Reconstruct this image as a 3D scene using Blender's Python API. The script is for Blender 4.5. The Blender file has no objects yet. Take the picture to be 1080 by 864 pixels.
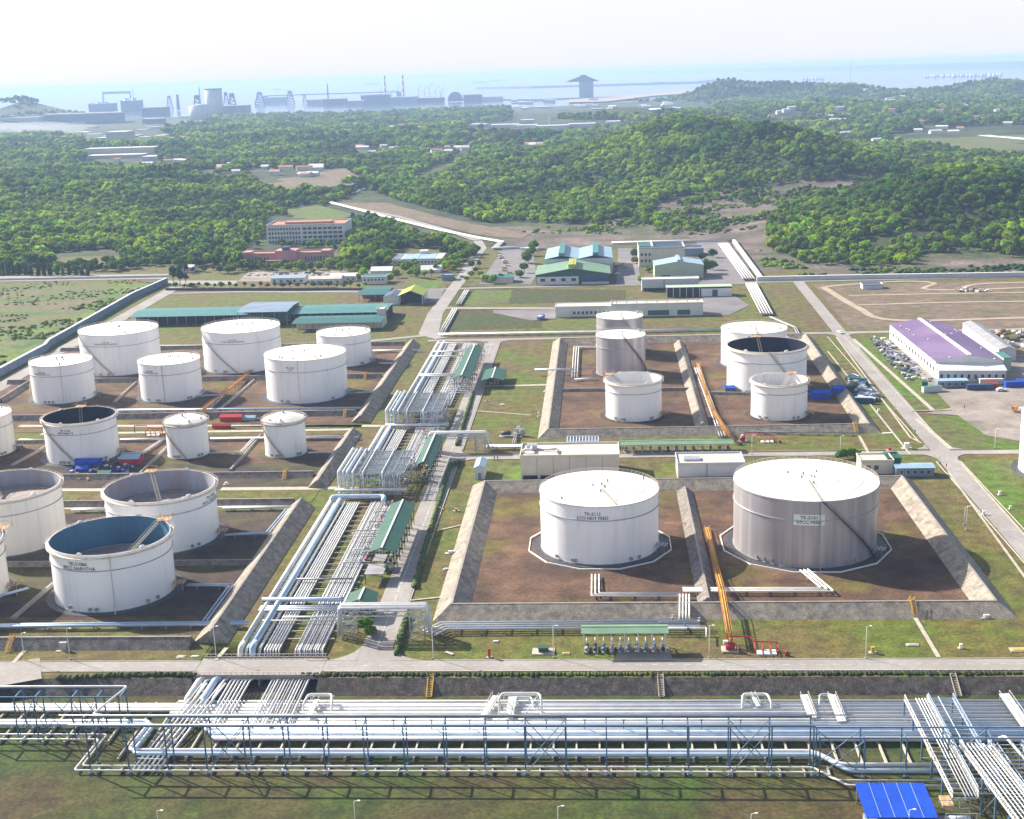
import bpy, math, random
import numpy as np
from mathutils import Matrix, Vector
random.seed(7); RS = np.random.RandomState(7)
S = bpy.context.scene
D = bpy.data
COL = S.collection
# ------------------------------------------------------------------ camera
F, H = 1400.0, 150.0
_Y = np.array([88, 432-73.74, -F]); _Y /= np.linalg.norm(_Y)
_X = np.array([20901, 325.8, 1400.0]); _X -= _X.dot(_Y)*_Y; _X /= np.linalg.norm(_X)
_Z = np.cross(_X, _Y)
RW = np.stack([_X, _Y, _Z])
cam = D.cameras.new('camera'); camo = D.objects.new('camera', cam); COL.objects.link(camo)
cam.sensor_width = 36; cam.lens = F/1080*36; cam.clip_start = 1; cam.clip_end = 200000
M = Matrix([list(RW[0])+[0], list(RW[1])+[0], list(RW[2])+[H], [0, 0, 0, 1]])
camo.matrix_world = M; S.camera = camo
# ------------------------------------------------------------------ light
SUN_EL, SUN_AZ = 31.5, -58.0      # azimuth of the sun seen from above, from +Y towards +X (negative: left)
w = D.worlds.new('World'); S.world = w; w.use_nodes = True
nt = w.node_tree; bg = nt.nodes['Background']
sky = nt.nodes.new('ShaderNodeTexSky'); sky.sky_type = 'NISHITA'; sky.sun_disc = False
sky.sun_elevation = math.radians(SUN_EL); sky.sun_rotation = math.radians(SUN_AZ)
sky.altitude = 100; sky.air_density = 1.0; sky.dust_density = 2.5; sky.ozone_density = 1.0
# a thin high veil of cloud over the sky
tc = nt.nodes.new('ShaderNodeTexCoord'); mp = nt.nodes.new('ShaderNodeMapping'); mp.inputs['Scale'].default_value = (1, 1, 5)
nz = nt.nodes.new('ShaderNodeTexNoise'); nz.inputs['Scale'].default_value = 2.2; nz.inputs['Detail'].default_value = 6
rp = nt.nodes.new('ShaderNodeValToRGB'); rp.color_ramp.elements[0].position = .35; rp.color_ramp.elements[1].position = .7
rp.color_ramp.elements[0].color = (.85, .85, .85, 1); rp.color_ramp.elements[1].color = (.97, .97, .97, 1)
mx = nt.nodes.new('ShaderNodeMixRGB'); mx.inputs[2].default_value = (5.75, 5.8, 6.15, 1)
nt.links.new(tc.outputs['Generated'], mp.inputs[0]); nt.links.new(mp.outputs[0], nz.inputs[0])
sz = nt.nodes.new('ShaderNodeSeparateXYZ'); nt.links.new(tc.outputs['Generated'], sz.inputs[0])
el_ = nt.nodes.new('ShaderNodeMapRange'); el_.inputs[1].default_value = .1; el_.inputs[2].default_value = .34; el_.inputs[3].default_value = 1; el_.inputs[4].default_value = .04
nt.links.new(sz.outputs[2], el_.inputs[0]); mu = nt.nodes.new('ShaderNodeMath'); mu.operation = 'MULTIPLY'; nt.links.new(rp.outputs[0], mu.inputs[0]); nt.links.new(el_.outputs[0], mu.inputs[1])
nt.links.new(nz.outputs[0], rp.inputs[0]); nt.links.new(mu.outputs[0], mx.inputs[0])
nt.links.new(sky.outputs[0], mx.inputs[1]); nt.links.new(mx.outputs[0], bg.inputs[0])
bg.inputs[1].default_value = 0.085
sl = D.lights.new('sun', 'SUN'); sl.energy = 5.0; sl.angle = math.radians(.6); sl.color = (1, .93, .82)
so = D.objects.new('sun', sl); COL.objects.link(so)
_az, _el = math.radians(SUN_AZ), math.radians(SUN_EL)
SD = Vector((math.sin(_az)*math.cos(_el), math.cos(_az)*math.cos(_el), math.sin(_el)))
so.rotation_euler = SD.to_track_quat('Z', 'Y').to_euler(); so.location = (0, 0, 400)
S.view_settings.view_transform = 'Standard'; S.view_settings.look = 'None'
S.view_settings.exposure = 1.05; S.view_settings.gamma = 1
S.cycles.volume_bounces = 1; S.cycles.max_bounces = 6
# ------------------------------------------------------------------ survey helpers: the photo's pixels back-projected on level ground
def ray(px, py): return RW @ np.array([px-540, 432-py, -F])
def W(px, py, z=0.0):
    d = ray(px, py); t = (z-H)/d[2]; return (float(d[0]*t), float(d[1]*t))
def XA(px, Y):
    d = ray(px, 300); return float(d[0]*Y/d[1])
def ZY(px, py, Y):
    d = ray(px, py); t = Y/d[1]; return (float(d[0]*t), float(H+d[2]*t))
# ------------------------------------------------------------------ materials
def mat(name, c1, c2=None, scale=.1, rough=.8, metal=0.0, bump=0.0, c3=None, s3=.02, detail=6, stretch=None, spec=.3, lo=.38, hi=.62, rnd=0.0, fine=None, c3r=(.45, .62), transl=0):
    m = D.materials.new(name); m.use_nodes = True; t = m.node_tree; b = t.nodes['Principled BSDF']
    b.inputs['Roughness'].default_value = rough; b.inputs['Metallic'].default_value = metal
    b.inputs['Specular IOR Level'].default_value = spec
    g = t.nodes.new('ShaderNodeNewGeometry'); vec = g.outputs['Position']
    if stretch:
        k = t.nodes.new('ShaderNodeMapping'); k.inputs['Scale'].default_value = stretch; t.links.new(vec, k.inputs[0]); vec = k.outputs[0]
    c2 = c2 or tuple(x*.82 for x in c1)
    def nzr(sc, a, bq, det):
        n = t.nodes.new('ShaderNodeTexNoise'); n.inputs['Scale'].default_value = sc; n.inputs['Detail'].default_value = det; n.inputs['Roughness'].default_value = .62
        r = t.nodes.new('ShaderNodeValToRGB'); r.color_ramp.elements[0].position = a; r.color_ramp.elements[1].position = bq
        t.links.new(vec, n.inputs[0]); t.links.new(n.outputs[0], r.inputs[0]); return n, r
    n, r = nzr(scale, lo, hi, detail)
    x = t.nodes.new('ShaderNodeMixRGB'); x.inputs[1].default_value = (*c1, 1); x.inputs[2].default_value = (*c2, 1)
    t.links.new(r.outputs[0], x.inputs[0]); out = x.outputs[0]
    if c3:
        n3, r3 = nzr(s3, c3r[0], c3r[1], 5)
        y = t.nodes.new('ShaderNodeMixRGB'); y.inputs[2].default_value = (*c3, 1)
        t.links.new(r3.outputs[0], y.inputs[0]); t.links.new(out, y.inputs[1]); out = y.outputs[0]
    if rnd:
        o = t.nodes.new('ShaderNodeObjectInfo'); h = t.nodes.new('ShaderNodeHueSaturation')
        for i, (a, bq) in enumerate(((.5-.04*rnd, .5+.035*rnd), (1-.45*rnd, 1+.9*rnd))):
            k = t.nodes.new('ShaderNodeMapRange'); k.inputs[3].default_value = a; k.inputs[4].default_value = bq
            if i == 0: t.links.new(o.outputs['Random'], k.inputs[0]); t.links.new(k.outputs[0], h.inputs['Hue'])
            else:
                mm = t.nodes.new('ShaderNodeMath'); mm.operation = 'FRACT'; m2 = t.nodes.new('ShaderNodeMath'); m2.operation = 'MULTIPLY'; m2.inputs[1].default_value = 7.31
                t.links.new(o.outputs['Random'], m2.inputs[0]); t.links.new(m2.outputs[0], mm.inputs[0]); t.links.new(mm.outputs[0], k.inputs[0]); t.links.new(k.outputs[0], h.inputs['Value'])
        t.links.new(out, h.inputs['Color']); out = h.outputs[0]
    if fine:
        for fs, am in fine:
            q = t.nodes.new('ShaderNodeTexNoise'); q.inputs['Scale'].default_value = fs; q.inputs['Detail'].default_value = 3; t.links.new(vec, q.inputs[0])
            qr = t.nodes.new('ShaderNodeMapRange'); qr.inputs[1].default_value = .3; qr.inputs[2].default_value = .7; qr.inputs[3].default_value = 1-am; qr.inputs[4].default_value = 1+am; t.links.new(q.outputs[0], qr.inputs[0])
            qm = t.nodes.new('ShaderNodeVectorMath'); qm.operation = 'SCALE'; t.links.new(out, qm.inputs[0]); t.links.new(qr.outputs[0], qm.inputs['Scale']); out = qm.outputs[0]
    t.links.new(out, b.inputs['Base Color'])
    if transl:
        tl = t.nodes.new('ShaderNodeBsdfTranslucent'); ms = t.nodes.new('ShaderNodeMixShader'); ms.inputs[0].default_value = transl; t.links.new(out, tl.inputs[0]); t.links.new(b.outputs[0], ms.inputs[1]); t.links.new(tl.outputs[0], ms.inputs[2]); t.links.new(ms.outputs[0], t.nodes['Material Output'].inputs['Surface'])
    if bump:
        bp = t.nodes.new('ShaderNodeBump'); bp.inputs['Strength'].default_value = bump; bp.inputs['Distance'].default_value = .5/scale*.1
        t.links.new(n.outputs[0], bp.inputs['Height']); t.links.new(bp.outputs[0], b.inputs['Normal'])
    return m
MT = dict(
 grass=mat('grass', (.09, .12, .012), (.12, .1, .022), .045, .95, bump=.3, c3=(.12, .085, .035), s3=.018, detail=9, lo=0.43, hi=0.57, fine=((.22, .35), (1.1, .4))),
 grass_bright=mat('bright_grass', (.08, .15, .01), (.1, .13, .015), .06, .95, c3=(.1, .1, .035), s3=.03, lo=0.43, hi=0.57, fine=((.22, .35), (1.1, .4))),
 grass_dull=mat('dull_grass', (.058, .06, .012), (.068, .05, .018), .04, .95, bump=.3, c3=(.04, .065, .008), s3=.03, detail=9, lo=0.43, hi=0.57, fine=((.22, .35), (1.1, .4))),
 field=mat('field', (.11, .12, .035), (.06, .12, .015), .02, .95, c3=(.15, .12, .06), s3=.012, detail=8, stretch=(1, 2.6, 1), lo=0.43, hi=0.57, fine=((.22, .35), (1.1, .4))),
 meadow=mat('meadow', (.05, .11, .012), (.13, .14, .045), .03, .95, c3=(.11, .17, .01), s3=.02, detail=9, lo=0.43, hi=0.57, fine=((.22, .35), (1.1, .4))),
 soil=mat('soil', (.07, .04, .026), (.14, .078, .045), .05, .95, bump=.2, c3=(.13, .11, .015), s3=.03, c3r=(.53, .66), detail=9, fine=((.15, .3), (.9, .3))),
 soil_dark=mat('dark_soil', (.035, .025, .023), (.075, .045, .034), .06, .95, c3=(.075, .07, .025), s3=.022, detail=9, fine=((.15, .3), (.9, .3))),
 dirt=mat('dirt', (.19, .135, .09), (.11, .1, .045), .025, .95, c3=(.17, .12, .09), s3=.02, detail=9, fine=((.15, .3), (.9, .3))),
 clay=mat('eroded_clay', (.2, .15, .13), (.085, .07, .05), .03, .95, bump=.5, c3=(.06, .075, .025), s3=.012, detail=10, stretch=(1, 1, 3), lo=0.42, hi=0.58, fine=((.06, .45), (.3, .4))),
 sand=mat('sand_track', (.42, .34, .25), (.34, .27, .2), .08, .95),
 road=mat('road_concrete', (.35, .325, .3), (.29, .27, .255), .12, .85, c3=(.27, .24, .22), s3=.05, detail=8, fine=((.1, .1), (.8, .1))),
 asphalt=mat('asphalt', (.19, .175, .18), (.24, .22, .215), .1, .85, c3=(.16, .15, .155), s3=.05),
 yard=mat('yard', (.34, .29, .25), (.2, .17, .14), .05, .9, c3=(.27, .23, .2), s3=.03, detail=9, fine=((.12, .2), (.7, .15))),
 paint=mat('road_paint', (.75, .75, .72), (.5, .5, .48), 1.5, .7),
 kerb=mat('kerb_concrete', (.5, .45, .36), (.38, .34, .27), .4, .85),
 concrete=mat('concrete', (.34, .31, .27), (.26, .235, .21), .3, .85, detail=8),
 stone=mat('dike_stone', (.16, .142, .13), (.24, .215, .19), 2.5, .95, bump=.3, c3=(.18, .155, .135), s3=.3, detail=10, fine=((.5, .35), (2.2, .3))),
 stone_tan=mat('dike_concrete', (.27, .235, .19), (.35, .305, .24), 2.5, .9, c3=(.22, .19, .16), s3=.3, detail=10, fine=((.5, .25), (2.2, .25))),
 stone_dark=mat('slope_stone', (.06, .05, .045), (.14, .12, .11), 3.0, .95, bump=.5, c3=(.07, .065, .05), s3=.5, detail=10, fine=((.6, .4), (2.5, .4))),
 hedge=mat('hedge_leaf', (.04, .075, .012), (.08, .12, .02), .9, .9, bump=.8),
 tank=mat('white_tank_paint', (.9, .895, .89), (.86, .85, .84), .05, .45, c3=(.76, .73, .69), c3r=(.54, .74), s3=.5, stretch=(1, 1, .07), detail=8, spec=.4),
 tank_cream=mat('cream_tank_paint', (.85, .82, .75), (.79, .75, .68), .05, .5, c3=(.66, .6, .5), c3r=(.52, .74), s3=.5, stretch=(1, 1, .07), detail=8, spec=.4),
 roof=mat('tank_roof_paint', (.9, .885, .86), (.85, .83, .79), .12, .6, c3=(.8, .77, .71), s3=.09, detail=8),
 cladding=mat('grey_tank_cladding', (.42, .39, .4), (.37, .345, .36), .35, .38, metal=.35, c3=(.53, .5, .5), s3=.22, stretch=(1, 1, .03), detail=4, lo=.3, hi=.7),
 rim=mat('rusty_rim', (.66, .6, .52), (.42, .3, .2), .35, .7, detail=8, lo=.5, hi=.78),
 rust=mat('rust_stain', (.4, .22, .09), (.55, .4, .25), .8, .85),
 inner_blue=mat('blue_inner_paint', (.09, .22, .33), (.07, .17, .27), .2, .5, stretch=(1, 1, .2)),
 inner_grey=mat('grey_inner_paint', (.42, .44, .5), (.35, .35, .4), .2, .6, c3=(.36, .3, .3), s3=.12, stretch=(1, 1, .2)),
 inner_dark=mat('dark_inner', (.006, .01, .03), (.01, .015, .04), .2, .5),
 floatroof=mat('floating_roof', (.24, .21, .2), (.36, .31, .28), .2, .8, c3=(.3, .2, .15), s3=.15),
 steel=mat('blue_grey_steel', (.13, .22, .32), (.09, .16, .25), .5, .5, metal=.2),
 steel_pale=mat('galvanised_steel', (.5, .53, .56), (.38, .42, .46), .6, .4, metal=.5),
 steel_dark=mat('dark_steel', (.05, .055, .065), (.09, .09, .1), .7, .6, metal=.3),
 pipe=mat('insulated_pipe_cladding', (.66, .69, .74), (.55, .58, .64), .35, .4, metal=.2, c3=(.68, .67, .66), s3=.2),
 pipe_white=mat('white_pipe', (.74, .73, .7), (.62, .6, .56), .3, .5),
 pipe_blue=mat('pale_blue_pipe', (.5, .61, .74), (.42, .53, .66), .3, .38, metal=.2),
 pipe_grey=mat('grey_pipe', (.3, .29, .3), (.4, .39, .4), .3, .5, metal=.2),
 orange=mat('orange_paint', (.55, .22, .06), (.4, .15, .05), .5, .5),
 yellow=mat('yellow_paint', (.68, .42, .05), (.5, .3, .05), .5, .5),
 red=mat('red_paint', (.5, .03, .03), (.38, .03, .03), .5, .45),
 blue=mat('blue_tarp', (.01, .08, .55), (.01, .06, .42), .3, .5, bump=.2),
 blue_pale=mat('pale_blue_sheet', (.32, .46, .55), (.27, .4, .5), .2, .5),
 teal=mat('teal_roof', (.03, .13, .115), (.025, .11, .1), .15, .5),
 teal_pale=mat('pale_teal_roof', (.07, .22, .205), (.055, .18, .17), .15, .5),
 green_roof=mat('green_roof', (.028, .11, .072), (.022, .09, .06), .2, .55),
 green_pale=mat('pale_green_roof', (.19, .31, .2), (.15, .26, .17), .2, .55),
 lime=mat('lime_roof', (.36, .45, .06), (.3, .38, .05), .2, .6),
 navy=mat('navy_panel', (.03, .06, .14), (.04, .09, .2), .2, .3),
 solar=mat('solar_panel', (.03, .05, .12), (.04, .07, .17), .5, .15),
 purple=mat('purple_roof', (.17, .11, .23), (.14, .095, .19), .1, .6, c3=(.2, .14, .25), s3=.05),
 terracotta=mat('terracotta_roof', (.5, .25, .17), (.4, .2, .14), .3, .8),
 pink=mat('pink_wall', (.55, .28, .28), (.5, .25, .25), .2, .8),
 wall=mat('white_wall', (.72, .71, .68), (.64, .63, .6), .15, .8),
 wall_beige=mat('beige_wall', (.68, .62, .52), (.6, .55, .46), .15, .8),
 wall_green=mat('pale_green_wall', (.42, .5, .38), (.38, .45, .34), .15, .8),
 wall_blue=mat('blue_grey_wall', (.2, .27, .36), (.16, .22, .3), .1, .8),
 wall_pale=mat('pale_wall', (.6, .61, .63), (.52, .53, .56), .1, .8),
 roof_beige=mat('beige_roof', (.62, .56, .48), (.52, .47, .4), .15, .8, c3=(.5, .46, .4), s3=.1),
 glass=mat('window_glass', (.03, .045, .06), (.04, .06, .08), .5, .12, spec=.6),
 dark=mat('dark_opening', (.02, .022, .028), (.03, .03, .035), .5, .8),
 black=mat('black_lettering', (.015, .015, .02), (.02, .02, .025), .5, .7),
 label_white=mat('label_white', (.8, .8, .78), (.76, .76, .74), .5, .6),
 leaf=mat('leaf', (.04, .115, .014), (.1, .2, .012), .012, .75, c3=(.22, .34, .008), c3r=(.44, .56), s3=.005, rnd=.65, spec=.2, transl=.5),
 leaf_dark=mat('dark_leaf', (.022, .065, .02), (.046, .11, .016), .02, .75, c3=(.15, .25, .01), c3r=(.44, .56), s3=.005, rnd=.55, spec=.2, transl=.5),
 leaf_lime=mat('lime_leaf', (.11, .17, .012), (.075, .13, .012), .02, .75, rnd=.5, spec=.2, transl=.4),
 bark=mat('bark', (.14, .1, .07), (.2, .16, .12), .8, .9),
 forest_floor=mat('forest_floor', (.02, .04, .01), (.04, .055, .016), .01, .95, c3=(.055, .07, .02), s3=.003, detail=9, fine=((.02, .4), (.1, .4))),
 haze_land=mat('far_land', (.05, .075, .03), (.12, .11, .07), .003, .95, c3=(.03, .055, .02), s3=.0015, detail=10),
 water=mat('sea_water', (.05, .1, .14), (.04, .085, .12), .001, .12, spec=.5),
 ship=mat('ship_hull', (.09, .1, .13), (.14, .14, .17), .02, .6),
 coal=mat('far_steel', (.04, .06, .1), (.08, .1, .14), .02, .7),
 pale_far=mat('far_white', (.72, .72, .72), (.6, .6, .6), .01, .7),
 skin=mat('skin', (.4, .25, .17)),
)
# ------------------------------------------------------------------ mesh helpers
class MB:
    def __init__(s): s.v = []; s.f = []; s.sm = []
    def add(s, vs, fs, smooth=False):
        o = len(s.v); s.v += [tuple(p) for p in vs]; s.f += [[i+o for i in f] for f in fs]; s.sm += [smooth]*len(fs); return s
    def box(s, x0, x1, y0, y1, z0, z1):
        if x0 > x1: x0, x1 = x1, x0
        if y0 > y1: y0, y1 = y1, y0
        return s.add([(x0,y0,z0),(x1,y0,z0),(x1,y1,z0),(x0,y1,z0),(x0,y0,z1),(x1,y0,z1),(x1,y1,z1),(x0,y1,z1)],
              [(0,3,2,1),(4,5,6,7),(0,1,5,4),(1,2,6,5),(2,3,7,6),(3,0,4,7)])
    def beam(s, p, q, t, h=None):
        """square bar from p to q"""
        p, q = Vector(p), Vector(q); d = q-p
        if d.length < 1e-6: return s
        d.normalize(); u = d.cross(Vector((0, 0, 1)))
        if u.length < .01: u = Vector((1, 0, 0))
        u.normalize(); n = u.cross(d); u *= t/2; n *= (h or t)/2
        vs = [a+b for a in (p, q) for b in (-u-n, u-n, u+n, -u+n)]
        return s.add(vs, [(0,1,2,3),(7,6,5,4),(0,4,5,1),(1,5,6,2),(2,6,7,3),(3,7,4,0)])
    def cyl(s, c, z0, z1, r0, r1=None, n=24, cap=True, smooth=True):
        r1 = r0 if r1 is None else r1
        a = [2*math.pi*i/n for i in range(n)]
        s.add([(c[0]+r0*math.cos(t), c[1]+r0*math.sin(t), z0) for t in a]+[(c[0]+r1*math.cos(t), c[1]+r1*math.sin(t), z1) for t in a],
              [(i, (i+1) % n, n+(i+1) % n, n+i) for i in range(n)], smooth)
        if cap:
            o = len(s.v)-2*n; s.f.append([o+n+i for i in range(n)]); s.sm.append(False)
            s.f.append([o+n-1-i for i in range(n)]); s.sm.append(False)
        return s
    def ring(s, c, z, r, t, h, n=64):
        """flat ring (outer radius r+t) of height h"""
        a = [2*math.pi*i/n for i in range(n)]
        vs = []
        for rr, zz in ((r, z), (r+t, z), (r+t, z+h), (r, z+h)): vs += [(c[0]+rr*math.cos(q), c[1]+rr*math.sin(q), zz) for q in a]
        fs = []
        for k in range(4):
            k2 = (k+1) % 4
            fs += [(k*n+i, k*n+(i+1) % n, k2*n+(i+1) % n, k2*n+i) for i in range(n)]
        return s.add(vs, [f[::-1] for f in fs] if False else fs, False)
    def tube(s, path, r, n=8, smooth=True, cap=True):
        P = [Vector(p) for p in path]; m = len(P); vs = []
        u = None
        for i, p in enumerate(P):
            a = (P[i]-P[i-1]).normalized() if i else None; b = (P[i+1]-P[i]).normalized() if i < m-1 else None
            d = (a+b) if (a and b) else (a or b)
            if d.length < 1e-4: d = a
            d = d.normalized(); k = 1.0
            if a and b:
                k = 1/max(.5, a.dot(d))
            if u is None:
                u = d.cross(Vector((0, 0, 1)))
                if u.length < .05: u = Vector((1, 0, 0))
            u = (u-u.dot(d)*d).normalized(); v = d.cross(u)
            if a and b and (b-a).length > 1e-4:
                e = (b-a); e = (e-e.dot(d)*d).normalized()
            else: e = None
            for j in range(n):
                t = 2*math.pi*j/n; w_ = (u*math.cos(t)+v*math.sin(t))*r
                if e is not None: w_ = w_+e*(w_.dot(e))*(k-1)
                vs.append(p+w_)
        fs = [(i*n+j, i*n+(j+1) % n, (i+1)*n+(j+1) % n, (i+1)*n+j) for i in range(m-1) for j in range(n)]
        s.add(vs, fs, smooth)
        if cap:
            o = len(s.v)-m*n; s.f.append([o+n-1-j for j in range(n)]); s.sm.append(False)
            s.f.append([o+(m-1)*n+j for j in range(n)]); s.sm.append(False)
        return s
    def prism(s, poly, z0, z1):
        n = len(poly); A = sum(poly[i][0]*poly[(i+1) % n][1]-poly[(i+1) % n][0]*poly[i][1] for i in range(n))
        if A < 0: poly = poly[::-1]
        return s.add([(p[0], p[1], z0) for p in poly]+[(p[0], p[1], z1) for p in poly],
            [tuple(range(n, 2*n)), tuple(range(n-1, -1, -1))]+[(i, (i+1) % n, n+(i+1) % n, n+i) for i in range(n)])
    def blob(s, c, rx, ry, rz, n=8, m=6, jit=.12, rnd=random):
        vs = []; ph = rnd.random()*6
        for i in range(1, m):
            t = math.pi*i/m
            for j in range(n):
                a = 2*math.pi*j/n; k = 1+rnd.uniform(-jit, jit)
                vs.append((c[0]+rx*k*math.sin(t)*math.cos(a), c[1]+ry*k*math.sin(t)*math.sin(a), c[2]+rz*k*math.cos(t)))
        vs += [(c[0], c[1], c[2]+rz), (c[0], c[1], c[2]-rz)]
        T, B = len(vs)-2, len(vs)-1; fs = []
        for i in range(m-2):
            for j in range(n): fs.append((i*n+j, (i+1)*n+j, (i+1)*n+(j+1) % n, i*n+(j+1) % n))
        for j in range(n): fs.append((T, j, (j+1) % n)); fs.append((B, (m-2)*n+(j+1) % n, (m-2)*n+j))
        return s.add(vs, fs, True)
    def mesh(s, name, m):
        me = D.meshes.new(name); me.from_pydata(s.v, [], s.f); me.materials.append(m if not isinstance(m, str) else MT[m])
        me.polygons.foreach_set('use_smooth', s.sm); me.update(); return me
    def build(s, name, m, parent=None, **k):
        o = D.objects.new(name, s.mesh(name, m)); COL.objects.link(o)
        if parent is not None: o.parent = parent
        for a, b in k.items(): o[a] = b
        return o
def tag(o, label, cat, group=None, kind=None):
    o['label'] = label; o['category'] = cat
    if group: o['group'] = group
    if kind: o['kind'] = kind
    return o
def thing(name, loc, label, cat, group=None, rz=0.0):
    o = D.objects.new(name, None); COL.objects.link(o); o.location = loc; o.rotation_euler.z = rz; o.empty_display_size = 1
    return tag(o, label, cat, group)
def copy_tree(root, loc, rz=0.0, label=None, scale=None):
    r = root.copy(); COL.objects.link(r); r.location = loc; r.rotation_euler.z = rz
    if scale: r.scale = scale
    if label: r['label'] = label
    for ch in root.children:
        c = ch.copy(); COL.objects.link(c); c.parent = r
        for g in ch.children:
            d = g.copy(); COL.objects.link(d); d.parent = c
    return r
def struct(name, mb, m):
    o = mb.build(name, m); o['kind'] = 'structure'; return o
ORD = ['first','second','third','fourth','fifth','sixth','seventh','eighth','ninth','tenth','eleventh','twelfth','thirteenth','fourteenth','fifteenth','sixteenth','seventeenth','eighteenth','nineteenth','twentieth','twenty-first','twenty-second','twenty-third','twenty-fourth','twenty-fifth','twenty-sixth','twenty-seventh','twenty-eighth','twenty-ninth','thirtieth']
# ------------------------------------------------------------------ terrain
LOWZ = -3.0
HILLS = []   # (x, y, h, sx, sy)
def hill(px, Y, h, sx, sy): HILLS.append((XA(px, Y), Y, h, sx, sy))
hill(735, 2080, 58, 160, 240); hill(800, 1790, 42, 120, 160); hill(640, 2150, 16, 220, 260); hill(870, 1760, 12, 90, 150)
hill(1010, 1330, 22, 105, 130); hill(1090, 1300, 16, 110, 140); hill(925, 1260, 11, 90, 110); hill(965, 1150, 5, 120, 60)
hill(60, 1900, 12, 200, 150); hill(95, 1700, 11, 70, 70); hill(200, 2100, 10, 260, 160); hill(330, 3100, 16, 420, 300); hill(250, 4000, 14, 400, 300)
hill(655, 3700, 40, 150, 200); hill(560, 3500, 12, 220, 200); hill(850, 3900, 26, 420, 260); hill(730, 3500, 14, 260, 200); hill(1000, 3000, 8, 300, 200)
hill(765, 5800, 78, 150, 200); hill(822, 5800, 46, 130, 200); hill(880, 5750, 34, 170, 250); hill(1040, 5600, 46, 170, 300); hill(930, 5700, 12, 420, 300)
hill(38, 5600, 70, 170, 230); hill(12, 5500, 30, 150, 200); hill(75, 5700, 24, 220, 200)
HILLS = np.array(HILLS)
def coast(x): return 6050+220*np.sin(x/900.0)+160*np.sin(x/310.0+1)+np.clip(x-600, 0, 3000)*.45
_lat = RS.rand(64, 64)
def vnoise(x, y, s):
    x = np.asarray(x, float)/s; y = np.asarray(y, float)/s
    xi = np.floor(x).astype(int); yi = np.floor(y).astype(int); fx = x-xi; fy = y-yi; fx = fx*fx*(3-2*fx); fy = fy*fy*(3-2*fy)
    g = lambda a, b: _lat[a % 64, b % 64]
    return (g(xi, yi)*(1-fx)+g(xi+1, yi)*fx)*(1-fy)+(g(xi, yi+1)*(1-fx)+g(xi+1, yi+1)*fx)*fy
def terr(x, y):
    x = np.asarray(x, float); y = np.asarray(y, float); z = np.zeros_like(x+y)
    for (hx, hy, h, sx, sy) in HILLS: z = z+h*np.exp(-((x-hx)/sx)**2-((y-hy)/sy)**2)
    far = np.clip((y-1050)/150, 0, 1); near = np.where(x > 150, np.clip((y-975)/70, 0, 1), np.clip((y-1190)/90, 0, 1))
    z = z*near*near*(3-2*near)
    z = z+far*near*(vnoise(x, y, 160)*9+vnoise(x, y, 60)*4-4)
    ax, ay, bx, by = -306.0, 1560.0, -80.0, 1210.0; t = np.clip(((x-ax)*(bx-ax)+(y-ay)*(by-ay))/((bx-ax)**2+(by-ay)**2), 0, 1)
    z = z*np.clip((np.hypot(x-ax-t*(bx-ax), y-ay-t*(by-ay))-75)/90, 0, 1)
    c = coast(x); z = np.where(y > c-60, np.minimum(z, z*np.clip((c+120-y)/180, 0, 1)-9*np.clip((y-c+60)/120, 0, 1)), z)
    return z
def tz(x, y): return float(terr(x, y))
def WT(px, py):
    """where the sight line of a photo pixel meets the hills"""
    d = ray(px, py); t = np.arange(850, 9000, 8.0)/d[1]; x, y, z = d[0]*t, d[1]*t, H+d[2]*t
    h = np.where(z < terr(x, y))[0]
    return (float(x[h[0]]), float(y[h[0]])) if len(h) else W(px, py)
YC, YT = 311.5, 307.3      # crest and toe of the stone slope beside the front road
# left access road leaves the front road towards the camera: the embankment edge there
ys = list(np.arange(120, 300, 12.0))+[YT]+[YC]+[326.0, 326.1]+list(np.arange(340, 960, 30.0))+list(np.arange(960, 2400, 20.0))+list(np.arange(2400, 7600, 50.0))+[9000.]
xs = np.concatenate([np.arange(-6000, -1500, 300.), np.arange(-1500, -700, 50.), np.arange(-700, -107, 20.), [-107.0, -106.9, -90, -74.1, -74.0], np.arange(-60, 900, 20.), np.arange(900, 1900, 50.), np.arange(1900, 6001, 300.)])
gx, gy = np.meshgrid(xs, ys); gz = terr(gx, gy); gz = np.where(gy <= YT+.1, LOWZ, gz); gz = np.where((gx >= -106.95) & (gx <= -74.05) & (gy < 326.05), LOWZ, gz); gz = np.where(gy > 8000, -12, gz)
me = D.meshes.new('ground'); nx, ny = len(xs), len(ys)
V = np.stack([gx, gy, gz], -1).reshape(-1, 3)
ii, jj = np.meshgrid(np.arange(ny-1), np.arange(nx-1), indexing='ij'); a = (ii*nx+jj).ravel()
FC = np.stack([a, a+1, a+nx+1, a+nx], -1)
me.vertices.add(len(V)); me.vertices.foreach_set('co', V.ravel()); me.loops.add(FC.size); me.loops.foreach_set('vertex_index', FC.ravel().astype(np.int32))
me.polygons.add(len(FC)); me.polygons.foreach_set('loop_start', np.arange(0, FC.size, 4, dtype=np.int32)); me.polygons.foreach_set('loop_total', np.full(len(FC), 4, np.int32))
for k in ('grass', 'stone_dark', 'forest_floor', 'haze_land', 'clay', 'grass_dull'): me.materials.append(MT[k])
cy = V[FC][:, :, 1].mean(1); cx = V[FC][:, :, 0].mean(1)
mi = np.zeros(len(FC), np.int32); mi[cy < 310.0] = 5; mi[(cy > YT) & (cy < YC)] = 1; mi[(cy > YT) & (cy < 326.2) & (cx > -107) & (cx < -74)] = 1; mi[cy > 1180] = 2; mi[(cx > 150) & (cy > 985)] = 2; 
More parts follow.
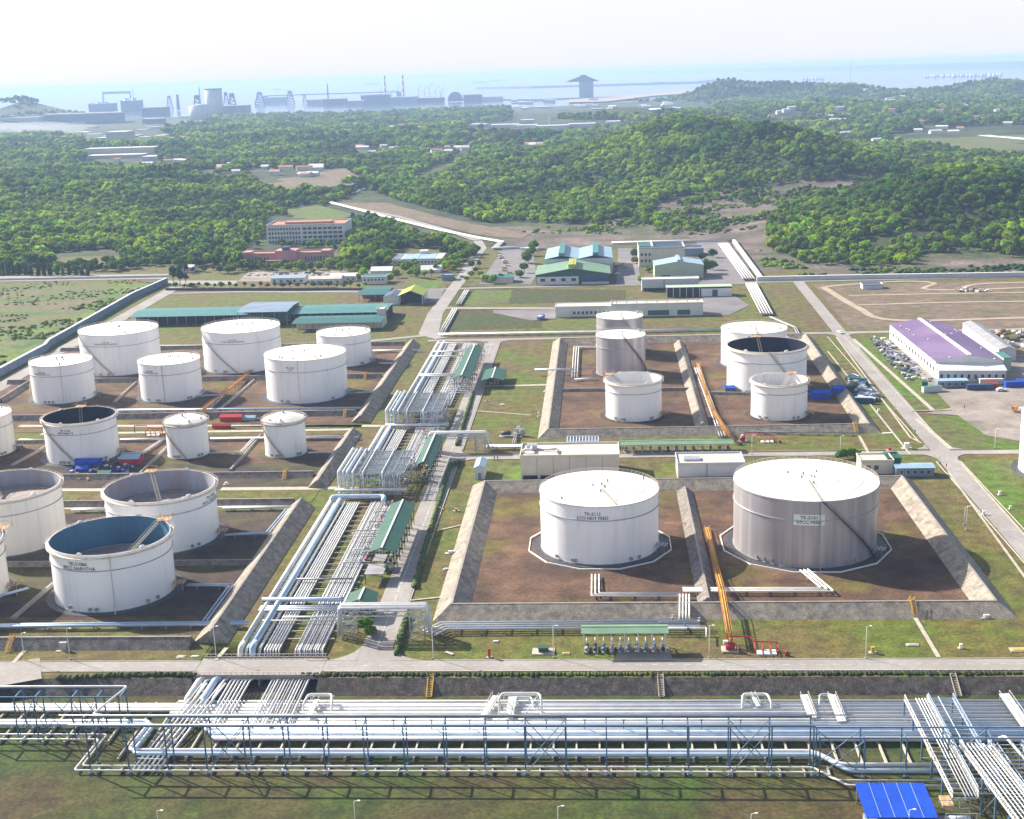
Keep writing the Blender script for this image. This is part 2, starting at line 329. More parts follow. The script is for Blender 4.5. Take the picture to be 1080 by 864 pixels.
def inpoly(px, py, P):
    r = np.zeros(len(px), bool); n = len(P)
    for i in range(n):
        x1, y1 = P[i]; x2, y2 = P[(i+1) % n]
        c = ((y1 > py) != (y2 > py)) & (px < (x2-x1)*(py-y1)/(y2-y1+1e-12)+x1); r ^= c
    return r
def PX(x, y, z):
    v = np.stack([x, y, z-H], -1) @ RW; return 540-F*v[:, 0]/v[:, 2], 432+F*v[:, 1]/v[:, 2]
_u, _v = PX(cx, cy, terr(cx, cy)); mi[inpoly(_u, _v, [(520, 262), (520, 240), (600, 234), (675, 218), (700, 204), (800, 190), (950, 182), (955, 197), (880, 210), (822, 228), (815, 240), (870, 262), (950, 268), (1100, 255), (1300, 250), (1300, 296), (800, 296), (640, 262)]) & (cy > 990) & (cy < 2300)] = 4; mi[(cx > 155) & (cy > 955) & (cy < 1010)] = 4; mi[cy > 4700] = 3
me.polygons.foreach_set('material_index', mi); me.polygons.foreach_set('use_smooth', (cy > 330)); me.update(calc_edges=True); me.validate()
g = D.objects.new('ground', me); COL.objects.link(g); g['kind'] = 'structure'
mb = MB(); mb.add([(-60000, 5200, -4), (60000, 5200, -4), (60000, 90000, -4), (-60000, 90000, -4)], [(0, 1, 2, 3)]); struct('sea', mb, 'water')
# ------------------------------------------------------------------ ground sheets
def sheet(name, polys, z, m, px=True):
    mb = MB()
    for P in polys:
        Q = [W(*p, z) for p in P] if px else P
        n = len(Q); A = sum(Q[i][0]*Q[(i+1) % n][1]-Q[(i+1) % n][0]*Q[i][1] for i in range(n))
        if A < 0: Q = Q[::-1]
        mb.add([(q[0], q[1], z) for q in Q], [tuple(range(n))])
    return struct(name, mb, m)
def rect(x0, x1, y0, y1): return [(x0, y0), (x1, y0), (x1, y1), (x0, y1)]
def strip(path, wd, z, name=None, m=None, mb=None):
    """flat ribbon following world points"""
    P = [Vector((p[0], p[1])) for p in path]; L = []; R_ = []
    for i, p in enumerate(P):
        a = (P[i]-P[i-1]).normalized() if i else None; b = (P[i+1]-P[i]).normalized() if i < len(P)-1 else None
        d = ((a or b)+(b or a)).normalized(); n_ = Vector((-d.y, d.x)); k = 1/max(.4, n_.dot(Vector((-(a or b).y, (a or b).x))))
        w_ = wd if not isinstance(wd, (list, tuple)) else wd[i]
        L.append(p+n_*w_/2*k); R_.append(p-n_*w_/2*k)
    own = mb is None; mb = mb or MB(); n = len(P)
    mb.add([(q.x, q.y, z) for q in L]+[(q.x, q.y, z) for q in R_], [(n+i, n+i+1, i+1, i) for i in range(n-1)])
    return struct(name, mb, m) if own else mb
def arc(cx, cy, r, a0, a1, n=8): return [(cx+r*math.cos(math.radians(a0+(a1-a0)*i/n)), cy+r*math.sin(math.radians(a0+(a1-a0)*i/n))) for i in range(n+1)]
def spl(P, k=6):
    """smooth path through points"""
    P = [Vector(p) for p in P]; P = [2*P[0]-P[1]]+P+[2*P[-1]-P[-2]]; o = []
    for i in range(1, len(P)-2):
        for j in range(k):
            t = j/k; o.append(.5*((2*P[i])+(P[i+1]-P[i-1])*t+(2*P[i-1]-5*P[i]+4*P[i+1]-P[i+2])*t*t+(3*P[i]-P[i-1]-3*P[i+1]+P[i+2])*t**3))
    o.append(P[-2]); return [tuple(v) for v in o]
# ------------------------------------------------------------------ ground cover and roads
XR2, XR5 = -61.5, 133.0
sheet('basin_soil', [rect(-43, 109, 353, 468), rect(-20, 113, 546, 739), rect(-312, -108, 562, 744), rect(-250, -108, 455, 552), rect(-250, -108, 350, 452)], .05, 'soil', px=False)
# darker, wetter soil in the front left basins
sheet('dark_basin_soil', [rect(-240, -110, 352, 446), rect(-240, -110, 474, 508)], .10, 'soil_dark', px=False)
sheet('grass_field', [[(0, 300), (175, 299), (0, 397), (-260, 520), (-260, 300)]], .05, 'meadow')
sheet('open_field', [[(-200, 300), (120, 300), (90, 330), (0, 352), (-200, 400)]], .09, 'field')
sheet('dirt_ground', [[(858, 300), (1250, 294), (1250, 347), (905, 350), (890, 340)]], .05, 'dirt')
sheet('grass_patch', [[(470, 300), (565, 305), (660, 306), (660, 318), (470, 322)], [(486, 325), (570, 327), (572, 346), (462, 349)]], .06, 'grass_dull')
sheet('bright_grass_patch', [[(501, 306), (540, 306), (536, 320), (488, 322)], [(985, 405), (990, 412), (1005, 428), (985, 434), (958, 431), (900, 362), (915, 360)],
   [(965, 440), (1012, 438), (1040, 458), (1080, 466), (1080, 474), (1000, 474)], [(1013, 487), (1200, 483), (1200, 590), (1090, 566)], [(512, 486), (550, 486), (550, 510), (500, 511), (500, 496)],
   [(300, 222), (330, 215), (372, 226), (340, 240), (310, 232)], [(430, 294), (470, 294), (462, 304), (424, 304)]], .07, 'grass_bright')
sheet('dirt_bank', [[(352, 215), (385, 203), (415, 216), (471, 230), (520, 240), (560, 246), (550, 252), (505, 248), (440, 232), (380, 220)]], .3, 'dirt')
# the big flat road network
def W2(px, py): return W(px, py)
mbr = MB()
def rd(path, wd, z=.14): strip(path, wd, z, mb=mbr)
rd([(-320, 318.4), (-107.6, 318.4)], 6.2, .14); rd([(-73.7, 318.4), (520, 318.4)], 6.2, .14)
rd([(XR2, 321.2), (XR2, 757)], 8.4, .15)
rd([(XR5-1, 321.2), (XR5, 470), (XR5+3, 700), (XR5+8, 945)], 7.6, .15)
rd([(-57.5, 512.0), (360, 508)], 5.4, .16)
rd([(-100, 755.0), (420, 756)], 5.2, .17)
rd([(-230, 947), (420, 944)], 4.6, .17)
rd([W(390, 360), W(440, 355), W(470, 352)], 5, .18)
rd([W(466, 357), W(452, 352), W(459, 331), W(478, 305), W(490, 290), W(497, 276), W(508, 262), W(503, 252)], [9, 12, 10, 9, 9, 9, 9, 8], .13)
rd([W(0, 408), W(60, 372), W(110, 346), W(175, 309), W(186, 303)], 10, .14)
rd([W(-260, 552), W(0, 408)], 10, .135)
rd([W(174, 310), W(250, 308), W(378, 308)], 4.5, .165)
rd([W(465, 325), W(575, 325), W(640, 325)], 5, .125)
rd([W(495, 304), W(560, 303), W(690, 300)], 5, .128)
rd([W(503, 254), W(470, 243), W(420, 229), W(370, 219), W(348, 215), W(362, 208), W(385, 201)], 8, .6)
# junction aprons
def apron(x, y, sx, sy, r, z):
    """quarter-round fillet at a road corner; sx, sy say which quadrant it fills"""
    c = (x+sx*r, y+sy*r); P = [(x, y)]+[(c[0]-sx*r*math.cos(t), c[1]-sy*r*math.sin(t)) for t in [math.pi/2*i/8 for i in range(9)]]
    P = P if sx*sy > 0 else P[:1]+P[1:]
    n = len(P); A = sum(P[i][0]*P[(i+1) % n][1]-P[(i+1) % n][0]*P[i][1] for i in range(n))
    if A < 0: P = P[::-1]
    mbr.add([(p[0], p[1], z) for p in P], [tuple(range(n))])
for (x, y, sx, sy, r) in [(-65.7, 321.5, -1, 1, 11), (-57.3, 321.5, 1, 1, 11), (129, 321.5, -1, 1, 10), (136, 321.5, 1, 1, 10), (129.5, 514.6, -1, 1, 9), (137, 514, 1, 1, 9),
    (129.5, 509, -1, -1, 9), (137, 508.6, 1, -1, 9), (-57.3, 514.6, 1, 1, 8), (-57.3, 509.4, 1, -1, 8), (134, 752, -1, -1, 8), (140, 752, 1, -1, 8), (-57.3, 752.5, 1, -1, 9), (-65.7, 752.5, -1, -1, 9)]:
    apron(x, y, sx, sy, r, .19)
# left access road bending towards the camera on its embankment
rd([(-150, 317.5), (-162, 312), (-168, 300), (-170, 260), (-171, 150)], 14, .20)
struct('road', mbr, 'road')
mb = MB(); mb.box(-300, -163.2, 120, 311.3, LOWZ-.5, .05); struct('embankment', mb, 'stone_dark')
sheet('asphalt_apron', [[(531, 262), (562, 262), (566, 290), (560, 300), (505, 300), (515, 285)], [(652, 262), (672, 262), (676, 300), (650, 300)], [(735, 255), (765, 252), (790, 282), (785, 300), (740, 300)],
   [(520, 327), (586, 326), (586, 336), (560, 338), (520, 330)], [(742, 312), (775, 312), (790, 322), (770, 332), (740, 333)], [(422, 306), (470, 304), (462, 318), (430, 322)]], .21, 'asphalt')
sheet('concrete_yard', [[(985, 411), (1250, 404), (1250, 445), (1080, 466), (1040, 459), (1010, 438), (975, 436), (1003, 430)], [(925, 361), (1250, 352), (1250, 405), (1075, 402), (1010, 408), (985, 412), (945, 378)],
   [(652, 682), (705, 682), (710, 697), (648, 697)], [(250, 297), (380, 297), (392, 290), (390, 285), (262, 287)]], .215, 'yard')
sheet('paved_plot', [[(250, 296), (176, 296), (176, 300), (250, 300)], [(0, 291), (178, 289), (178, 294), (0, 297)]], .22, 'concrete')
# sand tracks in the cleared plot at right
mbs = MB()
for P, w_ in (([(868, 303), (905, 325), (945, 338), (1100, 335), (1250, 333)], 5), ([(868, 303), (900, 300), (955, 297), (985, 299), (975, 305), (1020, 306), (1100, 303), (1250, 300)], 4), ([(895, 312), (1000, 310), (1250, 306)], 3.5), ([(905, 322), (1020, 319), (1250, 316)], 3.5),
      ([(1010, 306), (1030, 300), (1080, 298)], 4)):
    strip(spl([W(*p) for p in P]), w_, .24, mb=mbs)
struct('sand_track', mbs, 'sand')
# tan concrete paths and kerb lines
mbk = MB()
def kb(path, wd=.8, z=.26, px=True): strip([W(*p) for p in path] if px else path, wd, z, mb=mbk)
kb([(-250, 552.5+6), (-110, 552.5+6)], 3.2, .1, False)      # service road, second row
kb([(-290, 453.5), (-110, 453.5)], 3.4, .1, False)
kb([(20, 449.5), (402, 449.5)], 3.6, .12)
kb([(0, 517), (118, 517)], 3.6, .13); kb([(233, 516), (356, 515)], 3.6, .13)
kb([(965, 652), (990, 694)], 1.2); kb([(906, 460), (918, 482)], 1.2)
kb([(900, 358), (985, 434)], 2.0); kb([(966, 442), (1003, 474)], 2.0)
kb([(882, 356), (960, 462), (972, 468)], .9); kb([(873, 371), (960, 480)], .9)
kb([(1000, 498), (1090, 622)], .9); kb([(1014, 490), (1085, 570)], .9)
kb([(14, 700), (26, 687)], 1.2); kb([(228, 697), (239, 684)], 1.2)
kb([(462, 560), (497, 552)], .8); kb([(432, 634), (470, 630)], .8)
kb([(590, 326), (480, 326)], 1.5); kb([(140, 364.5), (340, 364)], 2.5, .12)
kb([(500, 408), (580, 406)], 3, .12); kb([(497, 433), (560, 438)], 1, .12)
kb([(478, 691), (470, 688)], 1)
struct('concrete_path', mbk, 'kerb')
# grass verges between dikes and service roads in the left rows
sheet('grass_verge', [rect(-290, -108, 322.5, 343), rect(-300, -106, 447, 451), rect(-300, -106, 457, 472), rect(-300, -106, 552, 556), rect(-300, -106, 561.5, 567)], .12, 'grass', px=False)
# painted centre marks on the front road
mb = MB()
x = -160
while x < 400:
    mb.add([(x, 318.3, .19), (x+1.6, 318.3, .19), (x+1.6, 318.5, .19), (x, 318.5, .19)], [(0, 1, 2, 3)]); x += 4.2
y = 330
while y < 740:
    mb.add([(XR2-.1, y, .19), (XR2+.1, y, .19), (XR2+.1, y+5, .19), (XR2-.1, y+5, .19)], [(0, 1, 2, 3)]); y += 6.5
struct('road_markings', mb, 'paint')
# kerb stones: real steps along the main roads
mb = MB()
for (x0, x1) in ((-305, -108), (-73, -79), (-45, 118), (147, 500)):
    mb.box(x0, x1, 321.6, 321.9, 0, .27)
mb.box(-73, 500, 314.9, 315.25, 0, .27)
for (a, b) in ((334, 498), (526, 745)):
    mb.box(XR5+4.3, XR5+4.6, a, b, 0, .27); mb.box(XR5-4.9, XR5-4.6, a, b, 0, .27)
for (a, b) in ((334, 500), (522, 745)): mb.box(XR2+4.4, XR2+4.7, a, b, 0, .3)
mb.box(-48, 120, 514.9, 515.2, 0, .27); mb.box(-48, 120, 508.6, 508.9, 0, .27)
struct('kerb', mb, 'kerb')

# ------------------------------------------------------------------ dikes
def dike(name_label, path, h=2.5, b=3.3, t=.3, m='stone', closed=False, cap=True, group='stone dikes round the tank basins'):
    P = [Vector((p[0], p[1])) for p in path]; n = len(P); rows = []
    for i, p in enumerate(P):
        if closed: a = (P[i]-P[i-1]).normalized(); c = (P[(i+1) % n]-P[i]).normalized()
        else: a = (P[i]-P[i-1]).normalized() if i else None; c = (P[i+1]-P[i]).normalized() if i < n-1 else None
        a0 = a or c; c0 = c or a; d = (a0+c0).normalized(); nn = Vector((-d.y, d.x)); k = 1/max(.5, nn.dot(Vector((-a0.y, a0.x))))
        rows.append([(p+nn*o*k, z) for o, z in ((-b, -.3), (-t, h), (t, h), (b, -.3))])
    root = thing('dike_wall', (P[0].x, P[0].y, 0), name_label, 'dike', group)
    ox, oy = P[0].x, P[0].y
    vs = [(q.x-ox, q.y-oy, z) for r in rows for q, z in r]; fs = []
    for i in range(n if closed else n-1):
        i2 = (i+1) % n
        for k in range(3): fs.append((i*4+k, i2*4+k, i2*4+k+1, i*4+k+1))
    if not closed: fs += [(0, 1, 2, 3), ((n-1)*4+3, (n-1)*4+2, (n-1)*4+1, (n-1)*4)]
    MB().add(vs, fs).build('slope_facing', m, root)
    if cap:
        vs2 = []; rr = []
        for i, r in enumerate(rows):
            u = (r[2][0]-r[1][0]); k = u.length; u = u/k; c_ = (r[1][0]+r[2][0])/2
            hw = k/2+.03
            rr.append([(c_-u*hw, h+.004), (c_-u*hw, h+.1), (c_+u*hw, h+.1), (c_+u*hw, h+.004)])
        vs2 = [(q.x-ox, q.y-oy, z) for r in rr for q, z in r]; f2 = []
        for i in range(n if closed else n-1):
            i2 = (i+1) % n
            for k in range(4): f2.append((i*4+k, i2*4+k, i2*4+(k+1) % 4, i*4+(k+1) % 4))
        MB().add(vs2, f2).build('coping', 'concrete', root)
    return root
# big right-hand basin
dike('stone dike ring enclosing the two large tanks in front', [(-43.5, 352.5), (109, 352.5), (109, 470), (-43.5, 470)], 3.3, 5.4, closed=True, m='stone_tan')
dike('low dike between the large white tank and the large grey tank', [(30, 358.5), (30, 464)], 2.2, 3.4)
dike('stone dike ring around the far pair of right-hand basins', [(-22.5, 543), (112, 545), (115, 741), (-22.5, 741)], 3.0, 4.6, closed=True, m='stone_tan')
dike('dike dividing the grey tanks from the dark open tank', [W(716, 363), W(741, 452)], 2.4, 3.4, m='stone_tan')
dike('low cross dike behind the small open tank', [(-18, W(600, 413)[1]), W(735, 412)], 1.5, 1.6)
dike('low cross dike behind the dark open tank', [W(745, 416), W(908, 418)], 1.2, 1.3)
# left-hand basins
dike('stone dike running along the left edge of the pipe way, front part', [(-108.5, 333), (-108.5, 451)], 3.6, 5.4, m='stone_tan')
dike('stone dike running along the left edge of the pipe way, middle part', [(-107.5, 474), (-107.5, 551)], 2.9, 4.2, m='stone_tan')
dike('stone dike running along the left edge of the pipe way, far part', [(-107.5, 570), (-107.5, 745)], 3.3, 4.8, m='stone_tan')
def lat(py, x0, x1, lab, **k):
    Y = W(250, py)[1]+2.4; dike(lab, [(x0, Y), (x1, Y)], **k)
lat(685, -260, -113.2, 'long dike with pipes along it in front of the front left tanks', h=2.8, b=3.6)
lat(598, -260, -112.2, 'low cross dike behind the blue-lined open tank', h=1.5, b=1.7)
lat(534, -260, -112.2, 'dike behind the grey-lined open tank', h=2.0, b=2.6)
lat(505, -280, -112.0, 'dike in front of the small domed tanks', h=2.0, b=2.6)
lat(466, -290, -112.0, 'low dike behind the small domed tanks', h=1.4, b=1.8)
lat(441, -300, -112.2, 'dike in front of the middle row of white tanks', h=2.4, b=2.8)
lat(402, -310, -112.2, 'dike between the middle and far rows of white tanks', h=2.2, b=2.6)
lat(368, -315, -112.2, 'dike behind the farthest row of white tanks', h=2.0, b=2.4)
for (p, q, lab) in (((63, 611), (12, 655), 'low dividing wall left of the blue-lined open tank'), ((187, 462), (148, 500), 'low dividing wall left of the left domed tank'), ((275, 460), (243, 497), 'low dividing wall between the two domed tanks'),
                    ((52, 470), (12, 492), 'low dividing wall beside the dark open tank'), ((146, 402), (120, 425), 'low dividing wall between the two middle left tanks'), ((268, 402), (232, 432), 'low dividing wall beside the orange pipe bridge')):
    dike(lab, [W(*p), W(*q)], .9, .9, .4, m='concrete', cap=False, group='low dividing walls inside the left basins')
dike('dike at the far left of the site beside the boundary road', [W(0, 425), W(40, 400)], 2.2, 2.6)
# ------------------------------------------------------------------ storage tanks
def text_mesh(lines, size, R, z, ang, plate=False):
    """lettering wrapped on a cylinder of radius R, centred at height z and angle ang"""
    cu = D.curves.new('txt', 'FONT'); cu.body = '\n'.join(lines); cu.align_x = 'CENTER'; cu.align_y = 'CENTER'; cu.size = size; cu.space_line = .95; cu.resolution_u = 2; cu.offset = .012*size
    o = D.objects.new('txt', cu); COL.objects.link(o); dg = bpy.context.evaluated_depsgraph_get(); dg.update()
    me = D.meshes.new_from_object(o.evaluated_get(dg)); D.objects.remove(o); D.curves.remove(cu); me.name = 'lettering'; me.materials.clear(); me.materials.append(MT['black'])
    for v in me.vertices:
        a = ang+v.co.x/R; v.co = Vector((R*math.cos(a), R*math.sin(a), z+v.co.y))
    return me
TANKS = []
def tank(xl, xr, yb, yt, label, kind='cone', body='tank', text=None, tpx=None, stair=None, depth=.35, inner='inner_grey', ladder_ang=None, ringf=.72, dark_leg=None, rust=False, tsize=1.5, plate=False, girder=False, pool=0, pitch=.05):
    xc = (xl+xr)/2; fx, fy = W(xc, yb); d = math.hypot(fx, fy)
    ym = yb-(yb-yt)*.5-8
    r1, r2 = ray(xl, ym), ray(xr, ym); a = abs(math.atan2(r1[0], r1[1])-math.atan2(r2[0], r2[1]))/2
    R = d*math.sin(a)/(1-math.sin(a)); ux, uy = fx/d, fy/d; cx, cy = fx+ux*R, fy+uy*R
    rr = ray(xc, yt); t = d/math.hypot(rr[0], rr[1]); h = H+rr[2]*t
    cam_ang = math.atan2(-uy, -ux)              # direction from the tank to the camera
    root = thing('storage_tank', (cx, cy, 0), label, 'storage tank', 'cylindrical storage tanks')
    n = 96
    open_ = kind in ('open', 'open_dark')
    mb = MB()
    mb.cyl((0, 0), .3, h, R, n=n, cap=False)
    if open_:
        mb.build('shell', body, root)
        ib = MB(); nn = n; A = [2*math.pi*i/nn for i in range(nn)]
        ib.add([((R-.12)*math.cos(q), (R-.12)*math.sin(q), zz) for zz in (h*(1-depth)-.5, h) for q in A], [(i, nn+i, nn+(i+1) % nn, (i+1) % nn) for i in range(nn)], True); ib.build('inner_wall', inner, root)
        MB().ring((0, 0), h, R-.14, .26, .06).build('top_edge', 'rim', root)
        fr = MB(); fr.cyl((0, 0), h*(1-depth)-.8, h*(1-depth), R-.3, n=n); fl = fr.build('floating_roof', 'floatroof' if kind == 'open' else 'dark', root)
        MB().ring((0, 0), h*(1-depth)+.01, R-2.4, .25, .5).build('foam_dam', 'pipe_grey', fl)
        # walkway girder round the rim with its rail
        MB().ring((0, 0), h-1.0, R+.01, 1.05, .14).build('wind_girder', 'rim', root)
        rl = MB(); rl.ring((0, 0), h+.1, R+.95, .07, .07)
        rl.ring((0, 0), h-.4, R+.95, .05, .05)
        for i in range(60): q = 2*math.pi*i/60; rl.box((R+1)*math.cos(q)-.04, (R+1)*math.cos(q)+.04, (R+1)*math.sin(q)-.04, (R+1)*math.sin(q)+.04, h-.9, h+.15)
        rl.build('handrail', 'rim', root)
        # foam pourers: small half discs standing on the rim
        for i in range(6):
            q = cam_ang+.5+2*math.pi*i/6; c = Vector((math.cos(q)*(R+.05), math.sin(q)*(R+.05))); tn = Vector((-math.sin(q), math.cos(q)))
            fs_ = min(1.3, R*.06); P = [(c.x+tn.x*fs_*math.cos(s), c.y+tn.y*fs_*math.cos(s), h+fs_*.8*math.sin(s)) for s in [math.pi*k/8 for k in range(9)]]
            P2 = [(p[0]-.2*math.cos(q), p[1]-.2*math.sin(q), p[2]) for p in P]; m9 = 9
            MB().add(P+P2, [tuple(range(9)), tuple(range(17, 8, -1))]+[(k, 9+k, 9+(k+1) % 9, (k+1) % 9) for k in range(9)]).build('foam_shield', 'tank', root)
        # rolling ladder from the rim down to the floating roof
        q = ladder_ang if ladder_ang is not None else cam_ang+2.4
        p0 = Vector((math.cos(q)*(R-.2), math.sin(q)*(R-.2), h+.5)); p1 = Vector((math.cos(q)*(R*.25), math.sin(q)*(R*.25), h*(1-depth)+.6))
        lb = MB(); s_ = Vector((-math.sin(q), math.cos(q), 0))*.55
        for e in (-1, 1): lb.beam(p0+s_*e, p1+s_*e, .16); lb.beam(p0+s_*e+Vector((0, 0, 1)), p1+s_*e+Vector((0, 0, 1)), .08)
        for k in range(24): c = p0.lerp(p1, k/23); lb.beam(c-s_, c+s_, .1)
        lb.build('rolling_ladder', 'kerb', root)
        pb = MB(); c = Vector((math.cos(q)*(R+.9), math.sin(q)*(R+.9), h+.1)); pb.box(c.x-2, c.x+2, c.y-2, c.y+2, h+.12, h+.26)
        for ex in (-2, 2):
            for ey in (-2, 2): pb.box(c.x+ex-.06, c.x+ex+.06, c.y+ey-.06, c.y+ey+.06, h+.1, h+1.5)
            pb.box(c.x+ex-.05, c.x+ex+.05, c.y-2, c.y+2, h+1.4, h+1.5); pb.box(c.x-2, c.x+2, c.y+ex-.05, c.y+ex+.05, h+1.4, h+1.5)
        pb.build('gauge_platform', 'rust', root)
    else:
        mb.build('shell', body, root)
        rise = {'cone': pitch*R, 'dome': .28*R}[kind]; rings = 10; rb = MB(); A = [2*math.pi*i/n for i in range(n)]; vs = [(0, 0, h+rise)]
        prof = [(k/rings) for k in range(1, rings+1)]
        for k in prof:
            zz = h+rise*(1-k*k) if kind == 'cone' else h+rise*(1-k**1.6)
            vs += [((R+.12)*k*math.cos(q), (R+.12)*k*math.sin(q), zz) for q in A]
        fs = [(0, 1+i, 1+(i+1) % n) for i in range(n)]
        for k in range(rings-1): fs += [(1+k*n+i, 1+(k+1)*n+i, 1+(k+1)*n+(i+1) % n, 1+k*n+(i+1) % n) for i in range(n)]
        rb.add(vs, fs, True); ro = rb.build('roof', 'roof', root)
        MB().ring((0, 0), h-.35, R+.01, .2, .35, n=96).build('top_angle', 'rim' if body != 'cladding' else 'steel_pale', root)
        if R > 12:
            sm = MB()
            for k in (.45, .78): zz = h+rise*(1-k*k)+.03; sm.ring((0, 0), zz, R*k, .14, .05, n=96)
            sm.build('roof_seam', 'pipe_grey', ro)
        # roof fittings: vents, hatches
        rnd = random.Random(int(xl))
        for i in range(7 if R > 12 else 5):
            q = rnd.uniform(0, 6.28); k = rnd.choice([.08, .12, .3, .85, .88]); z_ = h+rise*(1-k*k)
            MB().cyl((R*k*math.cos(q), R*k*math.sin(q)), z_-.1, z_+rnd.uniform(.6, 1.1), .35, n=8).build('roof_vent', 'pipe_grey', ro)
        wk = MB(); q = cam_ang+(stair[1] if stair else .3); 
        for e in (-.45, .45):
            s_ = Vector((-math.sin(q), math.cos(q), 0))*e
            wk.beam(Vector((math.cos(q)*R*.97, math.sin(q)*R*.97, h+.75))+s_, Vector((math.cos(q)*R*.15, math.sin(q)*R*.15, h+rise+.75))+s_, .08)
        wk.beam(Vector((math.cos(q)*R*.97, math.sin(q)*R*.97, h+.15)), Vector((math.cos(q)*R*.15, math.sin(q)*R*.15, h+rise+.12)), .9, .08)
        wk.build('roof_walkway', 'kerb', ro)
        rl = MB(); rl.ring((0, 0), h+1.05, R-.1, .07, .07); rl.ring((0, 0), h+.55, R-.1, .05, .05)
        K = 72
        for i in range(K): q = 2*math.pi*i/K; rl.box((R-.06)*math.cos(q)-.035, (R-.06)*math.cos(q)+.035, (R-.06)*math.sin(q)-.035, (R-.06)*math.sin(q)+.035, h, h+1.1)
        rl.build('handrail', 'rim', root)
        if kind == 'dome':
            MB().ring((0, 0), h-.9, R+.01, 1.0, .12).build('wind_girder', 'rim', root)
            d2 = MB(); 
            for i in range(40): q = 2*math.pi*i/40; d2.box((R+.95)*math.cos(q)-.05, (R+.95)*math.cos(q)+.05, (R+.95)*math.sin(q)-.05, (R+.95)*math.sin(q)+.05, h-.8, h+.4)
            d2.ring((0, 0), h+.35, R+.9, .08, .08); d2.build('girder_rail', 'rim', root)
    # stiffening ring on the wall
    MB().ring((0, 0), h*ringf, R+.005, .28, .22, n=96).build('stiffening_ring', 'pipe_grey' if body != 'cladding' else 'steel_pale', root)
    # concrete foundation and drip kerb
    MB().cyl((0, 0), 0, .3, R+.25, n=n).build('foundation', 'concrete', root)
    MB().cyl((0, 0), 0, .16, R+2.6, n=48).build('gravel_apron', 'steel_dark' if R > 14 else 'soil_dark', root)
    # spiral stair: (start angle, end angle) relative to the camera side
    if stair:
        a0, a1, sc = cam_ang+stair[0], cam_ang+stair[1], stair[2]; sb = MB(); N = 48; o_ = None
        for k in range(N):
            t_ = k/(N-1); q = a0+(a1-a0)*t_; z_ = .3+(h-.2)*t_
            p0 = Vector((math.cos(q)*(R+.1), math.sin(q)*(R+.1), z_)); p1 = Vector((math.cos(q)*(R+1.1), math.sin(q)*(R+1.1), z_))
            sb.beam(p0, p1, .45, .1)
            if o_: sb.beam(o_, p1, .22, .35); sb.beam(o_+Vector((0, 0, 1.05)), p1+Vector((0, 0, 1.05)), .1)
            if k % 4 == 0: sb.beam(p1, p1+Vector((0, 0, 1.1)), .08)
            o_ = p1
        sb.build('spiral_stair', sc, root)
    # vertical fire-water riser
    if dark_leg is not None:
        q = cam_ang+dark_leg[0]; c_, s_ = math.cos(q), math.sin(q)
        MB().tube([((R+.3)*c_, (R+.3)*s_, h-.4), ((R+.3)*c_, (R+.3)*s_, 2), ((R+1.6)*c_, (R+1.6)*s_, 1.0), ((R+3)*c_, (R+3)*s_, .4)], .13, 6).build('riser_pipe', dark_leg[1], root)
    if text:
        q = cam_ang+math.asin(max(-.9, min(.9, (tpx-xc)/((xr-xl)/2))))
        o = D.objects.new('lettering', text_mesh(text, tsize, R+.07, h*(ringf+.085 if not plate else ringf+.02), q)); COL.objects.link(o); o.parent = root
        if plate:
            pb = MB(); wdt = tsize*6.2; vs = []
            for k in range(9):
                aa = q+(k/8-.5)*wdt/R; 
                for zz in (-tsize*1.15, tsize*1.15): vs.append(((R+.04)*math.cos(aa), (R+.04)*math.sin(aa), h*(ringf+.02)+zz))
            pb.add(vs, [(2*k, 2*k+2, 2*k+3, 2*k+1) for k in range(8)]); pb.build('name_plate', 'label_white', root)
    # manholes and nozzles near the ground on the camera side
    rnd = random.Random(int(xr))
    for k in (-.75, -.5, -.42, .55, .7):
        mbm = MB()
        q = cam_ang+k+rnd.uniform(-.1, .1); mbm.tube([((R-.1)*math.cos(q), (R-.1)*math.sin(q), 1.3), ((R+.45)*math.cos(q), (R+.45)*math.sin(q), 1.3)], .45, 10)
        mbm.tube([((R+.4)*math.cos(q), (R+.4)*math.sin(q), 1.3), ((R+.6)*math.cos(q), (R+.6)*math.sin(q), 1.3)], .62, 10)
        mbm.build('manhole', 'pipe_grey', root)
    if R > 12:
        q = cam_ang+1.22; c_, s_ = math.cos(q), math.sin(q); np_ = MB(); t_ = Vector((-s_, c_, 0)); o_ = Vector((c_*(R+2), s_*(R+2), 0))
        for e in (-1.6, 1.6):
            for f in (-1.3, 1.3): p_ = o_+t_*e+Vector((c_, s_, 0))*f; np_.beam(p_, p_+Vector((0, 0, 3.6)), .16)
        for f in (-1.3, 0, 1.3): p_ = o_+Vector((c_, s_, 2.5))*1+Vector((c_, s_, 0))*(f-1); np_.beam(p_-t_*1.7, p_+t_*1.7, .9, .1)
        np_.beam(o_+t_*1.7+Vector((0, 0, 2.4)), o_+t_*5+Vector((0, 0, .1)), .8, .15); np_.build('nozzle_platform', 'rust' if open_ else 'pipe_grey', root)
    TANKS.append((root, cx, cy, R, h, cam_ang))
    return root
WM = 'white cone-roofed tank '
tank(87.5, 172.5, 396.5, 353, WM+'farthest left in the back row, by the boundary wall', stair=(-.2, -1.25, 'pipe_grey'), text=['TK-5110B', 'HYDROTREATED NAPHTHA'], tpx=115, tsize=1.0)
tank(216.5, 299.5, 394, 351, WM+'in the back left row, second from the boundary wall', stair=(-.15, -1.3, 'pipe_grey'), text=['TK-5110A', 'HYDROTREATED NAPHTHA'], tpx=248, tsize=1.0)
tank(336, 393, 387.5, 355, WM+'small, beside the dike behind the left pipe way', body='tank')
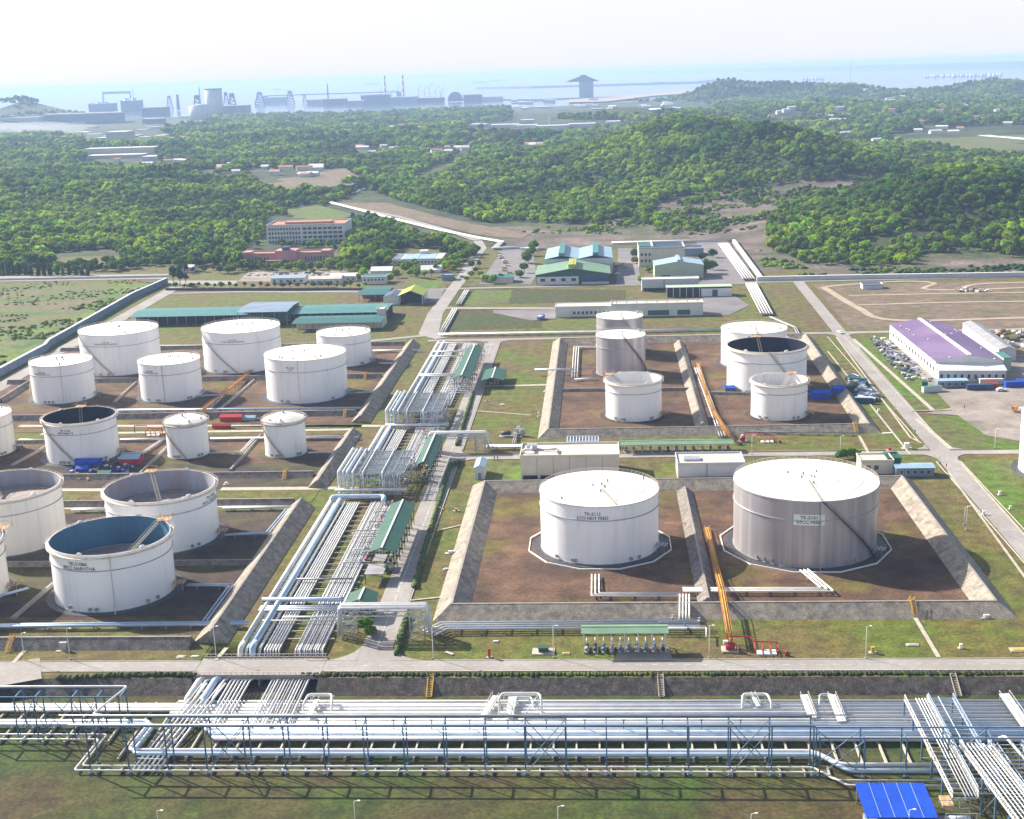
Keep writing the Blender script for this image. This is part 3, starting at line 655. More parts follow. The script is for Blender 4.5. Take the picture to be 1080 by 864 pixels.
tank(35.5, 103, 426, 385.5, WM+'leftmost of the middle row, below the wall bend', dark_leg=(-.05, 'rim'), text=['TK-5109A', 'HYDROTREATED LCO'], tpx=48, stair=(-1.35, -2.6, 'rim'), tsize=.95)
tank(149.5, 215.5, 424.5, 384.5, WM+'in the middle left row beside the orange pipe bridge', dark_leg=(-.25, 'pipe_grey'), text=['TK-5109B', 'HYDROTREATED LCO'], tpx=161, stair=(-1.3, -2.6, 'kerb'), tsize=.95)
tank(282.5, 368.5, 426, 380, WM+'large and wide, nearest the left pipe way', dark_leg=(-.2, 'rim'), text=['TK-5103', 'LCO'], tpx=309, tsize=1.2)
tank(-52, 19, 485, 443, 'white tank cut by the left edge of the picture, left of the dark open tank', body='tank_cream')
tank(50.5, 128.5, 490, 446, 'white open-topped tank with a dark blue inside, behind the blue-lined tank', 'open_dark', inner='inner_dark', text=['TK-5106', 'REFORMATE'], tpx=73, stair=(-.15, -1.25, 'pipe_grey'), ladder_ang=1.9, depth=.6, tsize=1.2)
tank(177.5, 222, 484.5, 447.5, 'small white domed tank, the left one of two', 'dome', text=['TK-5107A', 'SLOPS'], tpx=190, tsize=.95, stair=(-.1, -1.4, 'kerb'), ringf=.9)
tank(280.5, 324.5, 483.5, 446, 'small white domed tank, the right one of two, near the pipe way', 'dome', text=['TK-5107B', 'SLOPS'], tpx=297, tsize=.95, stair=(-.1, -1.4, 'kerb'), ringf=.9)
tank(-48, 75, 587, 527, 'large cream open-topped tank with a pale grey inside at the left edge', 'open', body='tank_cream', ladder_ang=2.3, depth=.3)
tank(-113, 16, 648, 588, 'large cream open-topped tank mostly outside the left edge of the picture', 'open', body='tank_cream', ladder_ang=.75)
tank(117, 235, 585, 528.5, 'large open-topped tank with a grey and rusty pink inside', 'open', body='tank', ladder_ang=2.05, text=['TK-5108B', 'RFCC NAPHTHA'], tpx=228, tsize=1.4, depth=.4)
tank(60.5, 190, 645, 583.5, 'large white open-topped tank with a blue inside, nearest in the left group', 'open', inner='inner_blue', body='tank', ladder_ang=.85, text=['TK-5108A', 'RFCC NAPHTHA'], tpx=89, dark_leg=(-.05, 'rim'), tsize=1.45, depth=.5)
tank(629.5, 678.5, 376, 337, 'slim grey clad tank behind its taller-looking twin', body='cladding', stair=(1.25, .15, 'pipe_grey'))
tank(629, 681, 398.5, 357.5, 'slim grey clad tank in front of its twin, behind the small open tank', body='cladding', stair=(1.35, .15, 'steel_dark'))
tank(639, 698, 445.5, 405.5, 'small open-topped pale tank in front of the grey clad pair', 'open', body='tank', inner='tank', ladder_ang=2.5, depth=.4)
tank(760, 829.5, 389.5, 352, 'white cone-roofed tank behind the dark-mouthed tank on the right', stair=(.95, .1, 'pipe_grey'))
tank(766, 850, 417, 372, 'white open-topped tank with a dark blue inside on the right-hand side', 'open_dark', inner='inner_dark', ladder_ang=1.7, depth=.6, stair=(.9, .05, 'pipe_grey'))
tank(791.5, 851, 444.5, 406.5, 'small open-topped tank with a rusty floor before the dark-mouthed tank', 'open', body='tank', inner='tank', ladder_ang=1.0, depth=.35)
tank(571, 695, 596.5, 534.5, 'very large white tank left of the grey one in the front basin', text=['TK-5113', 'LCO HDT FEED'], tpx=626, tsize=1.45, dark_leg=None, ringf=.75, pitch=.03)
tank(771.5, 923.5, 599.5, 528.5, 'very large grey clad tank with a white roof and a dark diagonal stair', body='cladding', text=['TK-5101', 'RFCC FEED'], tpx=852, tsize=1.5, stair=(1.15, .22, 'steel_dark'), plate=True, ringf=.70, dark_leg=(.2, 'pipe_grey'), pitch=.03)
tank(1071.5, 1190, 512, 451, 'white tank cut by the right edge of the picture beside the grass')
tank(1074, 1190, 800, 760, 'x') if False else None

for (rt, cx, cy, R, h, ca) in TANKS[-3:-1]:
    Q = [(cx+(R+4.6)*math.cos(math.pi*(k+.5)/6), cy+(R+4.6)*math.sin(math.pi*(k+.5)/6)) for k in range(13)]; mb = MB()
    for a, b in zip(Q[:-1], Q[1:]): mb.beam((a[0], a[1], .22), (b[0], b[1], .22), .3, .45)
    tag(mb.build('drain_kerb', 'label_white'), 'white low kerb in a polygon round the very large %s tank' % ('white' if R < 21 else 'grey clad'), 'kerb')
# ------------------------------------------------------------------ pipes
def pipe(path, r, m, label, group=None, n=8, name='pipeline'):
    o = MB().tube(path, r, n).build(name, m); return tag(o, label, 'pipe', group)
def elbow(path, k=.8):
    """round off corners of a 3-D path"""
    P = [Vector(p) for p in path]; o = [P[0]]
    for i in range(1, len(P)-1):
        a, b = P[i-1]-P[i], P[i+1]-P[i]; ka = min(k, a.length*.45); kb = min(k, b.length*.45); a = a.normalized()*ka; b = b.normalized()*kb
        for t in (0, .33, .67, 1): q = (P[i]+a)*(1-t)**2+P[i]*2*t*(1-t)+(P[i]+b)*t*t; o.append(q)
    o.append(P[-1]); return o
def pp(path, z): return [(*W(p[0], p[1], p[2] if len(p) > 2 else z), p[2] if len(p) > 2 else z) for p in path]
def off(path, d):
    """shift a world path sideways by d"""
    P = [Vector(p) for p in path]; o = []
    for i, p in enumerate(P):
        a = (P[i]-P[i-1]) if i else None; b = (P[i+1]-P[i]) if i < len(P)-1 else None
        a = a.xy.normalized() if a else b.xy.normalized(); b = b.xy.normalized() if b else a
        m = (a+b).normalized(); nn = Vector((-m.y, m.x)); k = 1/max(.35, nn.dot(Vector((-a.y, a.x)))); o.append((p.x+nn.x*d*k, p.y+nn.y*d*k, p.z))
    return o
def supports(path, step, wd, z0, z1, label, group, m='concrete', name='pipe_support'):
    P = [Vector(p) for p in path]; first = None
    for i in range(len(P)-1):
        a, b = P[i], P[i+1]; L = (b-a).length; d = (b-a).normalized(); nn = Vector((-d.y, d.x, 0)); k = step/2
        while k < L:
            c = a+d*k; mb = MB(); mb.beam(Vector((0, 0, z1-.15))-nn*wd/2, Vector((0, 0, z1-.15))+nn*wd/2, .3, .3)
            if first is None:
                t_ = [mb]; 
                for e in (-1, 1): mb.beam(nn*e*(wd/2-.2)+Vector((0, 0, z0)), nn*e*(wd/2-.2)+Vector((0, 0, z1-.3)), .3)
                first = mb.build(name, m); o = first; tag(o, label, 'pipe support', group); dirv = d
            elif (d-dirv).length < .02: o = first.copy(); COL.objects.link(o)
            else:
                for e in (-1, 1): mb.beam(nn*e*(wd/2-.2)+Vector((0, 0, z0)), nn*e*(wd/2-.2)+Vector((0, 0, z1-.3)), .3)
                o = mb.build(name, m); tag(o, label, 'pipe support', group); first = o; dirv = d
            o.location = (c.x, c.y, 0); k += step
# --- the wide pipe way in the foreground
G = 'pipes along the foreground pipe way'
YP = lambda py: W(650, py, LOWZ+1.0)[1]
fore = [(739.8, .32, -108, 'pipe'), (743.2, .36, -165, 'pipe'), (746.2, .5, -165, 'pipe'), (749.6, .5, -165, 'pipe_white'), (753.2, .5, -108, 'pipe'), (756.8, .5, -106, 'pipe'), (760.2, .42, -103, 'pipe_white'),
        (763.4, .42, -101, 'pipe'), (766.6, .5, -99, 'pipe_blue'), (771, .72, -97, 'pipe'), (776, .82, -95, 'pipe_blue'), (780.6, .6, -94, 'pipe')]
for i, (py, r, x0, m) in enumerate(fore):
    Y = YP(py)
    pipe([(x0, Y, LOWZ+.75+r), (150, Y, LOWZ+.75+r)], r, m, '%s pipe from the road side of the wide silver pipe bundle' % ORD[i], G, n=10)
yb1, yb2, yc = YP(794.3), YP(798), YP(765.5)
for i, (ya, yb, r) in enumerate(((YP(762.8), yb1, .5), (YP(766.2), yb2, .5))):
    jx = W(158+i*4, 763+i*3, -1.5)[0]
    p = [(-166, ya, -1.5), (jx, ya, -1.5), (jx-.8, yb, -1.5), (47+i*1.2, yb, -1.5), (52+i*1.2, yb-6-i, -1.5), (76, yb-6-i, -1.5)]
    pipe(elbow(p, 2.0), r, ('pipe', 'pipe_blue')[i], 'long bent pair pipe on the open sleepers, %s one' % ('road-side', 'camera-side')[i], G, n=12)
for i, (ya, yb, r) in enumerate(((YP(774.5), YP(808.5), .2), (YP(780), YP(813.6), .24))):
    jx = W(112-i*6, 776+i*2, -2.1)[0]
    p = [(-165, ya, -2.1), (jx, ya, -2.1), (jx-.5, yb, -2.1), (46+i*2, yb, -2.1), (50+i*2, yb-5.5, -2.1), (76, yb-5.5, -2.1)]
    pipe(elbow(p, 1.0), r, 'pipe_white', 'thin white pipe at the front edge of the pipe way, %s one' % ('inner', 'outermost')[i], G)
for k in range(54):   # sleepers
    X = -162+k*5.35
    y0, y1 = (YP(740), YP(800)) if -118 < X < 47 else (YP(740), YP(782 if X < 0 else 803))
    o = MB().box(-.2, .2, y1, y0+.6, LOWZ-.3, LOWZ+.72).build('pipe_sleeper', 'kerb'); o.location = (X, 0, 0)
    tag(o, 'long concrete sleeper under the foreground pipe way', 'sleeper', 'concrete sleepers under the foreground pipes')
    if -120 < X < 47:
        o = MB().box(-.15, .15, YP(815), YP(806), LOWZ-.3, LOWZ+.68).build('pipe_sleeper', 'kerb'); o.location = (X+2.6, 0, 0)
        tag(o, 'short concrete sleeper under the thin white pipes', 'sleeper', 'short sleepers at the front edge of the pipe way')
# expansion loops
def loop(px0, px1, py, up, back, r, m, lab):
    Y = YP(py); X0, X1 = W(px0, py, -1)[0], W(px1, py, -1)[0]; z = LOWZ+.75+r
    p = [(X0-1.5, Y, z), (X0, Y, z), (X0, Y+back*.2, z+up), (X0+.6, Y+back, z+up+.6), (X1-.6, Y+back, z+up+.6), (X1, Y+back*.2, z+up), (X1, Y, z), (X1+1.5, Y, z)]
    root = thing('expansion_loop', (0, 0, 0), lab, 'pipe loop', 'raised expansion loops')
    MB().tube(elbow(p, .9), r, 10).build('pipe', m, root)
    f = MB(); xm = (X0+X1)/2
    for x in (X0+1, X1-1): f.beam((x, Y+back, LOWZ), (x, Y+back, z+up+.3), .2); f.beam((x, Y+back, z+up), (x+(xm-x)*.9, Y+back*.4, LOWZ+.5), .12)
    f.beam((X0, Y+back, z+up+.1), (X1, Y+back, z+up+.1), .2)
    f.build('support_frame', 'steel_pale', root)
loop(526, 571, 757, 4.6, 2.5, .3, 'pipe_white', 'tall white expansion loop in the middle of the pipe way')
loop(318, 348, 752, 2.2, 4.5, .3, 'pipe_white', 'white expansion loop beside the road bridge')
loop(784, 815, 750, 1.9, 4, .3, 'pipe_white', 'low white expansion loop right of the middle')
loop(540, 562, 750, 1.2, 4, .22, 'pipe', 'small low loop inside the tall expansion loop')
loop(866, 884, 746, 1.2, 3.5, .2, 'pipe', 'small low loop between the two right-hand white walkways')
# white crossover walkways
def crossover(pxa, pya, pxb, pyb, wd, lab):
    a = Vector((*W(pxa, pya, .2), .2)); b = Vector((*W(pxb, pyb, -.9), -.9)); root = thing('crossover_walkway', (a.x, a.y, 0), lab, 'walkway', 'white crossovers over the pipes')
    o = Vector((a.x, a.y, 0)); a, b = a-o, b-o; d = (b-a).normalized(); nn = Vector((-d.y, d.x, 0)).normalized()
    MB().beam(a, b, wd, .25).build('deck', 'pipe_white', root)
    for e in (-1, 1):
        f = MB(); s_ = nn*e*wd/2
        f.beam(a+s_+Vector((0, 0, 1)), b+s_+Vector((0, 0, 1)), .08)
        for k in range(6): c = a.lerp(b, k/5)+s_; f.beam(c, c+Vector((0, 0, 1)), .07)
        f.build('handrail', 'pipe_white', root)
    f = MB()
    for c in (a, (a+b)/2, b):
        for e in (-1, 1): q = c+nn*e*wd*.4; f.beam(Vector((q.x, q.y, LOWZ)), q, .16)
    f.build('trestle', 'steel_pale', root)
crossover(523, 734, 509, 757, 1.7, 'white crossover walkway just left of the tall expansion loop')
crossover(541, 735, 537, 757, 1.9, 'white crossover walkway inside the tall expansion loop')
crossover(334, 738, 325, 757, 1.3, 'narrow white crossover walkway beside the white loop near the bridge')
crossover(848, 733, 857, 757, 1.9, 'white crossover walkway, left one of the pair at right')
crossover(877, 733, 888, 761, 1.9, 'white crossover walkway, right one of the pair at right')
crossover(1059, 732, 1084, 768, 2.4, 'wide white crossover walkway near the right edge')
crossover(794, 733, 800, 745, 1.0, 'short white crossover walkway beside the low loop')
# --- steel frame racks
def bent_rack(lab, Xs, yf, yb, zt, braced=(), z0=LOWZ, m='steel', mid=None, group=None, beamm=None, name='pipe_rack', top_offset=0):
    root = thing(name, (Xs[0], yf, z0), lab, 'pipe rack', group); O = Vector((Xs[0], yf, z0)); v = lambda x, y, z: Vector((x, y, z))-O
    for x in Xs:
        for y in (yf, yb):
            mb = MB(); h = zt-z0; f = .28
            mb.box(x-O.x-f/2, x-O.x+f/2, y-O.y-f/2, y-O.y-f/2+.06, 0, h); mb.box(x-O.x-f/2, x-O.x+f/2, y-O.y+f/2-.06, y-O.y+f/2, 0, h); mb.box(x-O.x-.04, x-O.x+.04, y-O.y-f/2+.06, y-O.y+f/2-.06, 0, h)
            mb.box(x-O.x-.4, x-O.x+.4, y-O.y-.4, y-O.y+.4, -.2, .25)
            mb.build('column', m, root)
        MB().beam(v(x, yf+.2, zt-.25), v(x, yb-.2, zt-.25), .28).build('cross_beam', m, root)
        if mid: MB().beam(v(x, yf+.2, mid), v(x, yb-.2, mid), .22).build('cross_beam', m, root)
    for y in (yf, yb):
        MB().beam(v(Xs[0]-.3, y, zt+.16), v(Xs[-1]+.3, y, zt+.16), .26, .3).build('long_beam', m, root)
        if mid: MB().beam(v(Xs[0], y+.18, mid+.26), v(Xs[-1], y+.18, mid+.26), .16, .2).build('long_beam', m, root)
    for i in braced:
        for y in (yf, yb):
            mb = MB(); mb.beam(v(Xs[i], y-.2, z0+.4), v(Xs[i+1], y-.2, zt-.3), .16); mb.beam(v(Xs[i], y-.37, zt-.3), v(Xs[i+1], y-.37, z0+.4), .16)
            mb.build('cross_brace', m, root)
    return root
YF, YBk = W(560, 817, LOWZ)[1], W(560, 817, LOWZ)[1]+4.6
ZT = ZY(560, 767, YF)[1]
S0 = W(260, 817, LOWZ)[0]; sp = (W(857, 817, LOWZ)[0]-S0)/14
XsF = [S0+sp*k for k in range(-4, 15)]
bent_rack('long blue-grey steel frame rack standing over the foreground pipe way', XsF, YF, YBk, ZT, braced=(3, 11, 16))
for i, y in enumerate((YF, YBk)):
    pipe([(XsF[0]-4-(4 if i else 0), y, ZT+.55), (XsF[-1]+(9 if i else 3), y, ZT+.55)], .17, ('pipe', 'pipe_white')[i], 'thin pipe on top of the long steel rack, %s side' % ('camera', 'road')[i], 'thin pipes on top of the steel racks')
# small hangers standing on the pipes between the frames
for k in range(17):
    o = MB().box(-.12, .12, -.12, .12, -.8, 1.5).box(-.4, .4, -.1, .1, 1.5, 1.7).build('vent_stub', 'steel'); o.location = (XsF[0]+sp*(k+.45), YP(774), 0)
    tag(o, 'short blue steel stub standing on the wide pipes between two frames', 'stub', 'steel stubs on the foreground pipes')
YL = W(60, 781, LOWZ)[1]; ZL = ZY(60, 736, YL)[1]
XL = [W(p, 781, LOWZ)[0] for p in (-30, 20, 41, 80, 106, 130)]
bent_rack('shorter steel frame rack at the left edge beside the road embankment', XL, YL, YL+5, ZL, braced=(1, 2, 3))
pl = [(-200, YL+5, ZL+.5), (XL[-1]+.5, YL+5, ZL+.5), (XsF[0]-.2, YF+5.2, ZT+.5), (XsF[0]+2, YF+5.2, ZT+.5)]
pipe(elbow(pl, .8), .26, 'pipe_white', 'white pipe on top of the left rack that steps across to the long rack', None, 10)
# right-hand part of the frame row
YR = W(900, 812, LOWZ)[1]-3; XR_ = [W(p, 822, LOWZ)[0] for p in (865, 912, 956, 1000, 1046, 1090)]; ZR = ZY(960, 779.5, YR)[1]
bent_rack('nearer steel frame rack behind the blue roof at lower right', XR_, YR, YR+5, ZR, braced=(0, 3))
# elevated pipe trestle crossing at lower right
def trestle(lab, X0, X1, Ya, Yb, za, zb, np_, off0, off1, m='pipe_white', rung=1.5):
    root = thing('pipe_trestle', (X0, Ya, LOWZ), lab, 'pipe trestle', 'elevated trestles at lower right'); O = Vector((X0, Ya, LOWZ)); L = Yb-Ya
    P = lambda x, t, dz=0: Vector((x, Ya+L*t, za+(zb-za)*t+dz))-O
    for x in (X0, X1):
        mb = MB(); mb.beam(P(x, 0), P(x, 1), .3, .25); mb.beam(P(x, 0, 1.3), P(x, 1, 1.3), .16)
        K = int(abs(L)/rung)
        for k in range(K+1): mb.beam(P(x, k/K), P(x, k/K, 1.3), .12)
        for k in range(0, K): mb.beam(P(x, k/K, .05 if k % 2 else 1.25), P(x, (k+1)/K, 1.25 if k % 2 else .05), .09)
        mb.build('side_truss', m, root)
    mb = MB(); K = int(abs(L)/rung)
    for k in range(K+1): mb.beam(P(X0+.16, k/K, -.1), P(X1-.16, k/K, -.1), .22)
    mb.build('cross_bars', 'steel_pale', root)
    for i in range(np_):
        x = X0+off0+(X1-X0-off0-off1)*i/(np_-1); MB().tube([P(x, 0, .35), P(x, 1, .35)], .13, 8).build('pipe', m, root)
    for k in range(int(abs(L)/9)+1):
        t = min(1, k*9/abs(L))
        for x in (X0, X1):
            c = P(x, t, -.15); MB().beam((c.x, c.y, 0), c, .36).build('column', 'steel', root)
        if k: 
            t0 = (k-1)*9/abs(L)
            for x in (X0, X1): c, c0 = P(x, t, -.3), P(x, t0, -.3); MB().beam(Vector((c0.x, c0.y, .3)), c, .14).build('brace', 'steel', root)
zA = 2.6
xa, xb = W(955, 740, zA)[0], W(1005, 738, zA)[0]; Ya = W(975, 738, zA)[1]
xm = W(974, 733, zA)[0]+.2; xr = W(1006, 738, zA)[0]
trestle('white elevated trestle carrying thin pipes across the pipe way, left one', xa, xm, Ya, Ya-44, zA, zA, 4, 2.6, .5, rung=1.9)
trestle('wide grey elevated trestle with ladder-like bars across the pipe way', xm+.5, xr, Ya+1, Ya-42, zA-.1, zA-.1, 2, 2.4, 3.4, 'pipe_blue', rung=1.9)
xc0, xc1, yc0 = W(1012, 786, 3.4)[0], W(1042, 786, 3.4)[0], W(1025, 786, 3.4)[1]
trestle('rising white trestle with six thin pipes at the lower right corner', xc0, xc1, yc0, yc0-46, 3.4, 9.5, 6, .8, 1.0, rung=1.5)
trestle('open ladder-like trestle at the right edge beside the rising pipes', xc1+.8, xc1+7.5, yc0+1, yc0-46, 3.0, 6.5, 2, 1.5, 1.8, 'pipe_blue', rung=1.9)
pipe(elbow([(W(1050, 775, 2)[0], yc0+5, 2.4), (W(1050, 775, 2)[0]+1, yc0+4, 3.5), (xc1+9, yc0-30, 3.5)], 1), .3, 'pipe_white', 'single white pipe right of the open ladder-like trestle')
# blue roofed shelter
bx0, by0 = W(912, 862, 1)[0], 0
def gable(mb, x0, x1, y0, y1, z, rise, axis='x', ov=0.0):
    """two-pitch roof slab; the ridge runs along the axis"""
    t = .18
    if axis == 'x':
        ym = (y0+y1)/2; A = [(x0-ov, y0-ov, z), (x0-ov, ym, z+rise), (x0-ov, y1+ov, z)]; B = [(x1+ov, a[1], a[2]) for a in A]
    else:
        xm = (x0+x1)/2; A = [(x0-ov, y0-ov, z), (xm, y0-ov, z+rise), (x1+ov, y0-ov, z)]; B = [(a[0], y1+ov, a[2]) for a in A]
    C_ = [(a[0], a[1], a[2]+t) for a in A]; E_ = [(a[0], a[1], a[2]+t) for a in B]
    o = len(mb.v); mb.add(A+B+C_+E_, [(0, 1, 4, 3), (1, 2, 5, 4), (6, 9, 10, 7), (7, 10, 11, 8), (0, 6, 7, 1), (1, 7, 8, 2), (3, 4, 10, 9), (4, 5, 11, 10), (0, 3, 9, 6), (2, 8, 11, 5)]); return mb
Yh = W(945, 862, 1.2)[1]; XH0, XH1 = W(914, 862, 1.2)[0], W(988, 858, 1.2)[0]; Yh1 = W(945, 828, 1.2)[1]
root = thing('blue_shelter', (XH0, Yh, LOWZ), 'bright blue flat sheet roof of a small shelter at lower right', 'shelter')
mb = MB(); mb.add([(0, 0, 3.9), (XH1-XH0, 0, 3.9), (XH1-XH0, Yh1-Yh, 4.5), (0, Yh1-Yh, 4.5), (0, 0, 4.1), (XH1-XH0, 0, 4.1), (XH1-XH0, Yh1-Yh, 4.7), (0, Yh1-Yh, 4.7)], [(0,3,2,1),(4,5,6,7),(0,1,5,4),(1,2,6,5),(2,3,7,6),(3,0,4,7)])
mb.build('roof', 'blue', root)
for i in range(1, 5):
    x = (XH1-XH0)*i/5; MB().beam((x, 0, 4.16), (x, Yh1-Yh, 4.76), .07, .08).build('roof_rib', 'blue_pale', root)
for x in (.4, (XH1-XH0)/2, XH1-XH0-.4):
    for y in (.4, Yh1-Yh-.4): MB().beam((x, y, 0), (x, y, 3.95+.6*y/(Yh1-Yh)), .22).build('post', 'steel_pale', root)
MB().box(.3, 7, 1, 5, 0, 2.1).build('equipment', 'pipe_grey', root)
# pale pump skid right of the shelter
root = thing('pump_skid', (XH1+1.5, Yh+1, LOWZ), 'small pump skid with rusty beams beside the blue roof', 'pump skid')
MB().box(0, 7, 0, 6, 0, .4).build('base', 'concrete', root)
mb = MB()
for i in range(4):
    for y in (.4, 5.6): mb.beam((.3+i*2.1, y, .4), (.3+i*2.1, y, 4.2), .16)
for z in (2.3, 4.2):
    for y in (.4, 5.6): mb.beam((.3, y, z), (6.6, y, z), .14)
mb.build('frame', 'steel_pale', root); MB().tube([(1, 3, 1.4), (6, 3, 1.4)], .7, 12).build('vessel', 'pipe', root)
MB().box(1, 3.2, 5, 9, 2.5, 3.3).build('beam_stack', 'rust', root)

# --- road bridge over the pipes
root = thing('road_bridge', (-91, 318, 0), 'concrete road bridge carrying the front road over the pipe bundle', 'bridge')
MB().box(-16.5, 17.2, -5.2, 5.6, -.75, .12).build('deck', 'road', root)
for y in (-5.4, 5.6):
    MB().box(-16.5, 17.2, y-.12, y+.14, -.85, .45).build('edge_beam', 'concrete', root)
    mb = MB(); 
    for k in range(24): mb.box(-16+k*1.42-.06, -16+k*1.42+.06, y-.05, y+.05, .45, 1.15)
    mb.box(-16.3, 17, y-.05, y+.05, 1.15, 1.25); mb.build('railing', 'rim', root)
for x in (-16.4, -7.4, 1, 9, 17.1):
    MB().box(x-.25, x+.25, -5, 5.3, LOWZ, -.78).build('pier', 'concrete', root)
# --- the main pipe bundle running away from the camera
G = 'pipes of the long pipe way beside the left tanks'
B0 = [(-98.2, .8, 'pipe_white'), (-96.7, .35, 'pipe_white'), (-94.9, .95, 'pipe_blue'), (-93.0, .4, 'pipe')]+[(-91.6+.78*i, .24, ('pipe', 'pipe_white')[i % 2]) for i in range(6)]+[(-83.2+.62*i, (.2, .14, .28, .17, .24)[i % 5], ('pipe', 'pipe_white', 'pipe', 'pipe_grey')[i % 4]) for i in range(13)]
Zg = .75
def bundle(y0, y1, jx=0, tag_=''):
    for i, (x, r, m) in enumerate(B0):
        x += jx
        pipe([(x, y0, Zg+r), (x, y1, Zg+r)], r, m, '%s pipe from the left in the %s of the long pipe way' % (ORD[i], tag_), G)
    supports([(-86.5+jx, y0+2, 0), (-86.5+jx, y1-2, 0)], 5.2, 25, 0, Zg, 'white crossbar support under the %s of the long pipe way' % tag_, 'supports in the %s of the long pipe way' % tag_, 'kerb')
Y1a, Y1b = 330, 454
bundle(Y1a, Y1b, 0, 'front stretch')
Tf2, Tb2 = W(380, 523)[1], W(390, 500)[1]+2
bundle(Tb2+2.5, W(420, 452)[1]-2.5, 3.2, 'middle stretch')
Tf1, Tb1 = W(420, 452)[1], W(420, 452)[1]+34
bundle(Tb1+2.5, 742, 6.0, 'far stretch')
# the pipes dive under the road and rise again on the camera side
for i, (x, r, m) in enumerate(B0):
    ye = YP(fore[min(11, int(i*12/len(B0)))][0]); zt = LOWZ+.8+fore[min(11, int(i*12/len(B0)))][1]*2+r
    x2 = -105.6+29*(x+98.4)/22.6
    ye = (305.5, 303, 300.5)[i % 3]-(17 if i % 4 else 9)+(i % 5)*1.3
    if i < 4: ye = 301
    p = [(x, Y1a+.3, Zg+r), (x, 326.9, Zg+r), (x, 325.6, -1.4), (x, 322, -1.2), (x2, 311.5, -.7), (x2, ye, -.7), (x2, ye-.3, -1.6)]
    pipe(elbow(p, .6), r, m, '%s pipe from the left passing under the road bridge' % ORD[i], 'pipes passing under the road bridge')
# extra diagonal group dropping to the lower left
for i in range(6):
    p = pp([(213+i*5, 721, -.7), (198+i*5, 740, -.4), (140+i*5.4, 812, -2.1)], 0)
    pipe(p, .2+.06*(i % 2), ('pipe_white', 'pipe')[i % 2], '%s pipe from the left in the slanting group at lower left' % ORD[i], 'slanting pipes at lower left')
pipe(elbow(pp([(226, 716, -1.2), (217, 729, -.9), (206, 730, -.9), (196, 741, -.5)], 0), .8), .28, 'pipe_white', 'white pipe with a sharp kink beside the left end of the road bridge')
supports([(*W(203, 745, -1.5), 0), (*W(158, 806, -2.5), 0)], 4, 7, LOWZ, -1.6, 'low steel crossbar under the slanting pipes', 'crossbars under the slanting pipes', 'steel_pale')
mbx = None
# crossing pipes of the front stretch
pipe(elbow([(-100, 358.5, 2.4), (-78, 358.5, 2.4), (-76, 358.5, 2.4)], 1), .75, 'pipe_blue', 'thick pale blue pipe lying across the front stretch of pipes')
for i in range(3): pipe([(-99.5, 353.4+i*1.3-1.6, 1.9), (-70, 353.4+i*1.3-1.6, 1.9)], .3, 'pipe', '%s of three pipes crossing in front of the thick pale blue pipe' % ORD[i], 'three crossing pipes')
pipe([(-91, 346.5, 2), (-72.5, 346.5, 2.0)], .35, 'pipe_white', 'short white pipe across the front stretch close to the road')
pipe([(-96.5, 344.2, 2), (-74, 343.9, 2.0)], .22, 'pipe_white', 'thin white pipe across the front stretch closest to the road')
pipe([(-93.5, 375.5, 2.1), (-76, 375.5, 2.1)], .3, 'pipe_grey', 'grey beam-like pipe across the front stretch, behind the thick pale blue pipe')
for (ya, yb) in ((452.5, 458), ): 
    pipe(elbow([(-98, ya, 1.4), (-98, ya+2.5, 2.6), (-79.5, ya+2.5, 2.6), (-78.5, ya+1.2, 2.6), (-78.5, ya-3, 2.3)], 1.5), .85, 'pipe_blue', 'thick pale pipe across the far end of the front stretch')
    pipe([(-98, yb+3, 3.2), (-71.5, yb+3, 3.2)], .6, 'pipe_white', 'long white pipe across the pipe way before the lattice tower')
    pipe([(-96, yb+6, 2.8), (-71.5, yb+6, 2.8)], .3, 'pipe_grey', 'thin grey pipe across the pipe way before the lattice tower')
pipe([(-94, Tf1-4, 2.5), (-66, Tf1-4, 2.5)], .7, 'pipe', 'pale pipe across the pipe way before the far lattice tower')
for i, yy in enumerate((652, 655.5, 700, 712, 736)):
    pipe([(-92, yy, 2.4), (-66+(3 if i > 2 else 0), yy, 2.4)], .45, ('pipe_white', 'pipe')[i % 2], '%s crossing pipe from the front over the far stretch' % ORD[i], 'pipes crossing the far stretch')
# small piping manifolds between the pipes and the sheds
def manifold(cx, cy, w_, d_, lab, seed, h=2.2):
    rnd = random.Random(seed); root = thing('pipe_manifold', (cx, cy, 0), lab, 'manifold', 'valve manifolds beside the pump sheds')
    n = int(d_/2.2)
    for i in range(n):
        y = -d_/2+i*d_/n+rnd.uniform(.2, 1); z = rnd.uniform(1.2, h); x0 = -w_/2; x1 = w_/2*rnd.uniform(.5, 1)
        MB().tube(elbow([(x0, y, .9), (x0, y, z), (x1, y, z), (x1, y, .6)], .3), rnd.choice([.12, .16, .22]), 6).build('branch_pipe', rnd.choice(['pipe', 'pipe_white', 'pipe_grey']), root)
        xv = rnd.uniform(x0*.5, x1*.7); vb = MB(); vb.cyl((xv, y), z-.3, z+.3, .38, n=8); vb.cyl((xv, y), z+.3, z+1.0, .06, n=6); vb.cyl((xv, y), z+.95, z+1.02, .35, n=10); vb.build('valve', rnd.choice(['pipe_grey', 'steel', 'red', 'steel_pale']), root)
for k, (x, y, a, b, lab) in enumerate(((-74, 420, 7, 44, 'tangle of small pipes and valves left of the long green shed roof'), (-71.5, 552, 9, 50, 'tangle of small pipes and valves left of the middle green shed roof'), (-70, 690, 9, 60, 'tangle of small pipes and valves left of the far green shed roof'),
     (-68, 632, 10, 30, 'tangle of small pipes and valves between the far green shed and the lattice tower'), (-72, 352, 6, 16, 'tangle of small pipes under the front pipe bridge'))):
    manifold(x, y, a, b, lab, k)
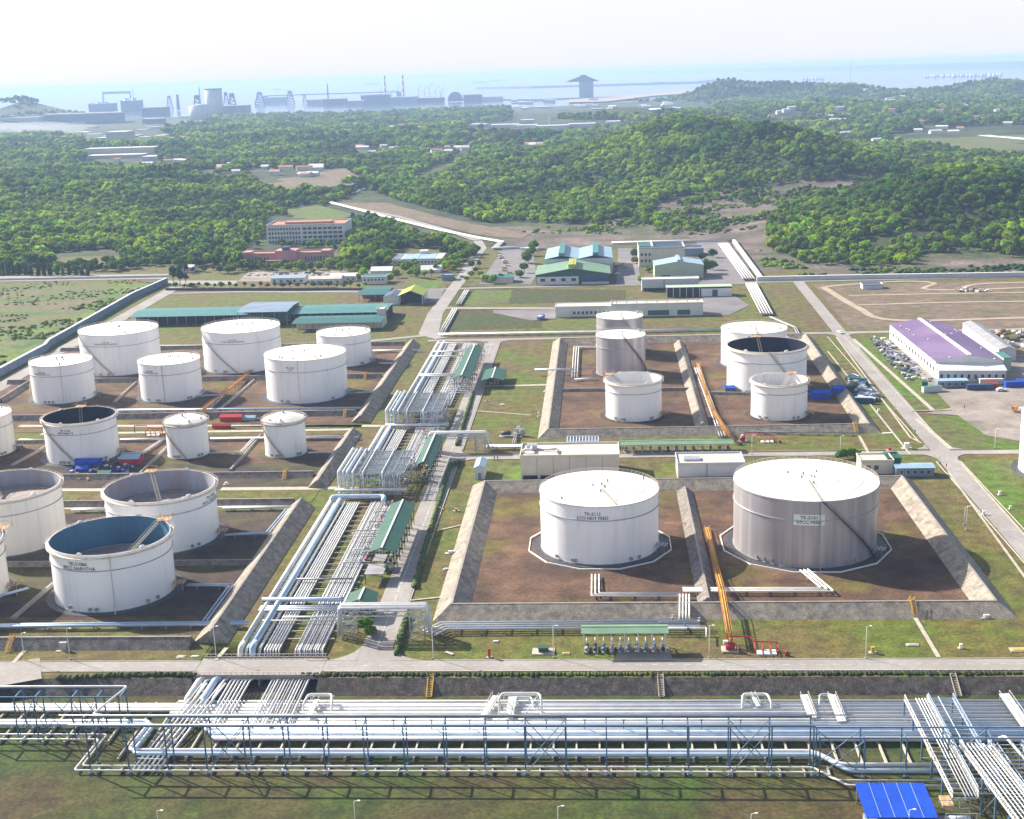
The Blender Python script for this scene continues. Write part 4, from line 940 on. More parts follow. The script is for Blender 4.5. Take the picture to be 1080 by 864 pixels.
for k in range(16):
    yy = 392+k*9.5 if k < 6 else (548+(k-6)*12 if k < 10 else 640+(k-10)*16)
    manifold(-77+(k % 3)*1.4+(0 if k < 6 else 3.2 if k < 10 else 6), yy, 9+(k % 4)*1.5, 8, '%s cluster of small valves from the camera on the right half of the pipe way' % ORD[k], 40+k, 2.6)
# lattice pipe towers that lift the pipes over the service roads
def tower(yf, yb, xoff, zt, lab):
    root = thing('lattice_pipe_tower', (-86.5+xoff, yf, 0), lab, 'pipe tower', 'lattice pipe towers'); xs = [-12.6, -8.4, -4.2, 0, 4.2, 8.4, 12.2]; L = yb-yf
    for j in range(4):
        y = L*j/3
        for x in xs: MB().beam((x, y, 0), (x, y, zt), .28).build('column', 'steel_pale' if x > -10 else 'steel', root)
        for z in (zt-.2, zt*.55): MB().beam((xs[0]+.15, y, z), (xs[-1]-.15, y, z), .3).build('cross_beam', 'steel_pale', root)
    for x in (xs[0], xs[-1], xs[2], xs[4]):
        mb = MB(); 
        for z in (zt-.2, zt*.55): mb.beam((x+.2, .15, z+.3), (x+.2, L-.15, z+.3), .22)
        for j in range(3): a, b = L*j/3, L*(j+1)/3; mb.beam((x-.2, a, .3), (x-.2, b, zt*.5), .12); mb.beam((x-.34, a, zt*.55), (x-.34, b, zt-.3), .12)
        mb.build('side_girder', 'steel_pale', root)
    mb = MB()
    for k in range(20):
        mb.beam((-12.4, L*(k+.5)/20, zt+.05), (12, L*(k+.5)/20, zt+.05), .24)
    for x in (-8.3, -4.1, 4.3, 8.3): mb.beam((x, .2, zt+.32), (x, L-.2, zt+.32), .22)
    mb.build('top_bars', 'steel_pale', root)
    for i, (x, r, m) in enumerate(B0):
        x += 86.5; r = min(r, .6)
        if i < 4 or i in (7, 12): MB().tube(elbow([(x, -2.2, Zg+r), (x, -1.2-.03*i, Zg+r), (x, -1.0-.03*i, zt+.3+r), (x, L+1, zt+.3+r), (x, L+1.2, Zg+r), (x, L+2.4, Zg+r)], .8), r, 8).build('riser_pipe', m, root)
        else:
            r = .12+.03*(i % 3)
            MB().tube(elbow([(x, -2.2, Zg+r), (x, -.9-.02*i, Zg+r), (x, -.9-.02*i, zt-.4*(i % 3)-.8), (x, 3+(i*3.7) % (L-4), zt-.4*(i % 3)-.8)], .5), r, 6).build('riser_pipe', ('pipe_blue', 'pipe', 'steel_pale')[i % 3], root)
    for z in (zt*.55+.6, zt-.9): MB().box(-12.3, 11.9, L*.2, L*.2+1.4, z, z+.1).box(-12.3, 11.9, L*.7, L*.7+1.4, z, z+.1).build('platform', 'steel', root)
    mb = MB(); rn = random.Random(int(yf))
    for k in range(26): x = rn.uniform(-12, 11.5); y = rn.uniform(0, L-4); z = rn.uniform(1, zt-1); mb.tube(elbow([(x, y, z), (x+rn.uniform(1, 3), y, z), (x+3, y, z-1.5)], .3), .15, 5)
    q = mb.build('tangle_of_pipes', 'pipe', root); q['kind'] = 'stuff'
    return root
tower(Tf2, Tb2, 1.6, ZY(380, 499, Tf2)[1], 'blue-grey lattice pipe tower over the middle service road')
tower(Tf1, Tb1, 4.6, ZY(420, 434, Tf1)[1], 'blue-grey lattice pipe tower over the far service road')
# --- pipe bridges over the longitudinal road
def pbridge(px0, px1, pyb, pyt, lab, legs=True, wd=5):
    Y = W(px0, pyb)[1]; X0, X1 = W(px0, pyb)[0], W(px1, pyb)[0]; zt = ZY((px0+px1)/2, pyt, Y)[1]
    root = thing('pipe_bridge', (X0, Y, 0), lab, 'pipe bridge', 'pipe bridges over the road'); L = X1-X0
    for y in (0, wd):
        mb = MB()
        for z in (zt-1.9, zt-.6): mb.beam((0, y, z), (L, y, z), .26)
        K = 12
        for k in range(K): a, b = L*k/K, L*(k+1)/K; mb.beam((a, y-.16, zt-1.9 if k % 2 else zt-.6), (b, y-.16, zt-.6 if k % 2 else zt-1.9), .13)
        mb.build('truss', 'steel_pale', root)
        for (a, b) in ((.2, 3.6), (L-4.2, L-.2)):
            mb = MB(); mb.beam((a, y, 0), (a, y, zt-2), .3); mb.beam((b, y, 0), (b, y, zt-2), .3)
            for k in range(3): z0, z1 = (zt-2)*k/3, (zt-2)*(k+1)/3; mb.beam((a, y+.2, z0), (b, y+.2, z1), .13); mb.beam((a, y-.2, z1), (b, y-.2, z0), .13); mb.beam((a, y, z1), (b, y, z1), .16)
            mb.build('leg_frame', 'steel_pale', root)
    for i, (y, r) in enumerate(((.8, .4), (2.2, .5), (3.6, .35), (4.5, .3))):
        MB().tube(elbow([(-1.2, y, .8), (-.6, y, zt-.3+r), (L+.6, y, zt-.3+r), (L+1.1, y, .8)], .8), r, 8).build('pipe', ('pipe', 'pipe_white')[i % 2], root)
pbridge(361, 449, 675, 643, 'steel pipe bridge over the road near the front junction')
pbridge(455, 512, 478, 458, 'white pipe bridge over the road behind the blue kiosk', wd=3.5)
# --- lateral pipes on the ground, from the photo
def gp(path, z, r, m, lab, n=2, gap=1.3, group=None, sup=True, step=7):
    P = pp(path, z)
    for i in range(n):
        pipe(elbow(off(P, (i-(n-1)/2)*gap), .7), r, m, lab+(' (%s of %s)' % (ORD[i], ('', 'one', 'two', 'three', 'four', 'five', 'six')[n]) if n > 1 else ''), group or lab.split(' (')[0][:60])
    if sup: supports(P, step, gap*(n-1)+1.4, 0, z-r, 'low support under the '+lab.replace('pipe ', 'pipe line ')[:46].rsplit(' ', 1)[0], 'supports under '+lab[:40].rsplit(' ', 1)[0])
gp([(-90, 661), (262, 657)], 1.4, .42, 'pipe_blue', 'pale blue pipe behind the long front left dike', 2, 1.3)
gp([(197, 617), (244, 617), (216, 655)], 1.2, .28, 'pipe_blue', 'pale blue pipe bending beside the blue-lined tank', 2, 1.1)
gp([(-20, 634), (30, 620)], 1.2, .25, 'pipe_blue', 'pale pipe beside the tank at the left edge', 2, 1.0)
gp([(235, 535.5), (326, 534.5)], 1.2, .38, 'pipe_white', 'white pipe right of the grey-lined tank', 2, 1.1)
gp([(76, 537.5), (116, 537)], 1.2, .38, 'pipe_white', 'white pipe between the cream tank and the grey-lined tank', 2, 1.1)
gp([(237, 564), (282, 562), (303, 537)], 1.2, .26, 'pipe_blue', 'pale pipe bending right of the grey-lined tank', 2, 1.1)
gp([(222, 462.5), (378, 461)], 1.2, .36, 'pipe_white', 'white pipe between and behind the domed tanks', 2, 1.0)
gp([(127, 463.5), (175, 463)], 1.2, .36, 'pipe_white', 'white pipe left of the left domed tank', 2, 1.0)
gp([(20, 464), (46, 464)], 1.2, .36, 'pipe_white', 'white pipe left of the dark open tank', 2, 1.0)
gp([(325, 477.5), (353, 476.5), (367, 463)], 1.1, .24, 'pipe_white', 'white pipe bending right of the right domed tank', 2, 1.0)
gp([(222, 477.5), (254, 477), (267, 463)], 1.1, .24, 'pipe_white', 'white pipe bending right of the left domed tank', 2, 1.0)
gp([(128, 478), (150, 477.5), (170, 464.5)], 1.1, .24, 'pipe_white', 'white pipe bending right of the dark open tank', 2, 1.0)
gp([(124, 432.5), (397, 430)], 1.2, .36, 'pipe_blue', 'pale pipe along the dike before the middle white tanks', 2, 1.0)
gp([(368, 414.5), (396, 413.5), (386, 428)], 1.1, .26, 'pipe_blue', 'pale pipe bending right of the large wide white tank', 2, 1.0)
gp([(206, 418), (236, 416), (222, 430)], 1.1, .26, 'pipe_blue', 'pale pipe bending right of the middle left tank', 2, 1.0)
gp([(393, 370), (446, 369)], 1.2, .4, 'pipe_white', 'white pipe right of the small far white tank', 2, 1.0)
gp([(400, 383), (417, 383), (429, 371)], 1.1, .24, 'pipe_white', 'white pipe bending right of the small far tank', 2, 1.0)
# right-hand basins
gp([(452, 668), (468, 660), (738, 658)], 1.6, .3, 'pipe', 'silver pipe running along the dike toe to the front green shed', 4, 1.5)
gp([(628, 606, .9), (628, 627, 1.2), (716, 627, 1.2)], 1.2, .25, 'pipe_white', 'white pipe leaving the large white tank', 3, 1.1)
gp([(720, 622), (873, 622), (848, 601)], 1.3, .3, 'pipe_white', 'white pipe leaving the large grey tank', 3, 1.2)
gp([(722, 627, 1.3), (722, 633, 3.2), (722, 648, 3.0), (722, 656, 1.4)], 2.5, .25, 'pipe_white', 'white pipe climbing over the front dike', 4, .9, sup=False)
pipe(elbow(pp([(697, 662, 2), (745, 662, 2), (745, 672, 2)], 2), .5), .2, 'pipe_white', 'thin white pipe right of the front green shed')
manifold(*W(722, 664), 14, 9, 'tangle of white pipes between the dike and the front green shed', 11, 2.6)
gp([(735, 388), (762, 460)], 1.2, .3, 'pipe', 'silver pipe beside the orange bridge between the right basins', 3, 1.1)
gp([(745, 454), (905, 457)], 1.1, .2, 'pipe_grey', 'thin grey pipe before the small open right tank', 2, .9)
gp([(606, 398), (608, 366), (628, 366)], 1.1, .32, 'pipe_white', 'white pipe bending left of the grey clad tanks', 3, 1.3)
gp([(606, 400), (628, 399)], 1.1, .32, 'pipe_white', 'white pipe leaving the front slim grey tank', 2, 1.2)
gp([(564, 390), (606, 389.5)], 2.9, .4, 'pipe', 'silver pipe crossing the left dike of the far basin', 2, 1.2, sup=False)
gp([(513, 471), (600, 469.5), (656, 468.5)], 1.4, .4, 'pipe', 'silver pipe behind the beige substation', 3, 1.3)
gp([(541, 469), (547, 449)], 1.2, .2, 'pipe_grey', 'grey pipe climbing to the lawn pump', 2, .8)
gp([(700, 452), (735, 452)], 1.1, .26, 'pipe_blue', 'pale pipe behind the middle green shed', 3, 1.0)
gp([(462, 352.5), (620, 350), (765, 346.5)], 1.3, .42, 'pipe_white', 'white pipe along the road behind the far basins', 3, 1.5)
gp([(466, 351), (480, 325.5)], 1.1, .4, 'pipe_white', 'white pipe beside the north road, near piece', 3, 1.4)
gp([(483.5, 321), (492.5, 306)], 1.1, .4, 'pipe_white', 'white pipe beside the north road, far piece', 3, 1.4)
gp([(385, 199), (347, 213), (395, 225.5), (455, 240.5), (503, 250.5), (529, 255), (522, 261.5), (565, 260)], 1.5, .7, 'pipe_white', 'long white far pipeline zigzagging along the dirt track', 3, 2.0, step=22)
gp([(645, 256), (773, 252.5)], 1.5, .6, 'pipe_white', 'white far pipeline behind the warehouses', 3, 2.2, step=16)
gp([(763, 257), (790, 294)], 1.4, .7, 'pipe_white', 'white far pipe running towards the camera right of the warehouses', 5, 1.9, step=9)
gp([(792, 299), (809, 331)], 1.4, .6, 'pipe_white', 'white far pipe between the two lateral roads', 5, 1.7, step=8)
gp([(845, 357), (838, 345), (812, 334)], 1.2, .3, 'pipe_grey', 'thin grey pipe behind the right-hand tanks', 2, 1.2)
# orange pipe bridges climbing over the dikes
def gangway(path, lab, m='orange', wd=1.5):
    P = [Vector(p) for p in pp(path, 0)]; root = thing('fire_pipe_bridge', (P[0].x, P[0].y, 0), lab, 'pipe bridge', 'orange fire-water pipe bridges'); O = Vector((P[0].x, P[0].y, 0)); P = [p-O for p in P]
    for i in range(len(P)-1):
        a, b = P[i], P[i+1]; d = (b-a).normalized(); nn = Vector((-d.y, d.x, 0)).normalized()*wd/2; L = (b-a).length; K = max(2, int(L/1.2))
        mb = MB()
        for e in (-1, 1):
            mb.beam(a+nn*e, b+nn*e, .22); mb.beam(a+nn*e+Vector((0, 0, .9)), b+nn*e+Vector((0, 0, .9)), .14)
        for k in range(K+1):
            c = a.lerp(b, k/K); mb.beam(c-nn, c+nn, .12)
            for e in (-1, 1): mb.beam(c+nn*e, c+nn*e+Vector((0, 0, .9)), .08)
        mb.build('side_rails', m, root)
        for e in (-.4, .1, .5): MB().tube([a+nn*e+Vector((0, 0, .25)), b+nn*e+Vector((0, 0, .25))], .17, 8).build('fire_pipe', 'yellow' if e else 'red', root)
        for k in range(int(L/7)+1):
            c = a.lerp(b, min(1, k*7/L))
            if c.z > .5: mb = MB(); [mb.beam(Vector((c.x+nn.x*e, c.y+nn.y*e, 0)), c+nn*e, .16) for e in (-1, 1)]; mb.build('leg', m, root)
gangway([(745.5, 557, .8), (757, 607, 1.5), (761, 622, 3.9), (769, 668, 3.9), (770, 678, 1.0)], 'orange fire pipe bridge beside the large grey tank, ending at the red pump')
gangway([(736, 384, .8), (746, 418, 1.6), (752, 434, 2.0), (768, 459, 3.6), (775, 466, 1)], 'orange fire pipe bridge between the two right-hand far basins')
gangway([(266, 391, 1), (246, 407, 2.6), (212, 434, 3.6)], 'orange fire pipe bridge in the left group of tanks')
pipe(pp([(700, 552, 1), (771, 552, 1)], 1), .14, 'orange', 'thin orange pipe running to the left side of the large grey tank')
pipe(pp([(700, 568, 1), (748, 568, 1)], 1), .12, 'orange', 'thin orange pipe crossing the low dike between the big tanks')
for (px, py, lab) in ((957, 630, 'yellow stair over the front dike, right part'), (605, 631, 'x')):
    if lab == 'x': continue
def dikestair(px, py, lab, zt=2.8, m='yellow', Yc=None):
    X, Y = W(px, py); Y = Yc or Y; root = thing('dike_stair', (X, Y, 0), lab, 'stair', 'yellow stairs over the dikes')
    for e in (-1, 1):
        mb = MB(); mb.beam((e*.6, -4.6, .1), (e*.6, 0, zt), .16); mb.beam((e*.6, 0, zt), (e*.6, 4.6, .1), .16); mb.beam((e*.6, -4.6, 1.1), (e*.6, 0, zt+1), .09); mb.beam((e*.6, 0, zt+1), (e*.6, 4.6, 1.1), .09)
        for k in range(-4, 5): z = zt*(1-abs(k)/4.6)+.1; mb.beam((e*.6, k*1.1, z), (e*.6, k*1.1, z+1), .08)
        mb.build('handrail', m, root)
    mb = MB()
    for k in range(-12, 13): z = zt*(1-abs(k)/13)+.1; mb.box(-.55, .55, k*.36-.14, k*.36+.14, z-.04, z+.04)
    mb.build('treads', 'rust', root)
YDf = 351.5
for (px, py, lab) in ((959, 0, 'yellow stair over the front dike right of the large grey tank'), (18, 0, 'yellow stair over the long front left dike'), (528/1, 0, '')):
    pass
dikestair(959, 641, 'yellow stair over the front dike right of the large grey tank', 3.7, Yc=352.5)
dikestair(22, 675, 'yellow stair over the long dike at the left edge', 3, Yc=W(250, 685)[1]+2.4)
dikestair(906, 461, 'yellow stair over the front dike of the far right basin', 3.3, Yc=544.5)
dikestair(366, 436.5, 'yellow stair over the dike right of the large wide white tank', 2.7, Yc=W(250, 441)[1]+2.4)
dikestair(387, 397.5, 'yellow stair over the dike right of the small far white tank', 2.5, Yc=W(250, 402)[1]+2.4)
dikestair(303, 501, 'yellow stair over the dike before the right domed tank', 2.4, Yc=W(250, 505)[1]+2.4)
for (px, py, lab, m) in ((454, 723, 'yellow ladder stair on the dark stone slope left of the middle', 'yellow'), (697, 724, 'pale ladder stair on the dark stone slope right of the middle', 'kerb'), (1007, 722, 'pale ladder stair on the dark stone slope at right', 'kerb')):
    X, Y = W(px, py, -1.5); root = thing('slope_stair', (X, 309.3, 0), lab, 'stair', 'ladder stairs down the stone slope')
    for e in (-.7, .7): MB().beam((e, 3.2, .45), (e, -3.2, LOWZ+.4), .2).build('stringer', m, root)
    mb = MB(); 
    for k in range(14): mb.box(-.6, .6, 3.0-k*.46, 3.25-k*.46, .3-k*.24, .38-k*.24)
    mb.build('treads', m, root)
# ------------------------------------------------------------------ sheds and buildings
def bwindows(root, w_, z0, z1, n, m='glass', y=-.03, x0=0, part='window', fr=.55):
    for i in range(n):
        c = x0+(i+.5)*w_/n; hw = w_/n*fr/2
        f = MB(); f.box(c-hw-.12, c+hw+.12, y-.04, y+.1, z0-.12, z1+.12); f_ = f.build('window', 'wall', root)
        MB().box(c-hw, c+hw, y-.07, y-.045, z0, z1).build('pane', m, f_)
def pos(px, py): return W(px, py)
def open_shed(corners_x, y0, y1, z, roof, lab, ridge='y', rise=1.6, posts=6, pumps=0, name='pump_shed', ridge_m='label_white', post_m='steel_dark', group='open pump sheds', seed=0):
    x0, x1 = corners_x; root = thing(name, (x0, y0, 0), lab, 'shed', group); w_, d_ = x1-x0, y1-y0
    gable(MB(), 0, w_, 0, d_, z, rise, ridge, .3).build('roof', roof, root)
    if ridge == 'y': MB().beam((w_/2, -.35, z+rise+.22), (w_/2, d_+.35, z+rise+.22), .55, .12).build('ridge_strip', ridge_m, root)
    else: MB().beam((-.35, d_/2, z+rise+.22), (w_+.35, d_/2, z+rise+.22), .5, .1).build('ridge_strip', roof, root)
    for k in range(posts):
        for e in (0, 1):
            if ridge == 'y': q = (.4+e*(w_-.8), .4+(d_-.8)*k/(posts-1))
            else: q = (.4+(w_-.8)*k/(posts-1), .4+e*(d_-.8))
            MB().beam((q[0], q[1], 0), (q[0], q[1], z+.05), .25).build('post', post_m, root)
    rnd = random.Random(seed)
    for k in range(pumps):
        if ridge == 'y': cx, cy = w_/2, (k+.5)*d_/pumps
        else: cx, cy = (k+.5)*w_/pumps, d_*.45
        p = thing('pump', (x0+cx, y0+cy, 0), '%s pump from the %s under the %s' % (ORD[k], 'camera end' if ridge == 'y' else 'left', {1: 'long dark green roof', 2: 'green roof by the middle tower', 3: 'farthest green roof', 4: 'small green roof by the bridge', 5: 'small green roof on the lawn', 6: 'front pale green roof', 7: 'long pale green roof'}[seed]), 'pump', 'pumps under the open sheds', math.pi/2 if ridge != 'y' else 0)
        MB().box(-2.1, 2.1, -.7, .7, 0, .35).build('plinth', 'concrete', p); MB().tube([(-1.8, 0, 1.0), (-.3, 0, 1.0)], .5, 10).build('motor', rnd.choice(['steel', 'steel_dark', 'pipe_grey']), p)
        MB().cyl((.8, 0), .4, 1.6, .55, n=10).build('casing', rnd.choice(['steel_dark', 'pipe_grey', 'steel']), p); MB().tube(elbow([(.8, 0, 1.5), (.8, 0, 2.6), (2.4, 0, 2.6), (2.4, 0, .4)], .3), .18, 6).build('discharge_pipe', rnd.choice(['pipe', 'pipe_white']), p)
    return root
def shed_px(fl, fr, bl, z, roof, lab, **k):
    """front-left, front-right, back-left roof corners in the photo at eave height z"""
    a, b, c = W(fl[0], fl[1], z), W(fr[0], fr[1], z), W(bl[0], bl[1], z)
    return open_shed((a[0], b[0]), a[1], c[1], z, roof, lab, **k)
shed_px((389.5, 583), (416, 583), (413.5, 532.5), 7.2, 'green_roof', 'long dark green shed roof with a pale ridge beside the front stretch of pipes', posts=9, pumps=7, seed=1)
shed_px((438, 491.5), (454, 492), (449, 462), 7, 'green_roof', 'dark green shed roof beside the middle lattice tower', posts=8, pumps=6, seed=2)
shed_px((478, 399.5), (495, 400), (489.5, 367.5), 7, 'green_roof', 'dark green shed roof farthest along the pipe way', posts=9, pumps=6, seed=3)
shed_px((365, 638), (393, 638), (371, 626), 4.4, 'green_roof', 'small dark green shed roof behind the front pipe bridge', posts=3, pumps=2, seed=4)
shed_px((507, 402), (531, 402), (512, 391), 3.6, 'green_roof', 'small dark green shed roof on the lawn behind the pipe way', posts=3, pumps=2, seed=5, ridge='y')
for (a, b, c, lab) in (((384, 606), (404, 606), (392, 595), 'pale flat shelter roof behind the small green shed'), ((393, 592), (406, 592), (397, 585), 'pale small shelter roof next to the long green shed')):
    p0, p1, p2 = W(*a, 3.4), W(*b, 3.4), W(*c, 3.4); root = thing('flat_shelter', (p0[0], p0[1], 0), lab, 'shelter'); w_, d_ = p1[0]-p0[0], p2[1]-p0[1]
    MB().box(0, w_, 0, d_, 3.3, 3.5).build('roof', 'pipe_grey', root)
    for x in (.3, w_-.3):
        for y in (.3, d_-.3): MB().beam((x, y, 0), (x, y, 3.3), .2).build('post', 'steel_dark', root)
# front lateral shed
YE = W(650, 690)[1]; a = ZY(615, 668.5, YE)
open_shed((ZY(614, 668, YE)[0], ZY(704, 668, YE)[0]), YE, YE+5.2, a[1], 'green_pale', 'pale green shed roof with yellow-ended posts in front of the big white tank', ridge='x', rise=.7, posts=7, pumps=10, post_m='rim', seed=6)
YE = W(715, 478)[1]; a = ZY(715, 469, YE)
open_shed((ZY(655, 469, YE)[0], ZY(773.5, 469, YE)[0]), YE, YE+6.5, a[1], 'green_pale', 'long pale green shed roof on many posts before the small open tanks', ridge='x', rise=.7, posts=12, pumps=13, post_m='rim', seed=7)
# panel shelter
Yq = W(615, 472)[1]; zq = ZY(615, 467, Yq)[1]; x0, x1 = ZY(598, 467, Yq)[0], ZY(631, 467, Yq)[0]; root = thing('panel_rack', (x0, Yq, 0), 'open rack of dark panels with white dividers behind the beige substation', 'rack'); L = x1-x0
MB().box(0, L, 0, 8, zq+.2, zq+.35).build('panel', 'navy', root)
mb = MB()
for k in range(11): mb.box(k*L/10-.12, k*L/10+.12, -.1, 8.1, zq+.36, zq+.55)
for y in (0, 8): mb.box(0, L, y-.1, y+.1, zq+.56, zq+.7)
mb.build('dividers', 'label_white', root)
for k in range(5):
    for y in (.3, 7.7): MB().beam((k*L/4, y, 0), (k*L/4, y, zq+.2), .25).build('post', 'kerb', root)
def block(px0, px1, pyb, pyt, depth, wallm, roofm, lab, name='industrial_building', cat='building', roof='flat', rise=1.2, axis='x', wins=(), par=.5, group=None, rz=0, ov=.4, door=None, ridge=None, base=None):
    """building whose front wall foot runs px0..px1 at row pyb and whose eave is at row pyt"""
    xm = (px0+px1)/2; Y = W(xm, pyb)[1]; X0, X1 = ZY(px0, pyb, Y)[0], ZY(px1, pyb, Y)[0]; z = ZY(xm, pyt, Y)[1]; w_ = X1-X0
    root = thing(name, (X0, Y, 0), lab, cat, group, rz); wl = MB().box(0, w_, 0, depth, -.2, z).build('wall', wallm, root)
    if roof == 'flat':
        rf = MB().box(-.2, w_+.2, -.2, depth+.2, z+.003, z+.25).build('roof', roofm, root)
        if par:
            mb = MB()
            for (a, b, c, d) in ((-.25, w_+.25, -.25, .05), (-.25, w_+.25, depth-.05, depth+.25), (-.25, .05, .05, depth-.05), (w_-.05, w_+.25, .05, depth-.05)): mb.box(a, b, c, d, z+.253, z+.25+par)
            mb.build('parapet', wallm, root)
    else:
        g_ = MB(); gable(g_, 0, w_, 0, depth, z, rise, axis, ov); rf = g_.build('roof', roofm, root)
        ge = MB()
        if axis == 'y':
            for y in (.0, depth-.1): ge.add([(0, y, z-.01), (w_, y, z-.01), (w_/2, y, z+rise-.02), (0, y+.1, z-.01), (w_, y+.1, z-.01), (w_/2, y+.1, z+rise-.02)], [(0, 1, 2), (5, 4, 3), (0, 3, 4, 1), (1, 4, 5, 2), (2, 5, 3, 0)])
        else:
            for x in (.0, w_-.1): ge.add([(x, 0, z-.01), (x, depth, z-.01), (x, depth/2, z+rise-.02), (x+.1, 0, z-.01), (x+.1, depth, z-.01), (x+.1, depth/2, z+rise-.02)], [(2, 1, 0), (3, 4, 5), (0, 1, 4, 3), (1, 2, 5, 4), (2, 0, 3, 5)])
        ge.build('gable_wall', wallm, root)
        if ridge:
            if axis == 'y': MB().box(w_/2-ridge[0]/2, w_/2+ridge[0]/2, -.3, depth+.3, z+rise-.1, z+rise+ridge[1]).build('ridge_vent', ridge[2], rf)
            else: MB().box(-.3, w_+.3, depth/2-ridge[0]/2, depth/2+ridge[0]/2, z+rise-.1, z+rise+ridge[1]).build('ridge_vent', ridge[2], rf)
        else:
            pass
    for (a, b, z0, z1, n) in wins: bwindows(root, (b-a)*w_, z0*z, z1*z, n, x0=a*w_)
    if door: 
        d = MB().box(door[0]*w_, door[1]*w_, -.09, .05, 0, door[2]*z).build('door', door[3], root)
    if base: MB().box(-.05, w_+.05, -.06, -.003, 0, base[0]*z).build('lower_opening', base[1], root)
    return root, X0, Y, w_, z
# beige substations in the middle
r, X0, Y, w_, z = block(549.5, 653, 505, 482, 17, 'wall_beige', 'roof_beige', 'beige substation on short legs behind the large white tank', par=.7)
for k in range(1, 6): MB().box(k*w_/6-.12, k*w_/6+.12, -.08, -.003, 1.6, z-.1).build('wall_joint', 'pipe_grey', r)
for i, x in enumerate((.02, .2, .38)): MB().box(w_*x, w_*x+w_*.15, -.12, -.003, 0, 1.5).build('undercroft', 'dark', r)
mb = MB(); mb.box(2, 6, 9, 12, z+.3, z+2.2); mb.build('rooftop_unit', 'steel_pale', r); MB().tube(elbow([(4, 9, z+1.6), (4, 5, z+1.6), (1, 5, z+1.6), (1, 5, z+.3)], .5), .5, 10).build('duct', 'pipe_white', r)
MB().tube(elbow([(8, 8, z+.9), (14, 8, z+.9), (14, 3, z+.9)], .5), .35, 8).build('duct', 'pipe_grey', r)
r, X0, Y, w_, z = block(715, 785, 506, 490, 14, 'wall_pale', 'roof_beige', 'pale boxy substation between the two large front tanks', par=.6)
MB().box(w_*.42, w_*.45, -.1, -.003, 0, z).build('wall_joint', 'pipe_grey', r); MB().box(.4, w_*.95, -.12, -.004, .2, 1.2).build('lower_opening', 'dark', r)
MB().box(w_*.1, w_*.35, 4, 8, z+.3, z+1.1).build('rooftop_unit', 'steel_pale', r)
r, X0, Y, w_, z = block(908, 942, 500, 487, 9, 'wall_beige', 'roof_beige', 'small beige hut between the grey tank and the blue cabin', wins=((.1, .6, .35, .7, 2),))
block(936, 950, 498, 485, 8, 'green_roof', 'green_roof', 'dark green box hut right behind the beige hut', name='hut')
r, X0, Y, w_, z = block(945, 985, 503, 494, 6, 'wall_blue', 'blue_pale', 'long blue cabin right of the beige hut', name='cabin', cat='cabin', roof='gable', rise=.7, wins=((.05, .95, .35, .75, 5),))
r, X0, Y, w_, z = block(501, 511, 506, 494, 11, 'wall_pale', 'blue_pale', 'small kiosk with a pale blue gable roof beside the junction', name='kiosk', cat='kiosk', roof='gable', axis='y', rise=1.2, door=(.35, .65, .6, 'wall_blue'))
# purple warehouse (turned a little against the grid)
A, B, C_ = W(986, 400), W(1064, 397), W(937, 357)
def quadbuilding(fl, fr, bl, z, rise, wallm, roofm, lab, strip_m=None, name='warehouse'):
    a, b, c = Vector(W(*fl)), Vector(W(*fr)), Vector(W(*bl)); root = thing(name, (a.x, a.y, 0), lab, 'warehouse'); rz = math.atan2((b-a).y, (b-a).x); root.rotation_euler.z = rz
    w_ = (b-a).length; ex = (b-a).normalized(); ey = Vector((-ex.y, ex.x)); d_ = (c-a).dot(ey); sh = (c-a).dot(ex)
    MB().add([(0, 0, 0), (w_, 0, 0), (w_+sh, d_, 0), (sh, d_, 0), (0, 0, z), (w_, 0, z), (w_+sh, d_, z), (sh, d_, z), (w_/2, 0, z+rise), (w_/2+sh, d_, z+rise)], [(0, 1, 5, 8, 4), (1, 2, 6, 5), (2, 3, 7, 9, 6), (3, 0, 4, 7), (0, 3, 2, 1)]).build('wall', wallm, root)
    rf = MB(); o = .5
    rf.add([(-o, -o, z+.05), (w_/2, -o, z+rise+.05), (w_/2+sh, d_+o, z+rise+.05), (sh-o, d_+o, z+.05), (w_+o, -o, z+.05), (w_+sh+o, d_+o, z+.05)], [(0, 1, 2, 3), (1, 4, 5, 2)]); rf_ = rf.build('roof', roofm, root)
    return root, rf_, w_, d_, sh
root, rf, w_, d_, sh = quadbuilding((986, 399), (1057, 399), (938, 358), 8.5, 3, 'wall', 'purple', 'large warehouse with a faded purple roof and white ridge at right')
MB().beam((w_/2, -.5, 11.75), (w_/2+sh, d_+.5, 11.75), 1.9, .4).build('ridge_vent', 'label_white', rf)
ax = MB(); ax.add([(0, -.02, 7.2), (w_, -.02, 7.2), (w_, -9, 5.8), (0, -9, 5.8), (0, -.02, 7.35), (w_, -.02, 7.35), (w_, -9.3, 5.95), (0, -9.3, 5.95)], [(0,1,2,3),(7,6,5,4),(3,2,6,7),(0,3,7,4),(2,1,5,6)]); ax.build('annex_roof', 'label_white', root)
MB().box(.2, w_-.2, -8.6, -.03, 0, 5.78).build('annex_wall', 'wall_pale', root)
bwindows(root, w_, 1.8, 3.9, 10, y=-8.68, fr=.4)
for k in range(16):
    t = (k+.5)/16; MB().box(-.12+sh*t, .02+sh*t, d_*t-1.2, d_*t+1.2, 3.2, 5.2).build('side_window', 'glass', root)
rnd = random.Random(5)
for k in range(14): t, s_ = rnd.random(), rnd.random(); MB().box(w_*s_+sh*t-.35, w_*s_+sh*t+.35, d_*t-.5, d_*t+.5, 8.6+3*(1-abs(2*s_-1)), 9.0+3*(1-abs(2*s_-1))).build('skylight', 'label_white', rf)
root, rf, w_, d_, sh = quadbuilding((1053, 381), (1071, 381), (1015, 352), 6, 1.5, 'wall_pale', 'pipe_grey', 'narrow grey roofed shed behind the purple warehouse')
